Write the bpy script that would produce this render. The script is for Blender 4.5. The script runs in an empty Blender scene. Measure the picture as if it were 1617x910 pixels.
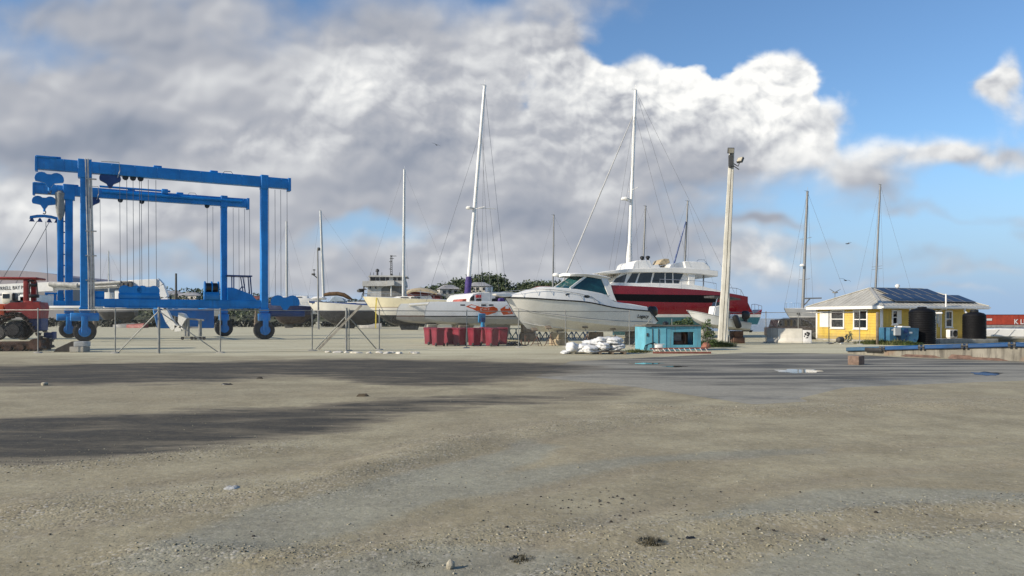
import bpy, bmesh, math, random
import numpy as np
from mathutils import Vector, Matrix, Euler
from mathutils.bvhtree import BVHTree

random.seed(7)
RNG = np.random.default_rng(11)
SC = bpy.context.scene
COL = SC.collection
R = math.radians

# ------------------------------------------------------------------ camera, sun, sky, exposure
FPX, CX, HZ, CAMH = 1200.0, 808.5, 503.0, 1.6          # focal length in photo pixels, optical column, horizon row, eye height
cam_d = bpy.data.cameras.new('camera')
cam = bpy.data.objects.new('camera', cam_d)
COL.objects.link(cam)
cam.location = (0, 0, CAMH)
cam.rotation_euler = (R(90), 0, 0)
cam_d.sensor_width = 36.0
cam_d.lens = 36.0 * FPX / 1617.0
cam_d.shift_y = (HZ - 455.0) / 1617.0
cam_d.clip_start = 0.1
cam_d.clip_end = 60000
SC.camera = cam

SUN_AZ = R(245)      # compass-like: angle from +Y clockwise, towards the sun
SUN_EL = R(27)
sun_dir = Vector((math.sin(SUN_AZ) * math.cos(SUN_EL), math.cos(SUN_AZ) * math.cos(SUN_EL), math.sin(SUN_EL)))
sun_d = bpy.data.lights.new('sun', 'SUN')
sun_d.energy = 5.0
sun_d.angle = R(0.9)
sun_d.color = (1.0, 0.89, 0.73)
sun = bpy.data.objects.new('sun', sun_d)
COL.objects.link(sun)
sun.rotation_euler = sun_dir.to_track_quat('Z', 'Y').to_euler()
sun.location = (-60, -30, 60)

SC.view_settings.view_transform = 'Standard'
SC.view_settings.look = 'None'
SC.view_settings.exposure = 0.18
SC.view_settings.gamma = 1.0
SC.view_settings.use_curve_mapping = False


class NT:
    """small helper round a node tree"""
    def __init__(s, nt):
        s.nt = nt

    def n(s, t, **kw):
        nd = s.nt.nodes.new(t)
        for k, v in kw.items():
            setattr(nd, k, v)
        return nd

    def put(s, sock, v):
        if hasattr(v, 'is_output'):
            s.nt.links.new(v, sock)
        elif v is not None:
            if sock.type == 'RGBA' and len(v) == 3:
                v = (*v, 1)
            sock.default_value = v

    def math(s, op, a, b=None, c=None, clamp=False):
        nd = s.n('ShaderNodeMath', operation=op, use_clamp=clamp)
        for i, v in enumerate((a, b, c)):
            if v is not None:
                s.put(nd.inputs[i], v)
        return nd.outputs[0]

    def vec(s, op, a, b=None, c=None):
        nd = s.n('ShaderNodeVectorMath', operation=op)
        for i, v in enumerate((a, b, c)):
            if v is not None:
                s.put(nd.inputs[i], v)
        return nd.outputs['Value'] if op in ('DOT_PRODUCT', 'LENGTH', 'DISTANCE') else nd.outputs[0]

    def mix(s, f, a, b, blend='MIX'):
        nd = s.n('ShaderNodeMix', data_type='RGBA', blend_type=blend)
        s.put(nd.inputs[0], f)
        s.put(nd.inputs[6], a)
        s.put(nd.inputs[7], b)
        return nd.outputs[2]

    def ramp(s, f, stops, interp='LINEAR'):
        nd = s.n('ShaderNodeValToRGB')
        cr = nd.color_ramp
        cr.interpolation = interp
        while len(cr.elements) < len(stops):
            cr.elements.new(0.5)
        for e, (p, c) in zip(cr.elements, stops):
            e.position = p
            e.color = (c, c, c, 1) if isinstance(c, (int, float)) else (*c, 1)
        s.put(nd.inputs[0], f)
        return nd.outputs[0]

    def rng(s, v, a, b, c=0.0, d=1.0, smooth=True):
        nd = s.n('ShaderNodeMapRange', interpolation_type='SMOOTHSTEP' if smooth else 'LINEAR')
        s.put(nd.inputs[0], v)
        for i, x in enumerate((a, b, c, d)):
            s.put(nd.inputs[1 + i], x)
        return nd.outputs[0]

    def noise(s, vec, scale, detail=4, rough=0.55, dist=0.0, col=False, dim='3D'):
        nd = s.n('ShaderNodeTexNoise', noise_dimensions=dim)
        if vec is not None:
            s.put(nd.inputs['Vector'], vec)
        nd.inputs['Scale'].default_value = scale
        nd.inputs['Detail'].default_value = detail
        nd.inputs['Roughness'].default_value = rough
        nd.inputs['Distortion'].default_value = dist
        return nd.outputs[1 if col else 0]

    def voro(s, vec, scale, detail=0, feature='F1', smooth=None, out=0, dim='3D'):
        nd = s.n('ShaderNodeTexVoronoi', feature=feature, voronoi_dimensions=dim)
        if vec is not None:
            s.put(nd.inputs['Vector'], vec)
        nd.inputs['Scale'].default_value = scale
        nd.inputs['Detail'].default_value = detail
        if smooth is not None:
            nd.inputs['Smoothness'].default_value = smooth
        return nd.outputs[out]


def build_world():
    w = bpy.data.worlds.new('World')
    SC.world = w
    w.use_nodes = True
    w.node_tree.nodes.clear()
    T = NT(w.node_tree)
    out = T.n('ShaderNodeOutputWorld')
    bg = T.n('ShaderNodeBackground')
    T.nt.links.new(bg.outputs[0], out.inputs[0])
    sky = T.n('ShaderNodeTexSky', sky_type='NISHITA')
    sky.sun_disc = False
    sky.sun_elevation = SUN_EL
    sky.sun_rotation = SUN_AZ
    sky.air_density = 1.0
    sky.dust_density = 0.35
    sky.ozone_density = 2.5
    STR = 0.13
    # direction -> plane coordinates (tangents), in units where 1.0 = 1000 photo pixels from the horizon straight ahead
    tc = T.n('ShaderNodeTexCoord').outputs['Generated']
    sx = T.n('ShaderNodeSeparateXYZ')
    T.put(sx.inputs[0], tc)
    ay = T.math('MAXIMUM', T.math('ABSOLUTE', sx.outputs[1]), 0.12)
    u = T.math('MULTIPLY', T.math('DIVIDE', sx.outputs[0], ay), 1.2)
    v = T.math('MULTIPLY', T.math('DIVIDE', T.math('MAXIMUM', sx.outputs[2], 0.0), ay), 1.2)
    cb = T.n('ShaderNodeCombineXYZ')
    T.put(cb.inputs[0], u)
    T.put(cb.inputs[1], v)
    P = cb.outputs[0]
    # gentle domain warp so that no blob keeps an elliptical outline
    wn = T.noise(P, 4.5, 3, 0.55, col=True, dim='2D')
    P1 = T.vec('ADD', P, T.vec('MULTIPLY', T.vec('SUBTRACT', wn, (0.5, 0.5, 0.5)), (0.20, 0.12, 0.0)))

    def field(vec, blobs, start):
        acc = start
        for (px, py, s1, s2, wt) in blobs:
            cx, cy, a, b = (px - CX) / 1000, (HZ - py) / 1000, 1000 / s1, 1000 / s2
            q = T.vec('MULTIPLY_ADD', vec, (a, b, 0), (-cx * a, -cy * b, 0))
            d = T.vec('DOT_PRODUCT', q, q)
            acc = T.math('MULTIPLY_ADD', T.math('POWER', 0.3679, d), wt, acc)
        return acc

    P2 = T.vec('ADD', P, T.vec('MULTIPLY', T.vec('SUBTRACT', T.noise(P, 9.0, 2, 0.5, col=True, dim='2D'), (0.5, 0.5, 0.5)), (0.035, 0.03, 0.0)))
    cover = field(P1, COVER, 0.0)
    lumb = field(P1, LUM, 0.0)

    puff = T.math('MINIMUM', field(P1, PUFF, 0.0), 1.0)      # where the clouds are crisp cumulus rather than soft layer

    def dens(vec):
        # layered detail: soft fBm, plus billows (folded noise) that round off into cauliflower heads
        vs = T.vec('MULTIPLY', vec, (1.0, 1.25, 1.0))
        n1 = T.math('SUBTRACT', T.noise(vs, 4.6, 8, 0.56, dim='2D'), 0.5)
        nl = T.math('SUBTRACT', T.noise(vs, 4.6, 3, 0.50, dim='2D'), 0.5)
        b = 0.0
        for sc_, am in ((8.5, 0.42), (19.0, 0.30), (41.0, 0.18), (88.0, 0.10)):
            d = T.voro(T.vec('ADD', vs, (sc_ * .37, sc_ * .11, 0)), sc_, 0, 'F1', dim='2D')
            b = T.math('MULTIPLY_ADD', T.math('MULTIPLY_ADD', T.math('MULTIPLY', d, d), -1.6, 0.42), am, b)
        b = T.math('MULTIPLY', b, puff)
        return n1, b, nl

    n0, b0, l0 = dens(P2)
    n1, b1, l1 = dens(T.vec('ADD', P2, (-0.006, 0.012, 0.0)))
    d0 = T.math('ADD', T.math('MULTIPLY', n0, 1.2), T.math('MULTIPLY', b0, 0.80))
    D = T.math('ADD', cover, T.math('MULTIPLY', d0, 0.74))
    soft = T.math('MULTIPLY_ADD', puff, -0.34, 0.46)
    alpha = T.rng(D, T.math('SUBTRACT', 0.45, T.math('MULTIPLY', soft, 0.55)), T.math('ADD', 0.47, soft))
    rel_b = T.math('SUBTRACT', b0, b1)
    rel_n = T.math('SUBTRACT', n0, n1)
    rel_l = T.math('SUBTRACT', l0, l1)
    lum = T.math('ADD', lumb, T.math('MULTIPLY', rel_b, 0.66))
    lum = T.math('ADD', lum, T.math('MULTIPLY', rel_n, T.math('MULTIPLY_ADD', puff, 1.5, 0.05)))
    lum = T.math('ADD', lum, T.math('MULTIPLY', rel_l, 1.15))
    lum = T.math('ADD', lum, T.math('MULTIPLY', T.math('MULTIPLY_ADD', T.math('SUBTRACT', n0, l0), T.math('MULTIPLY_ADD', puff, 0.9, 0.25), l0), T.math('MULTIPLY_ADD', puff, 0.25, 0.40)))
    lum = T.math('ADD', lum, T.math('MULTIPLY', b0, 0.20))
    # thin edges let more light through
    lum = T.math('ADD', lum, T.math('MULTIPLY', T.rng(D, 0.40, 1.0, 1.0, 0.0), T.math('MULTIPLY_ADD', puff, 0.22, 0.05)))
    lum = T.math('ADD', lum, 0.475, clamp=True)
    cloud = T.ramp(lum, [(0.0, (0.19, 0.23, 0.30)), (0.25, (0.275, 0.305, 0.37)), (0.5, (0.42, 0.435, 0.475)),
                         (0.75, (0.66, 0.67, 0.68)), (1.0, (0.90, 0.895, 0.87))])
    blue = T.vec('SCALE', sky.outputs[0])
    blue.node.inputs['Scale'].default_value = STR
    # pale blue sea haze low over the horizon
    hz = T.rng(v, 0.0, 0.30, 1.0, 0.0)
    # clouds fade into the low haze near the horizon
    low = T.rng(v, 0.0, 0.06, 0.25, 1.0)
    al = T.math('MULTIPLY', alpha, low)
    colr = T.mix(al, T.mix(hz, T.mix(1.0, blue, TINT, 'MULTIPLY'), HAZE), cloud)
    # the world under the horizon is plain, dim ground colour
    T.put(bg.inputs[0], colr)
    bg.inputs[1].default_value = 1.0
    w.cycles.sampling_method = 'MANUAL'
    w.cycles.sample_map_resolution = 512


TINT = (0.76, 0.91, 1.03)
HAZE = (0.315, 0.45, 0.64)
COVER = [(180, 130, 340, 110, 0.72), (470, 190, 330, 150, 0.66), (690, 90, 190, 120, 0.42), (110, 95, 80, 42, -0.42), (20, 60, 60, 60, -0.2), (640, 215, 40, 30, -0.15), (700, 20, 60, 40, -0.15), (150, 15, 420, 60, 0.46),
         (330, 240, 60, 14, -0.2), (868, 80, 60, 55, 0.68), (985, 105, 52, 58, 0.72), (1075, 180, 165, 82, 0.85), (1247, 122, 50, 60, 0.72),
         (930, 60, 40, 30, -0.3), (1140, 95, 50, 20, -0.25), (1195, 220, 150, 85, 0.75), (1325, 218, 66, 62, 0.62), (900, 270, 270, 110, 0.72), (640, 310, 260, 70, 0.50),
         (615, 366, 105, 24, -0.60), (1608, 128, 44, 52, 0.95), (1500, 258, 100, 28, 0.62), (1592, 235, 60, 24, 0.55), (1395, 305, 60, 34, 0.60), (1560, 345, 80, 16, 0.42),
         (1612, 375, 60, 22, 0.60), (1010, 375, 190, 62, 0.60), (1195, 412, 80, 32, 0.62), (1215, 357, 70, 9, 0.50), (750, 405, 130, 46, 0.62), (1480, 440, 110, 12, 0.32),
         (1375, 240, 26, 26, -0.3), (80, 350, 250, 65, 0.72), (310, 375, 180, 50, 0.62), (440, 425, 170, 30, 0.52), (250, 450, 300, 20, 0.42), (600, 430, 120, 26, 0.42), (940, 5, 130, 24, 0.40), (60, 425, 160, 34, 0.55),
         (200, 250, 330, 70, 0.42), (180, 412, 120, 12, -0.2), (30, 180, 200, 120, 0.28), (450, 340, 200, 40, 0.32), (880, 400, 180, 40, 0.32), (640, 30, 220, 55, 0.25),
         (1320, 440, 120, 20, 0.35), (900, 452, 260, 26, 0.45), (1270, 470, 140, 14, 0.36), (1450, 405, 130, 16, 0.50), (1320, 385, 80, 10, 0.42), (1560, 425, 100, 14, 0.46), (1430, 345, 90, 12, 0.40), (1500, 465, 160, 10, 0.40)]
LUM = [(1080, 120, 230, 55, 0.40), (1250, 160, 110, 70, 0.34), (860, 85, 80, 50, 0.12), (600, 110, 80, 45, 0.26), (530, 150, 70, 45, 0.18),
       (1290, 260, 120, 45, 0.16), (150, 325, 180, 45, 0.20), (1500, 245, 110, 26, 0.22), (1600, 110, 50, 45, 0.26), (100, 228, 340, 30, -0.22), (110, 120, 200, 60, -0.07), (900, 290, 250, 50, 0.08),
       (690, 170, 50, 70, -0.16), (640, 240, 70, 26, -0.12), (760, 335, 330, 45, -0.15), (90, 25, 330, 55, -0.18), (300, 130, 170, 60, 0.10), (1010, 365, 150, 40, -0.12),
       (1190, 402, 60, 26, 0.28), (1215, 357, 70, 10, -0.16), (860, 210, 150, 70, 0.16), (1100, 310, 200, 30, -0.06), (440, 240, 120, 26, 0.14), (230, 375, 160, 26, 0.12),
       (1395, 322, 60, 22, -0.12), (1450, 408, 150, 24, -0.06), (1560, 350, 90, 20, -0.04), (480, 60, 90, 50, 0.08), (375, 35, 60, 25, 0.16), (330, 300, 120, 30, 0.12), (740, 390, 90, 30, 0.10), (620, 20, 200, 30, -0.06)]
PUFF = [(1080, 150, 260, 95, 1.0), (1240, 180, 120, 100, 0.7), (880, 110, 110, 70, 0.5), (590, 130, 120, 80, 0.55), (820, 240, 200, 80, 0.30), (1500, 255, 120, 45, 0.40),
        (1605, 130, 60, 60, 0.6), (1190, 410, 80, 30, 0.6), (440, 240, 160, 40, 0.35), (150, 335, 200, 40, 0.3), (740, 395, 120, 40, 0.35)]
build_world()

# ------------------------------------------------------------------ mesh helpers
def W(px, py, Y):
    """the point at distance Y that the photo shows at pixel (px, py)"""
    return Vector(((px - CX) / FPX * Y, Y, CAMH - (py - HZ) / FPX * Y))


def G(px, py):
    """the ground point the photo shows at pixel (px, py)"""
    Y = CAMH * FPX / (py - HZ)
    return Vector(((px - CX) / FPX * Y, Y, 0))


class MB:
    """collects geometry and links it as ONE mesh object"""
    def __init__(s):
        s.v, s.f, s.sm, s.mi = [], [], [], []

    def add(s, vs, fs, smooth=False, mi=0):
        o = len(s.v)
        s.v.extend([tuple(x) for x in vs])
        for f in fs:
            s.f.append([i + o for i in f])
            s.sm.append(smooth)
            s.mi.append(mi)
        return s

    def box(s, c, size, rot=None, mi=0):
        hx, hy, hz = size[0] / 2, size[1] / 2, size[2] / 2
        vs = [Vector((x, y, z)) for z in (-hz, hz) for y in (-hy, hy) for x in (-hx, hx)]
        if rot is not None:
            m = rot if isinstance(rot, Matrix) else Euler(rot).to_matrix()
            vs = [m @ v for v in vs]
        c = Vector(c)
        return s.add([v + c for v in vs], [(0, 2, 3, 1), (4, 5, 7, 6), (0, 1, 5, 4), (2, 6, 7, 3), (0, 4, 6, 2), (1, 3, 7, 5)], mi=mi)

    def bbox(s, a, b, ch=0.0, mi=0):
        """box between two corners, with an optional chamfer on its vertical and top edges"""
        a, b = [min(p, q) for p, q in zip(a, b)], [max(p, q) for p, q in zip(a, b)]
        if ch <= 0:
            return s.box([(p + q) / 2 for p, q in zip(a, b)], [q - p for p, q in zip(a, b)], mi=mi)
        def ring(z, e):
            x0, y0, x1, y1 = a[0] + e, a[1] + e, b[0] - e, b[1] - e
            return [(x0 + ch, y0, z), (x1 - ch, y0, z), (x1, y0 + ch, z), (x1, y1 - ch, z), (x1 - ch, y1, z), (x0 + ch, y1, z), (x0, y1 - ch, z), (x0, y0 + ch, z)]
        return s.loft([ring(a[2], ch * .6), ring(a[2] + ch, 0), ring(b[2] - ch, 0), ring(b[2], ch * .6)], cap=True, mi=mi)

    def beam(s, p, q, w, h, up=(0, 0, 1), w2=None, h2=None, mi=0):
        p, q = Vector(p), Vector(q)
        d = (q - p).normalized()
        upv = Vector(up)
        if abs(d.dot(upv)) > 0.98:
            upv = Vector((1, 0, 0))
        x = d.cross(upv).normalized()
        y = x.cross(d).normalized()
        w2, h2 = w2 or w, h2 or h
        r0 = [p + x * a * w / 2 + y * b * h / 2 for a, b in ((-1, -1), (1, -1), (1, 1), (-1, 1))]
        r1 = [q + x * a * w2 / 2 + y * b * h2 / 2 for a, b in ((-1, -1), (1, -1), (1, 1), (-1, 1))]
        return s.loft([r0, r1], cap=True, mi=mi)

    def tube(s, p, q, r, r2=None, n=8, cap=True, smooth=True, mi=0):
        p, q = Vector(p), Vector(q)
        d = (q - p).normalized()
        x = d.orthogonal().normalized()
        y = d.cross(x)
        r2 = r if r2 is None else r2
        a = [p + (x * math.cos(t) + y * math.sin(t)) * r for t in [2 * math.pi * i / n for i in range(n)]]
        b = [q + (x * math.cos(t) + y * math.sin(t)) * r2 for t in [2 * math.pi * i / n for i in range(n)]]
        return s.loft([a, b], cap=cap, smooth=smooth, mi=mi)

    def path(s, pts, r, n=6, closed=False, mi=0):
        pts = [Vector(p) for p in pts]
        rings = []
        N = len(pts)
        prev = None
        for i, p in enumerate(pts):
            a = pts[i - 1] if (i or closed) else p
            b = pts[(i + 1) % N] if (i < N - 1 or closed) else p
            d = (b - a).normalized()
            if prev is None:
                x = d.orthogonal().normalized()
            else:
                x = (prev - d * prev.dot(d))
                x = x.normalized() if x.length > 1e-5 else d.orthogonal().normalized()
            prev = x
            y = d.cross(x)
            rr = r[i] if isinstance(r, (list, tuple)) else r
            rings.append([p + (x * math.cos(t) + y * math.sin(t)) * rr for t in [2 * math.pi * k / n for k in range(n)]])
        if closed:
            rings.append(rings[0])
        return s.loft(rings, cap=not closed, smooth=True, mi=mi)

    def loft(s, rings, cap=False, smooth=False, closed=True, mi=0):
        n = len(rings[0])
        vs, fs = [], []
        for r in rings:
            vs.extend(r)
        for i in range(len(rings) - 1):
            for j in range(n if closed else n - 1):
                k = (j + 1) % n
                fs.append((i * n + j, i * n + k, (i + 1) * n + k, (i + 1) * n + j))
        if cap:
            fs.append(tuple(reversed(range(n))))
            fs.append(tuple((len(rings) - 1) * n + j for j in range(n)))
        return s.add(vs, fs, smooth, mi)

    def lathe(s, prof, c=(0, 0, 0), axis=(0, 0, 1), n=20, smooth=True, mi=0):
        """profile of (radius, height) pairs turned round an axis"""
        ax = Vector(axis).normalized()
        x = ax.orthogonal().normalized()
        y = ax.cross(x)
        c = Vector(c)
        rings = [[c + ax * h + (x * math.cos(t) + y * math.sin(t)) * max(r, 1e-4) for t in [2 * math.pi * i / n for i in range(n)]] for r, h in prof]
        return s.loft(rings, cap=True, smooth=smooth, mi=mi)

    def prism(s, poly, o, ux, uy, th, mi=0):
        """2-D outline extruded both ways along the normal of the plane (ux, uy)"""
        o, ux, uy = Vector(o), Vector(ux), Vector(uy)
        nn = ux.cross(uy).normalized() * th / 2
        a = [o + ux * p[0] + uy * p[1] - nn for p in poly]
        b = [o + ux * p[0] + uy * p[1] + nn for p in poly]
        return s.loft([a, b], cap=True, mi=mi)

    def quad(s, a, b, c, d, mi=0):
        return s.add([a, b, c, d], [(0, 1, 2, 3)], mi=mi)

    def build(s, name, mat, parent=None, sharp=40, bevel=0.0, fix=True):
        me = bpy.data.meshes.new(name)
        me.from_pydata(s.v, [], s.f)
        for m in (mat if isinstance(mat, (list, tuple)) else [mat]):
            me.materials.append(m)
        me.polygons.foreach_set('use_smooth', s.sm)
        me.polygons.foreach_set('material_index', s.mi)
        if fix:
            bm = bmesh.new()
            bm.from_mesh(me)
            bmesh.ops.recalc_face_normals(bm, faces=bm.faces)
            bm.to_mesh(me)
            bm.free()
        me.set_sharp_from_angle(angle=R(sharp))
        me.update()
        ob = bpy.data.objects.new(name, me)
        COL.objects.link(ob)
        if parent is not None:
            ob.parent = parent
        if bevel > 0:
            md = ob.modifiers.new('bevel', 'BEVEL')
            md.width = bevel
            md.segments = 2
            md.limit_method = 'ANGLE'
        return ob


def tag(o, label=None, cat=None, group=None, kind=None):
    for k, v in (('label', label), ('category', cat), ('group', group), ('kind', kind)):
        if v:
            o[k] = v
    return o


def thing(name, label, cat, loc=(0, 0, 0), rz=0.0, group=None):
    o = bpy.data.objects.new(name, None)
    o.empty_display_size = 0.2
    COL.objects.link(o)
    o.location = loc
    o.rotation_euler = (0, 0, rz)
    return tag(o, label, cat, group)


def loc(root, p):
    """a world point in the coordinates of a thing"""
    return root.matrix_basis.inverted() @ Vector(p)


def copy_tree(o, parent=None):
    c = o.copy()
    COL.objects.link(c)
    if parent is not None:
        c.parent = parent
    for ch in KIDS(o):
        copy_tree(ch, c)
    return c


def KIDS(o):
    return [x for x in COL.objects if x.parent == o]


def text_mesh(s, name, size, mat, parent, origin, ux, uy, depth=0.004, shear=0.0, bold=0.0, align='LEFT'):
    """lettering as a thin solid mesh lying in the plane (ux, uy)"""
    cu = bpy.data.curves.new('lettering', 'FONT')
    cu.body = s
    cu.size = size
    cu.shear = shear
    cu.offset = bold
    cu.extrude = depth / 2
    cu.align_x = align
    cu.resolution_u = 3
    tmp = bpy.data.objects.new('lettering', cu)
    COL.objects.link(tmp)
    dg = bpy.context.evaluated_depsgraph_get()
    me = bpy.data.meshes.new_from_object(tmp.evaluated_get(dg))
    bpy.data.objects.remove(tmp)
    ux, uy = Vector(ux), Vector(uy).normalized()
    nz = ux.cross(uy).normalized()
    m = Matrix((ux, uy, nz)).transposed().to_4x4()
    m.translation = Vector(origin)
    me.transform(m)
    me.materials.clear()
    me.materials.append(mat)
    ob = bpy.data.objects.new(name, me)
    COL.objects.link(ob)
    ob.parent = parent
    return ob


def skin_patch(poly, host_bvh, axis_y, off=0.006, step=0.12):
    """outline in the (x, z) plane laid on a hull side: cut fine, then dropped on the surface along y"""
    bm = bmesh.new()
    f = bm.faces.new([bm.verts.new((x, 0, z)) for x, z in poly])
    xs = [p[0] for p in poly]
    zs = [p[1] for p in poly]
    for lo, hi, ax in ((min(xs), max(xs), 0), (min(zs), max(zs), 2)):
        n = max(1, int((hi - lo) / step))
        for i in range(1, n):
            co, no = [0, 0, 0], [0, 0, 0]
            co[ax] = lo + (hi - lo) * i / n
            no[ax] = 1
            bmesh.ops.bisect_plane(bm, geom=bm.verts[:] + bm.edges[:] + bm.faces[:], plane_co=co, plane_no=no, dist=1e-6)
    bad = []
    for v in bm.verts:
        hit = host_bvh.ray_cast(Vector((v.co.x, axis_y * 30, v.co.z)), Vector((0, -axis_y, 0)))
        if hit[0] is None:
            bad.append(v)
        else:
            v.co = hit[0] + Vector((0, axis_y * off, 0))
    bmesh.ops.delete(bm, geom=bad, context='VERTS')
    bm.verts.index_update()
    mb = MB()
    mb.add([v.co.copy() for v in bm.verts], [[v.index for v in fc.verts] for fc in bm.faces], smooth=True)
    bm.free()
    return mb


class Frame:
    """a thing's own axes (x along, y across, away from the camera), addressed by photo pixels at a chosen y"""
    def __init__(s, root):
        s.r = root
        a = root.rotation_euler.z
        s.d = (math.cos(a), math.sin(a))
        s.n = (-math.sin(a), math.cos(a))
        s.o = root.location

    def at(s, px, py, y=0.0):
        k = (px - CX) / FPX
        x = (k * (s.o.y + y * s.n[1]) - s.o.x - y * s.n[0]) / (s.d[0] - k * s.d[1])
        Y = s.o.y + x * s.d[1] + y * s.n[1]
        return Vector((x, y, CAMH - (py - HZ) / FPX * Y - s.o.z))

    def sil(s, mb, poly, y0, y1, y2=None, mi=0):
        """silhouette given in pixels on the plane y0, carried straight across to y1"""
        a = [s.at(px, py, y0) for px, py in poly]
        return mb.loft([a, [Vector((p.x, y1, p.z)) for p in a]], cap=True, mi=mi)


def bvh_of(ob):
    bm = bmesh.new()
    bm.from_mesh(ob.data)
    t = BVHTree.FromBMesh(bm)
    bm.free()
    return t


# ------------------------------------------------------------------ materials
MATS = {}


def new_mat(name):
    m = bpy.data.materials.new(name)
    m.use_nodes = True
    m.node_tree.nodes.clear()
    T = NT(m.node_tree)
    out = T.n('ShaderNodeOutputMaterial')
    b = T.n('ShaderNodeBsdfPrincipled')
    T.nt.links.new(b.outputs[0], out.inputs[0])
    return m, T, b, out


def hexlin(r, g, b):
    f = lambda c: (c / 255 / 12.92) if c <= 10 else ((c / 255 + 0.055) / 1.055) ** 2.4
    return (f(r), f(g), f(b))


def paint(name, col, rough=0.45, var=0.12, scale=2.0, metal=0.0, streak=0.0, streakcol=(0.10, 0.07, 0.05), spots=0.0, spotcol=(0.09, 0.045, 0.025), bump=0.0, coat=0.0, bands=None, spec=0.5):
    """weathered paint: uneven tone, vertical run marks, rust or chip spots; bands = [(z, colour), ...] painted by height in object space"""
    if name in MATS:
        return MATS[name]
    m, T, b, out = new_mat(name)
    P = T.n('ShaderNodeTexCoord').outputs['Object']
    base = col
    if bands:
        sx = T.n('ShaderNodeSeparateXYZ')
        T.put(sx.inputs[0], P)
        base = bands[0][1]
        z = T.math('ADD', sx.outputs[2], T.math('MULTIPLY', T.math('SUBTRACT', T.noise(P, 1.2, 2), 0.5), 0.01))
        for zz, c in bands[1:]:
            base = T.mix(T.math('GREATER_THAN', z, zz), base, c)
    n = T.noise(P, scale, 6, 0.6)
    c = T.mix(T.rng(n, 0.3, 0.7), base, base)
    lo = T.mix(1.0, c, tuple([1 - var * 1.3] * 3), 'MULTIPLY')
    hi = T.mix(1.0, c, tuple([1 + var * 0.7] * 3), 'MULTIPLY')
    c = T.mix(T.rng(n, 0.32, 0.68), lo, hi)
    if streak > 0:
        sv = T.vec('MULTIPLY', P, (7.0, 7.0, 0.55))
        s1 = T.noise(sv, 1.0, 5, 0.65)
        c = T.mix(T.math('MULTIPLY', T.rng(s1, 0.52, 0.74), streak), c, streakcol)
    if spots > 0:
        s2 = T.noise(P, scale * 4.5, 7, 0.7)
        c = T.mix(T.rng(s2, 0.74 - spots * 0.28, 0.80 - spots * 0.26), c, spotcol)
    T.put(b.inputs['Base Color'], c)
    T.put(b.inputs['Roughness'], T.rng(T.noise(P, scale * 2.2, 4), 0.3, 0.7, max(0.02, rough - 0.1), min(1, rough + 0.12)))
    b.inputs['Metallic'].default_value = metal
    b.inputs['Specular IOR Level'].default_value = spec
    if coat:
        b.inputs['Coat Weight'].default_value = coat
        b.inputs['Coat Roughness'].default_value = 0.08
    if bump > 0:
        bp = T.n('ShaderNodeBump')
        bp.inputs['Strength'].default_value = bump
        bp.inputs['Distance'].default_value = 0.02
        T.put(bp.inputs['Height'], T.noise(P, scale * 7, 6, 0.65))
        T.nt.links.new(bp.outputs[0], b.inputs['Normal'])
    MATS[name] = m
    return m


def glassy(name, col, rough=0.06):
    """dark window glass that mirrors the sky"""
    if name in MATS:
        return MATS[name]
    m, T, b, out = new_mat(name)
    P = T.n('ShaderNodeTexCoord').outputs['Object']
    n = T.noise(P, 1.3, 3)
    T.put(b.inputs['Base Color'], T.mix(T.rng(n, 0.35, 0.65), tuple(x * 0.6 for x in col), tuple(x * 1.35 for x in col)))
    b.inputs['Roughness'].default_value = rough
    b.inputs['Specular IOR Level'].default_value = 0.6
    b.inputs['Coat Weight'].default_value = 0.3
    MATS[name] = m
    return m


def foliage(name, cols):
    if name in MATS:
        return MATS[name]
    m, T, b, out = new_mat(name)
    P = T.n('ShaderNodeTexCoord').outputs['Object']
    at = T.n('ShaderNodeAttribute', attribute_name='tone')
    n = T.noise(P, 0.35, 3)
    f = T.math('ADD', T.math('MULTIPLY', at.outputs['Fac'], 0.7), T.math('MULTIPLY', n, 0.3))
    T.put(b.inputs['Base Color'], T.ramp(f, [(0.15, cols[0]), (0.5, cols[1]), (0.85, cols[2])]))
    b.inputs['Roughness'].default_value = 0.6
    b.inputs['Subsurface Weight'].default_value = 0.0
    MATS[name] = m
    return m


WHITE = paint('white_gelcoat', (0.72, 0.71, 0.67), 0.28, 0.05, 1.2, streak=0.12, streakcol=(0.42, 0.38, 0.30), coat=0.2)
OFFWHITE = paint('cream_paint', (0.60, 0.57, 0.49), 0.45, 0.10, 1.5, streak=0.30, streakcol=(0.30, 0.24, 0.16), spots=0.12)
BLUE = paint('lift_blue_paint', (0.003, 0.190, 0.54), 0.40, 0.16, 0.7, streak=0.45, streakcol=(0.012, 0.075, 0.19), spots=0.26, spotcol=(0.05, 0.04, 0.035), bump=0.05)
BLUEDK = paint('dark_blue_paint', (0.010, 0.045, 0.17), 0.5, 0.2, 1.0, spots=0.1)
STEEL = paint('galvanised_steel', (0.27, 0.27, 0.255), 0.45, 0.15, 3.0, metal=0.5, spots=0.15, spotcol=(0.16, 0.10, 0.06))
ALU = paint('spar_aluminium', (0.50, 0.50, 0.48), 0.40, 0.08, 0.5, metal=0.4)
ALUDK = paint('grey_spar', (0.22, 0.22, 0.215), 0.45, 0.12, 0.5, metal=0.3)
WIRE = paint('rigging_wire', (0.17, 0.17, 0.175), 0.5, 0.1, 1.0)
CHROME = paint('stainless_rail', (0.52, 0.53, 0.54), 0.22, 0.05, 2.0, metal=0.9)
RUBBER = paint('tyre_rubber', (0.028, 0.027, 0.026), 0.75, 0.3, 4.0, spots=0.25, spotcol=(0.12, 0.105, 0.085), bump=0.3)
BLACK = paint('black_plastic', (0.012, 0.012, 0.013), 0.38, 0.2, 2.0)
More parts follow.
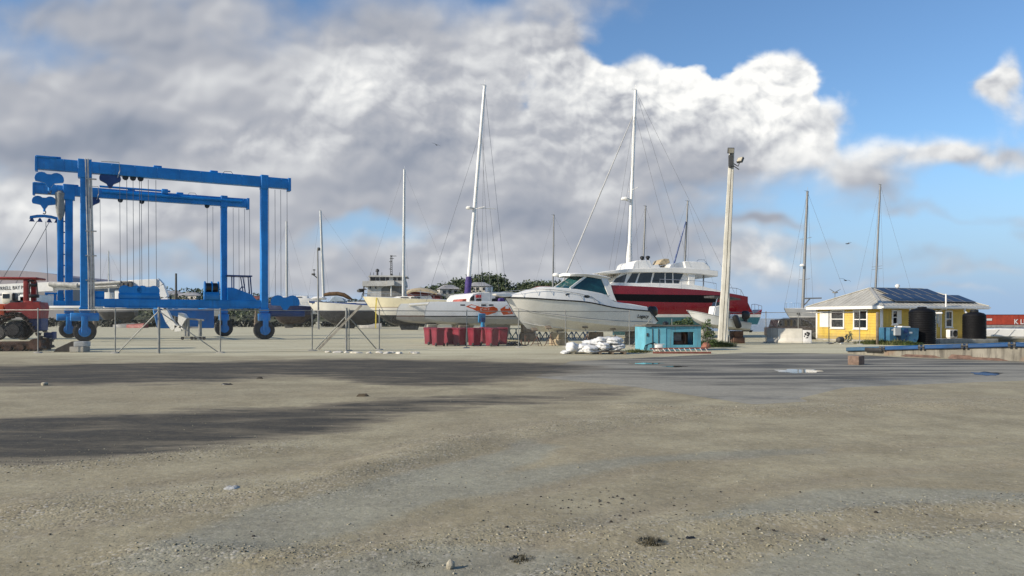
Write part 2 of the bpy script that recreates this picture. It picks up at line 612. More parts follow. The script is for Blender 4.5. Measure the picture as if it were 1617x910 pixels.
RUST = paint('rusty_iron', (0.115, 0.06, 0.038), 0.8, 0.35, 3.0, spots=0.3, spotcol=(0.045, 0.03, 0.025), bump=0.4)
DKSTEEL = paint('dark_grey_steel', (0.06, 0.06, 0.058), 0.6, 0.25, 3.0, spots=0.2, spotcol=(0.12, 0.07, 0.045))
WOOD = paint('weathered_timber', (0.19, 0.15, 0.11), 0.85, 0.3, 3.0, streak=0.4, streakcol=(0.08, 0.06, 0.045), bump=0.4)
CONC = paint('old_concrete', (0.33, 0.315, 0.275), 0.85, 0.22, 1.5, streak=0.45, streakcol=(0.13, 0.12, 0.10), spots=0.22, spotcol=(0.16, 0.15, 0.13), bump=0.4)
GLASS = glassy('dark_window_glass', (0.012, 0.014, 0.016))
TEAL_GLASS = glassy('teal_tinted_glass', (0.012, 0.060, 0.062))

# ------------------------------------------------------------------ ground, sea, hills
def sdf(x, y, poly):
    """signed distance to a polygon, negative inside (numpy)"""
    P = np.array(poly)
    d = np.full(x.shape, 1e9)
    inside = np.zeros(x.shape, bool)
    n = len(P)
    for i in range(n):
        ax, ay = P[i]
        bx, by = P[(i + 1) % n]
        ex, ey = bx - ax, by - ay
        t = np.clip(((x - ax) * ex + (y - ay) * ey) / (ex * ex + ey * ey + 1e-12), 0, 1)
        d = np.minimum(d, (x - ax - t * ex) ** 2 + (y - ay - t * ey) ** 2)
        c = ((ay > y) != (by > y)) & (x < (bx - ax) * (y - ay) / (by - ay + 1e-12) + ax)
        inside ^= c
    d = np.sqrt(d)
    return np.where(inside, -d, d)


def pline(x, y, pts):
    d = np.full(x.shape, 1e9)
    for (ax, ay), (bx, by) in zip(pts[:-1], pts[1:]):
        ex, ey = bx - ax, by - ay
        t = np.clip(((x - ax) * ex + (y - ay) * ey) / (ex * ex + ey * ey + 1e-12), 0, 1)
        d = np.minimum(d, np.hypot(x - ax - t * ex, y - ay - t * ey))
    return d


def gp(pts):
    return [tuple(G(*p)[:2]) for p in pts]


def vnoise(x, y, seed, octs=4, rough=0.5):
    """value noise, numpy"""
    out = np.zeros(x.shape)
    amp, tot = 1.0, 0.0
    for o in range(octs):
        rs = np.random.default_rng(seed + o * 17)
        tb = rs.random((256, 256))
        xx, yy = x * 2 ** o + 37.1 * o, y * 2 ** o + 11.7 * o
        xi, yi = np.floor(xx).astype(int), np.floor(yy).astype(int)
        fx, fy = xx - xi, yy - yi
        fx, fy = fx * fx * (3 - 2 * fx), fy * fy * (3 - 2 * fy)
        a, b = tb[xi % 256, yi % 256], tb[(xi + 1) % 256, yi % 256]
        c, d = tb[xi % 256, (yi + 1) % 256], tb[(xi + 1) % 256, (yi + 1) % 256]
        out += amp * ((a * (1 - fx) + b * fx) * (1 - fy) + (c * (1 - fx) + d * fx) * fy)
        tot += amp
        amp *= rough
    return out / tot


def sstep(v, a, b):
    t = np.clip((v - a) / (b - a), 0, 1)
    return t * t * (3 - 2 * t)


RIDGES = [(gp([(60, 806), (250, 792), (380, 783), (520, 764), (620, 735), (700, 704), (780, 688), (900, 672), (1060, 655), (1200, 650), (1400, 642), (1700, 630)]), 0.42, 0.050),
          (gp([(250, 868), (420, 880), (560, 878), (760, 856), (900, 848), (1100, 830), (1250, 818), (1450, 800), (1700, 788)]), 0.20, 0.032),
          (gp([(860, 925), (1000, 890), (1150, 868), (1350, 850), (1700, 835)]), 0.18, 0.022),
          (gp([(-300, 744), (0, 738), (120, 733), (300, 716), (420, 708)]), 0.30, 0.020),
          (gp([(1000, 640), (1180, 644), (1300, 636), (1420, 626)]), 0.40, 0.03)]
RUTS = [(gp([(420, 925), (600, 850), (780, 790), (1000, 742), (1250, 712), (1700, 692)]), 0.13, -0.022), (gp([(660, 960), (800, 880), (960, 820), (1150, 775), (1400, 742), (1750, 722)]), 0.13, -0.022),
        (gp([(-100, 800), (200, 770), (450, 742), (640, 705), (860, 668), (1060, 645)]), 0.12, -0.018), (gp([(-100, 860), (250, 815), (470, 780), (700, 728), (900, 688), (1080, 662)]), 0.12, -0.018),
        (gp([(1240, 838), (1290, 846), (1340, 838)]), 0.10, -0.03), (gp([(1500, 818), (1550, 822), (1590, 816)]), 0.10, -0.025)]
STAIN_A = gp([(-300, 580), (0, 578), (200, 573), (400, 571), (560, 567), (700, 571), (860, 573), (960, 578), (900, 590), (760, 604), (640, 608), (520, 596), (440, 592), (330, 604), (150, 608), (0, 609), (-300, 612)])
STAIN_B = gp([(-400, 668), (0, 660), (200, 653), (420, 643), (620, 630), (830, 620), (1000, 610), (1010, 624), (840, 640), (640, 652), (560, 680), (380, 704), (180, 728), (0, 737), (-400, 748)])
SLAB = gp([(845, 596), (1010, 612), (1190, 639), (1278, 634), (1262, 629), (1335, 612), (1480, 606), (1700, 598), (2100, 600), (2100, 574), (1617, 570), (1430, 565), (1338, 559), (1180, 557), (1060, 563), (900, 571)])
GREYS = [gp(p) for p in ([(1080, 832), (1150, 800), (1300, 775), (1500, 772), (1700, 786), (1700, 800), (1400, 806), (1200, 818), (1060, 840)],
                         [(1130, 925), (1250, 868), (1420, 852), (1800, 842), (1900, 960)],
                         [(420, 900), (560, 884), (800, 874), (900, 895), (860, 940), (420, 950)],
                         [(220, 880), (420, 800), (560, 772), (700, 735), (860, 690), (900, 700), (760, 770), (560, 840), (300, 910)],
                         [(700, 760), (1000, 720), (1300, 705), (1300, 712), (1000, 735), (720, 790)])]
COAST = [(4, 3000), (8, 320), (16, 130), (26, 96), (34, 90), (50, 84), (90, 70), (220, 55)]


def ground_height(x, y):
    z = (vnoise(x * 0.22, y * 0.22, 5, 4) - 0.5) * 0.07
    z += (vnoise(x * 1.1, y * 1.1, 9, 4, 0.55) - 0.5) * 0.035
    wob = (vnoise(x * 0.6, y * 0.6, 21, 3) - 0.5)
    for pts, wd, amp in RIDGES + RUTS:
        d = pline(x + wob * 0.5, y + wob * 0.6, pts)
        z += amp * np.exp(-(d / wd) ** 2) * (0.6 + 0.8 * vnoise(x * 0.9, y * 0.9, 31, 2))
    near = 1 - sstep(y, 24, 34)
    z *= 0.12 + 0.88 * near
    z *= sstep(sdf(x, y, SLAB), 0.0, 0.8) * 0.93 + 0.07
    cx = np.interp(x, [c[0] for c in COAST], [c[1] for c in COAST])
    z -= 1.6 * sstep(y - cx, -1.5, 14)
    return z


def zg(x, y):
    return float(ground_height(np.array([float(x)]), np.array([float(y)]))[0])


def ground_material():
    m, T, b, out = new_mat('yard_ground')
    P = T.n('ShaderNodeTexCoord').outputs['Object']
    A = lambda nm: T.n('ShaderNodeAttribute', attribute_name=nm).outputs['Fac']
    n_big = T.noise(P, 0.16, 5, 0.6)
    n_mid = T.noise(P, 0.9, 6, 0.62)
    n_fine = T.noise(P, 9.0, 6, 0.7)
    n_grit = T.noise(P, 55.0, 3, 0.7)
    stretch = T.noise(T.vec('MULTIPLY', P, (0.16, 0.8, 1.0)), 1.0, 6, 0.62)
    near_tone = T.mix(T.rng(n_mid, 0.3, 0.7), (0.232, 0.200, 0.126), (0.353, 0.313, 0.205))
    near_tone = T.mix(T.math('MULTIPLY', T.rng(n_big, 0.42, 0.66), 0.6), near_tone, (0.256, 0.216, 0.139))
    far_tone = T.mix(T.rng(stretch, 0.3, 0.7), (0.404, 0.366, 0.241), (0.550, 0.518, 0.364))
    c = T.mix(A('far_tone'), near_tone, far_tone)  # ground colour goes from a darker near tone to a paler far one
    grey = T.mix(T.rng(n_mid, 0.3, 0.7), (0.207, 0.198, 0.151), (0.292, 0.281, 0.211))
    gm = T.rng(T.math('ADD', A('grey'), T.math('MULTIPLY', T.math('SUBTRACT', n_mid, 0.5), 0.9)), 0.38, 0.75)
    c = T.mix(T.math('MULTIPLY', gm, 0.85), c, grey)
    c = T.mix(T.math('MULTIPLY', T.math('MULTIPLY', A('rut'), T.rng(n_mid, 0.35, 0.6)), 0.45), c, (0.20, 0.165, 0.115))
    # aggregate: pale and dark grains
    vc = T.n('ShaderNodeTexVoronoi', feature='F1')
    T.put(vc.inputs['Vector'], P)
    vc.inputs['Scale'].default_value = 42
    cell = T.n('ShaderNodeSeparateColor')
    T.put(cell.inputs[0], vc.outputs['Color'])
    grit = T.math('MULTIPLY', A('gravel'), 1.0)
    g1 = T.math('MULTIPLY', T.rng(cell.outputs[0], 0.80, 0.97), T.math('ADD', 0.16, T.math('MULTIPLY', grit, 0.4)))
    c = T.mix(g1, c, (0.46, 0.43, 0.37))
    g2 = T.math('MULTIPLY', T.rng(cell.outputs[1], 0.86, 0.98), T.math('ADD', 0.20, T.math('MULTIPLY', grit, 0.5)))
    c = T.mix(g2, c, (0.07, 0.06, 0.05))
    tone = T.rng(T.math('ADD', T.math('MULTIPLY', n_fine, 0.6), T.math('MULTIPLY', n_grit, 0.4)), 0.3, 0.7, 0.80, 1.18)
    cc = T.n('ShaderNodeCombineColor')
    for i in range(3):
        T.put(cc.inputs[i], tone)
    c = T.mix(1.0, c, cc.outputs[0], 'MULTIPLY')
    # concrete apron, damp in long streaks
    slab = T.rng(T.math('ADD', A('slab'), T.math('MULTIPLY', T.math('SUBTRACT', n_mid, 0.5), 0.10)), 0.45, 0.55)
    sl_c = T.mix(T.rng(stretch, 0.40, 0.60), (0.060, 0.057, 0.049), (0.245, 0.233, 0.195))
    sl_c = T.mix(T.math('MULTIPLY', A('dry'), T.rng(n_mid, 0.35, 0.6, 0.5, 1.0)), sl_c, (0.27, 0.255, 0.21))
    sl_c = T.mix(T.rng(T.noise(T.vec('MULTIPLY', P, (0.3, 1.5, 1)), 0.8, 5, 0.6), 0.56, 0.70), sl_c, (0.30, 0.28, 0.235))
    sl_c = T.mix(1.0, sl_c, cc.outputs[0], 'MULTIPLY')
    c = T.mix(T.math('MULTIPLY', slab, 0.94), c, sl_c)
    # old oil and damp stains
    ragged = T.noise(T.vec('MULTIPLY', P, (0.45, 1.7, 1.0)), 1.0, 9, 0.72)
    sm = T.math('ADD', T.math('MULTIPLY', A('stain'), 0.86), T.math('ADD', T.math('MULTIPLY', T.math('SUBTRACT', ragged, 0.5), 2.2), T.math('MULTIPLY', T.math('SUBTRACT', stretch, 0.5), 0.35)))
    inside = T.rng(A('stain'), 0.02, 0.25)
    halo = T.math('MULTIPLY', T.rng(sm, 0.05, 0.48), inside)                        # damp brown margin
    c = T.mix(T.math('MULTIPLY', halo, 0.8), c, T.mix(T.rng(n_fine, 0.3, 0.7), (0.118, 0.100, 0.072), (0.170, 0.145, 0.102)))
    stain = T.math('MULTIPLY', T.rng(sm, 0.34, 0.84), inside)
    st_c = T.mix(T.rng(T.math('ADD', T.math('MULTIPLY', ragged, 0.6), T.math('MULTIPLY', n_fine, 0.4)), 0.40, 0.60), (0.078, 0.066, 0.046), (0.027, 0.0255, 0.020))
    c = T.mix(T.math('MULTIPLY', stain, 0.93), c, st_c)
    # pale crumbs of dry dirt showing through the stain
    crumb = T.math('MULTIPLY', T.rng(T.noise(T.vec('MULTIPLY', P, (0.40, 1.6, 1)), 1.3, 7, 0.72), 0.585, 0.66), T.math('MULTIPLY', T.math('MAXIMUM', stain, halo), T.rng(A('stain'), 1.0, 0.6, 0.25, 1.0)))
    c = T.mix(T.math('MULTIPLY', crumb, 0.8), c, (0.27, 0.235, 0.165))
    T.put(b.inputs['Base Color'], c)
    rg = T.math('SUBTRACT', 0.92, T.math('MULTIPLY', stain, 0.08))
    wet = T.math('MULTIPLY', slab, T.rng(stretch, 0.55, 0.36))
    T.put(b.inputs['Roughness'], T.math('SUBTRACT', rg, T.math('MULTIPLY', wet, 0.26)))
    b.inputs['Specular IOR Level'].default_value = 0.35
    bp = T.n('ShaderNodeBump')
    bp.inputs['Strength'].default_value = 0.6
    bp.inputs['Distance'].default_value = 0.035
    h = T.math('ADD', T.math('MULTIPLY', n_fine, 0.50), T.math('MULTIPLY', n_grit, 0.18))
    h = T.math('ADD', h, T.math('MULTIPLY', T.math('SUBTRACT', 1.0, vc.outputs['Distance']), T.math('MULTIPLY', grit, 0.25)))
    T.put(bp.inputs['Height'], T.math('MULTIPLY', h, T.math('SUBTRACT', 1.0, T.math('MULTIPLY', slab, 0.75))))
    T.nt.links.new(bp.outputs[0], b.inputs['Normal'])
    return m


def build_ground():
    k = np.linspace(-1, 1, 641)
    xs = np.sinh(k * 4.6) / np.sinh(4.6) * 420
    y1 = np.array([-60, -25, -8, 0.0])
    y2 = 1.5 + (np.exp(np.linspace(0, 1, 560) * math.log(1 + 780 / 4.0)) - 1) * 4.0
    ys = np.concatenate([y1, y2])
    X, Y = np.meshgrid(xs, ys)
    Z = ground_height(X, Y)
    ny, nx = X.shape
    co = np.stack([X, Y, Z], -1).reshape(-1, 3)
    i = np.arange(ny * nx).reshape(ny, nx)
    q = np.stack([i[:-1, :-1], i[:-1, 1:], i[1:, 1:], i[1:, :-1]], -1).reshape(-1, 4)
    me = bpy.data.meshes.new('ground')
    me.vertices.add(len(co))
    me.vertices.foreach_set('co', co.ravel())
    me.loops.add(q.size)
    me.loops.foreach_set('vertex_index', q.ravel().astype(np.int32))
    me.polygons.add(len(q))
    me.polygons.foreach_set('loop_start', np.arange(0, q.size, 4, dtype=np.int32))
    me.polygons.foreach_set('use_smooth', np.ones(len(q), bool))
    x, y = co[:, 0], co[:, 1]
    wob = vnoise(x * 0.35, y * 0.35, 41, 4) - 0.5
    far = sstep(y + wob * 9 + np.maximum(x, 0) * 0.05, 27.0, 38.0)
    vals = {'far_tone': far, 'stain': np.maximum(sstep(-sdf(x + wob * 1.5, y + wob * 2, STAIN_A), -1.4, 1.6), sstep(-sdf(x + wob, y + wob * 1.2, STAIN_B), -0.7, 1.0) * (0.55 + 0.45 * sstep(-x, -2, 5))),
            'rut': np.max([np.exp(-(pline(x + wob * .5, y + wob * .6, r[0]) / (r[1] * 1.5)) ** 2) for r in RUTS], axis=0),
            'dry': sstep(sdf(x + wob * 2, y + wob * 3, SLAB), -2.4, -0.2) * (1 - sstep(y, 24, 30)),
            'slab': sstep(-sdf(x, y, SLAB), -0.2, 0.2), 'grey': np.max([sstep(-sdf(x + wob, y + wob, g), -0.5, 0.4) for g in GREYS], axis=0),
            'gravel': np.max([np.exp(-(pline(x + wob, y + wob, r[0]) / (r[1] * 1.6)) ** 2) for r in RIDGES], axis=0) * 0.8 + 0.25 * vnoise(x * 0.5, y * 0.5, 51, 3)}
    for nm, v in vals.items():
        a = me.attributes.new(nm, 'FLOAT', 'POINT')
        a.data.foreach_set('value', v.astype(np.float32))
    me.update()
    me.validate()
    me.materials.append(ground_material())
    o = bpy.data.objects.new('ground', me)
    COL.objects.link(o)
    tag(o, kind='structure')


build_ground()


def sea():
    m, T, b, out = new_mat('sea_water')
    P = T.n('ShaderNodeTexCoord').outputs['Object']
    n = T.noise(T.vec('MULTIPLY', P, (0.02, 0.09, 1)), 1.0, 5, 0.6)
    T.put(b.inputs['Base Color'], T.mix(T.rng(n, 0.4, 0.62), (0.018, 0.065, 0.125), (0.035, 0.105, 0.165)))
    b.inputs['Roughness'].default_value = 0.22
    bp = T.n('ShaderNodeBump')
    bp.inputs['Strength'].default_value = 0.5
    bp.inputs['Distance'].default_value = 0.4
    T.put(bp.inputs['Height'], T.noise(T.vec('MULTIPLY', P, (0.35, 0.9, 1)), 1.0, 5, 0.6))
    T.nt.links.new(bp.outputs[0], b.inputs['Normal'])
    mb = MB()
    ys = [50, 90, 150, 300, 800, 2500, 8000, 28000]
    rows = [[(x * (1 + y / 60.0), y, -0.45) for x in np.linspace(-60, 160, 12)] for y in ys]
    mb.loft(rows, closed=False)
    tag(mb.build('sea', m, fix=False), kind='structure')


sea()


def puddle(pts, name='puddle'):
    """irregular sheet of rainwater lying in a dip"""
    m = MATS.get('rainwater')
    if m is None:
        m, T, b, out = new_mat('rainwater')
        b.inputs['Base Color'].default_value = (0.03, 0.03, 0.028, 1)
        b.inputs['Roughness'].default_value = 0.03
        b.inputs['IOR'].default_value = 1.6
        b.inputs['Specular IOR Level'].default_value = 0.9
        MATS['rainwater'] = m
    g = gp(pts)
    c = np.mean(g, axis=0)
    out = []
    n = len(g)
    for i in range(n):
        for t in np.linspace(0, 1, 6, endpoint=False):
            p = np.array(g[i]) * (1 - t) + np.array(g[(i + 1) % n]) * t
            k = 1 + 0.16 * math.sin(7.3 * i + 9 * t) + RNG.uniform(-.05, .05)
            out.append(tuple(c + (p - c) * k))
    z = max(zg(*p) for p in out + [tuple(c)]) + 0.006
    mb = MB()
    mb.add([(p[0], p[1], z) for p in out], [tuple(range(len(out)))])
    tag(mb.build(name, m), kind='structure')


puddle([(1222, 585), (1250, 583.5), (1285, 584), (1300, 587), (1270, 590), (1236, 589)])
puddle([(1532, 589), (1555, 587.5), (1582, 589.5), (1572, 593.5), (1545, 593)])
puddle([(990, 574.2), (1020, 573.2), (1048, 574), (1030, 575.6), (1005, 575.4)])
puddle([(1045, 579), (1070, 578), (1086, 579), (1066, 580.2)])


# leaf scatter used by trees, bushes and weeds: many small bent faces spread through a crown
def leaf_cloud(mb, blobs, n, size, rng, tone, squash=1.0, shell=0.55):
    """blobs = [(centre, (rx, ry, rz))]; leaves gather towards the outside of each blob"""
    vol = np.array([b[1][0] * b[1][1] * b[1][2] for b in blobs]) ** 0.75
    pick = rng.choice(len(blobs), n, p=vol / vol.sum())
    for k in pick:
        c, r = blobs[k]
        d = rng.normal(size=3)
        d /= np.linalg.norm(d)
        rad = shell + (1 - shell) * rng.random() ** 0.6 if rng.random() < 0.8 else rng.random()
        p = np.array(c) + d * np.array(r) * rad * (0.85 + 0.3 * rng.random())
        s = size * rng.uniform(0.6, 1.5)
        a = rng.normal(size=3)
        a[2] *= squash
        a /= np.linalg.norm(a)
        bb = np.cross(a, rng.normal(size=3))
        bb /= np.linalg.norm(bb) + 1e-9
        v = [p - a * s, p + bb * s * .45, p + a * s, p - bb * s * .45 + np.cross(a, bb) * s * .2]
        mb.add(v, [(0, 1, 2), (0, 2, 3)])
        tone.extend([float(np.clip(0.5 + 0.22 * rng.normal() + 0.18 * math.sin(k * 2.4), 0, 1))] * 2)


def set_tone(ob, tone):
    a = ob.data.attributes.new('tone', 'FLOAT', 'FACE')
    a.data.foreach_set('value', np.array(tone, dtype=np.float32))


HILLGREEN = foliage('hill_foliage', [(0.020, 0.034, 0.014), (0.045, 0.066, 0.026), (0.085, 0.105, 0.042)])
BUSHGREEN = foliage('bush_foliage', [(0.020, 0.040, 0.010), (0.050, 0.085, 0.022), (0.10, 0.13, 0.04)])
DRYGREEN = foliage('weed_foliage', [(0.030, 0.045, 0.012), (0.075, 0.095, 0.028), (0.15, 0.14, 0.06)])
BARK = paint('tree_bark', (0.10, 0.08, 0.06), 0.9, 0.3, 5)


def hill(prof, Y, depth, nm, seed, nclump):
    """ridge whose crest follows the photo's skyline, with woodland standing on it"""
    px = [p[0] for p in prof]
    py = [p[1] for p in prof]
    u = np.linspace(px[0], px[-1], 90)
    top = np.interp(u, px, py)
    rs = np.random.default_rng(seed)
    rows = []
    for k, t in enumerate(np.linspace(-1, 1, 25)):
        yy = Y + t * depth
        prof_t = math.cos(t * math.pi / 2) ** 1.2
        row = []
        for a, b in zip(u, top):
            X = (a - CX) / FPX * Y
            H = max(0.0, (HZ - b) / FPX * Y + CAMH)
            row.append((X * (1 + 0.04 * t), yy, -1.0 + (H + 1.0) * prof_t + rs.normal() * H * 0.012))
        rows.append(row)
    mb = MB()
    mb.loft(rows, closed=False, smooth=True)
    tag(mb.build('hill', paint('hillside', (0.06, 0.065, 0.035), 0.95, 0.3, 0.05), fix=False), kind='structure')
    mb, tone = MB(), []
    flat = [p for r in rows[:16] for p in r]
    for _ in range(nclump):
        p = np.array(flat[rs.integers(len(flat))])
        if p[2] < 1.0:
            continue
        s = rs.uniform(0.5, 1.4) * Y * 0.0085
        leaf_cloud(mb, [((p[0] + rs.normal() * 2, p[1] + rs.normal() * 2, p[2] + s * .3), (s, s, s * .8))], 62, 0.0017 * Y, rs, tone)
    o = mb.build('woodland', HILLGREEN, fix=False)
    set_tone(o, tone)
    tag(o, kind='stuff')


hill([(60, 478), (130, 474), (200, 472), (262, 467), (330, 469), (400, 474), (440, 480), (520, 486), (640, 486)], 420, 90, 'hill', 3, 520)
hill([(640, 482), (672, 468), (700, 461), (725, 452), (752, 448), (775, 445), (792, 452), (805, 460), (812, 466), (824, 459), (845, 456), (868, 455), (890, 461), (912, 470), (940, 482)], 330, 70, 'hill', 5, 900)

# ------------------------------------------------------------------ boat hoist
def twin_lobe(w, h, n=8):
    """outline of a sheave block: two round shoulders over a tapering throat, hook point at the bottom"""
    pts = []
    r = w * 0.25
    for s in (-1, 1):
        cx = s * (w / 2 - r)
        rng_ = np.linspace(math.pi * 1.15, math.pi * 0.25, n) if s < 0 else np.linspace(math.pi * 0.75, -math.pi * 0.15, n)
        pts += [(cx + r * math.cos(a), -r + r * math.sin(a)) for a in rng_]
    pts += [(w * 0.16, -h * 0.72), (w * 0.06, -h), (-w * 0.06, -h), (-w * 0.16, -h * 0.72)]
    return pts


def lift_wheel(root, x, y, dual, yoke_w):
    D = 1.42
    r = D / 2
    prof = [(r * .52, -.21), (r * .80, -.23), (r * .95, -.19), (r, -.12), (r, .12), (r * .95, .19), (r * .80, .23), (r * .52, .21)]
    for k, yy in enumerate((-.27, .27) if dual else (0.0,)):
        t = MB()
        t.lathe(prof, (x, y + yy, r - .01), (0, 1, 0), 36)
        for i in range(30):                                      # shoulder lugs
            a = 2 * math.pi * i / 30
            for sgn in (-1, 1):
                t.box((x + math.cos(a) * r * .985, y + yy + sgn * .11, r + math.sin(a) * r * .985), (.05, .17, .075), Euler((0, -a, 0)).to_matrix() @ Euler((sgn * .5, 0, 0)).to_matrix())
        w = t.build('wheel', RUBBER, root)
        h = MB()
        h.lathe([(r * .53, -.16), (r * .50, -.10), (r * .30, -.06), (r * .28, -.20), (r * .12, -.24), (r * .12, .2), (r * .5, .12), (r * .53, .16)], (x, y + yy, r - .01), (0, 1, 0), 24)
        h.lathe([(.02, -.27), (r * .50, -.25), (r * .54, -.22), (r * .54, .22), (r * .50, .25), (.02, .27)], (x, y + yy, r - .01), (0, 1, 0), 24)
        h.build('rim', BLUE, w)
    f = MB()
    wy = .62 if dual else .42
    f.bbox((x - yoke_w / 2, y - wy, 1.42), (x + yoke_w / 2, y + wy, 1.98), .05)
    f.bbox((x - .20, y - wy - .10, .62), (x + .20, y - wy + .02, 1.75), .03)
    f.bbox((x - .20, y + wy - .02, .62), (x + .20, y + wy + .10, 1.75), .03)
    f.tube((x, y - wy - .14, .70), (x, y + wy + .14, .70), .17, n=14)
    f.bbox((x - .26, y - .26, 1.98), (x + .26, y + .26, 2.30), .03)
    f.build('wheel_fork', BLUE, root)


def boat_hoist():
    ang = math.atan2(8, 14.6)
    root = thing('boat_hoist', 'tall blue boat hoist with two portal frames and hanging lifting wires', 'boat hoist', (-29.57, 52.6, 0), ang)
    kx = lambda p: ((p - CX) / FPX * 52.6 + 29.57) / (math.cos(ang) - math.sin(ang) * (p - CX) / FPX)

    def kfar(p, yo=11.86):                                   # local x on the far frame for photo column p
        ox, oy = -29.57 - math.sin(ang) * yo, 52.6 + math.cos(ang) * yo
        k = (p - CX) / FPX
        return (k * oy - ox) / (math.cos(ang) - math.sin(ang) * k)
    FX, FY, TOP = -1.26, 11.86, 12.45
    XR = 12.0
    for (xo, y, near) in ((0, 0, True), (FX, FY, False)):
        lift_wheel(root, xo, y, False, 1.75)
        lift_wheel(root, xo + XR, y, True, .72)
        # columns
        for x, w in ((xo, .56), (xo + XR, .52)):
            c = MB()
            c.bbox((x - w / 2, y - .30, 1.95), (x + w / 2, y + .30, TOP - .45), .04)
            c.bbox((x - w / 2 - .06, y - .36, 2.05), (x + w / 2 + .06, y + .36, 2.38), .03)
            q = .14 if x == xo else .02
            c.bbox((x - w / 2 - q, y - .38, TOP - (1.15 if x == xo else .95)), (x + w / 2 + q, y + .38, TOP + .12), .03)
            for z in np.arange(3.4, TOP - 1.2, 1.9):         # weld seams
                c.bbox((x - w / 2 - .008, y - .308, z), (x + w / 2 + .008, y + .308, z + .03))
            c.build('column', BLUE, root, bevel=.012)
        xl, xr = (kx(57), kx(457)) if near else (kfar(53), kfar(392))
        b = MB()
        b.bbox((xl, y - .29, TOP - .79), (xr, y + .29, TOP), .03)
        b.bbox((xl - .06, y - .33, TOP - .92), (xl + .10, y + .33, TOP + .06))
        b.bbox((xr - .16, y - .34, TOP - .95), (xr + .06, y + .34, TOP + .05))
        b.bbox((xl, y - .36, TOP - .04), (xl + 1.2, y + .36, TOP + .10), .02)
        for q in np.arange(xl + 1.6, xr - .4, 1.45):         # stiffener ribs
            b.bbox((q, y - .305, TOP - .77), (q + .035, y + .305, TOP - .03))
        b.build('top_beam', BLUE, root, bevel=.012)
        # plates, brackets and pipes on the upper chord
        for q in (xl + .9, xl + 2.6, xo + 4.3, xo + 8.1):
            e = MB()
            e.bbox((q, y - .2, TOP + .004), (q + .55, y + .2, TOP + .14), .03)
            e.build('bearing_block', BLUE, root)
        if not near:
            e = MB()
            e.tube((xo + 2.2, y - .18, TOP + .15), (xo + 7.6, y - .18, TOP + .15), .09)
            e.bbox((xo + 6.9, y - .45, TOP - .10), (xo + 7.4, y + .2, TOP + .30), .03)
            e.build('trolley_ram', BLUE, root)
            e = MB()
            e.tube((xo + 2.4, y - .38, TOP - .30), (xr - .6, y - .38, TOP - .30), .13)
            e.build('trolley_pipe', BLUE, root)
        e = MB()
        e.path([(xo + 9.0, y, TOP), (xo + 9.15, y, TOP + .18), (xo + 9.6, y, TOP + .2), (xo + 9.75, y, TOP)], .02)
        e.build('cable_loop', DKSTEEL, root)
        e = MB()
        e.path([(xo + 1.0, y - .33, TOP + .06), (xo + 2.1, y - .33, TOP + .10), (xo + 2.15, y - .36, TOP - .5), (xo + 2.0, y - .36, TOP - 1.0)], .03)
        e.build('hose', paint('pale_pipe', (0.46, 0.44, 0.41), .4, .2, 2, spots=.2), root)
        # sheave housings under the beam
        hs = MB()
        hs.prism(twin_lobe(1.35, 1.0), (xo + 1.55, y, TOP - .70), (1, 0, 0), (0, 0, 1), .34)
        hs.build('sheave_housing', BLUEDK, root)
        for q in (kx(198), kx(210), kx(222)) if near else (kfar(190), kfar(224), kfar(327)):
            sv = MB()
            sv.lathe([(.05, -.09), (.20, -.09), (.20, -.06), (.16, 0), (.20, .06), (.20, .09), (.05, .09)], (q, y, TOP - .86), (0, 1, 0), 18)
            sv.build('sheave', BLACK, root)
        # lower side beam
        lb = MB()
        if near:
            lb.bbox((.25, y - .26, 2.42), (XR + .1, y + .26, 2.98), .03)
            lb.bbox((1.2, y - .30, 2.36), (XR - .4, y + .30, 2.43))
        else:
            lb.bbox((kfar(71), y - .26, 2.45), (xo + XR + 1.6, y + .26, 3.05), .03)
            lb.bbox((kfar(71), y - .20, 3.55), (kfar(98), y + .20, 3.70))
            for q in (kfar(71.5), kfar(85), kfar(97)):
                lb.bbox((q, y - .16, 3.05), (q + .18, y + .16, 3.60))
        lb.build('side_beam', BLUE, root, bevel=.012)
        # hanging wires
        cols = (189, 200, 210, 220, 223, 234, 246, 424, 434, 443, 453) if near else (145, 158, 327, 336, 368, 377, 386, 394)
        for p in cols:
            q = kx(p) if near else kfar(p)
            w = MB()
            w.tube((q, y - .05, TOP - .9), (q + .05, y + .05, 2.95 if near else 3.3), .018, n=5)
            w.build('wire_rope', WIRE, root)
    # pale hydraulic pipes running up the near left column
    p = MB()
    for q, r, c0 in ((.36, .07, -.36), (.52, .075, -.30), (.22, .04, -.38)):
        p.path([(q - .18, c0, 12.6), (q - .10, c0, 9), (q, c0, 5), (q + .02, c0, 2.2)], r, 8)
    for z in (11.2, 7.6, 5.9, 4.2):
        p.bbox((.05, -.44, z), (.72, -.20, z + .07))
    p.build('hydraulic_pipe', paint('pale_pipe', (0.46, 0.44, 0.41), .4, .2, 2, spots=.2), root)
    # second post and ladder rail beside the far left column
    p = MB()
    p.bbox((FX - .82, FY - .24, 2.6), (FX - .38, FY + .24, TOP - 1.0), .03)
    for z in np.arange(3.2, 11, .9):
        p.bbox((FX - .40, FY - .1, z), (FX - .28, FY + .1, z + .08))
    p.build('ladder_post', BLUE, root)
    c = MB()
    rings = []
    for z, r in ((9.6, .10), (10.0, .26), (10.6, .34), (11.2, .30), (11.8, .36), (12.0, .2)):
        rings.append([(FX - .62 + math.cos(a) * r * (1 + .12 * math.sin(3 * a + z * 2)), FY - .2 + math.sin(a) * r, z) for a in np.linspace(0, 2 * math.pi, 12, endpoint=False)])
    c.loft(rings, cap=True, smooth=True)
    c.build('tied_tarpaulin', paint('faded_tarp', (.26, .26, .245), .8, .15, 3, bump=.4), root)
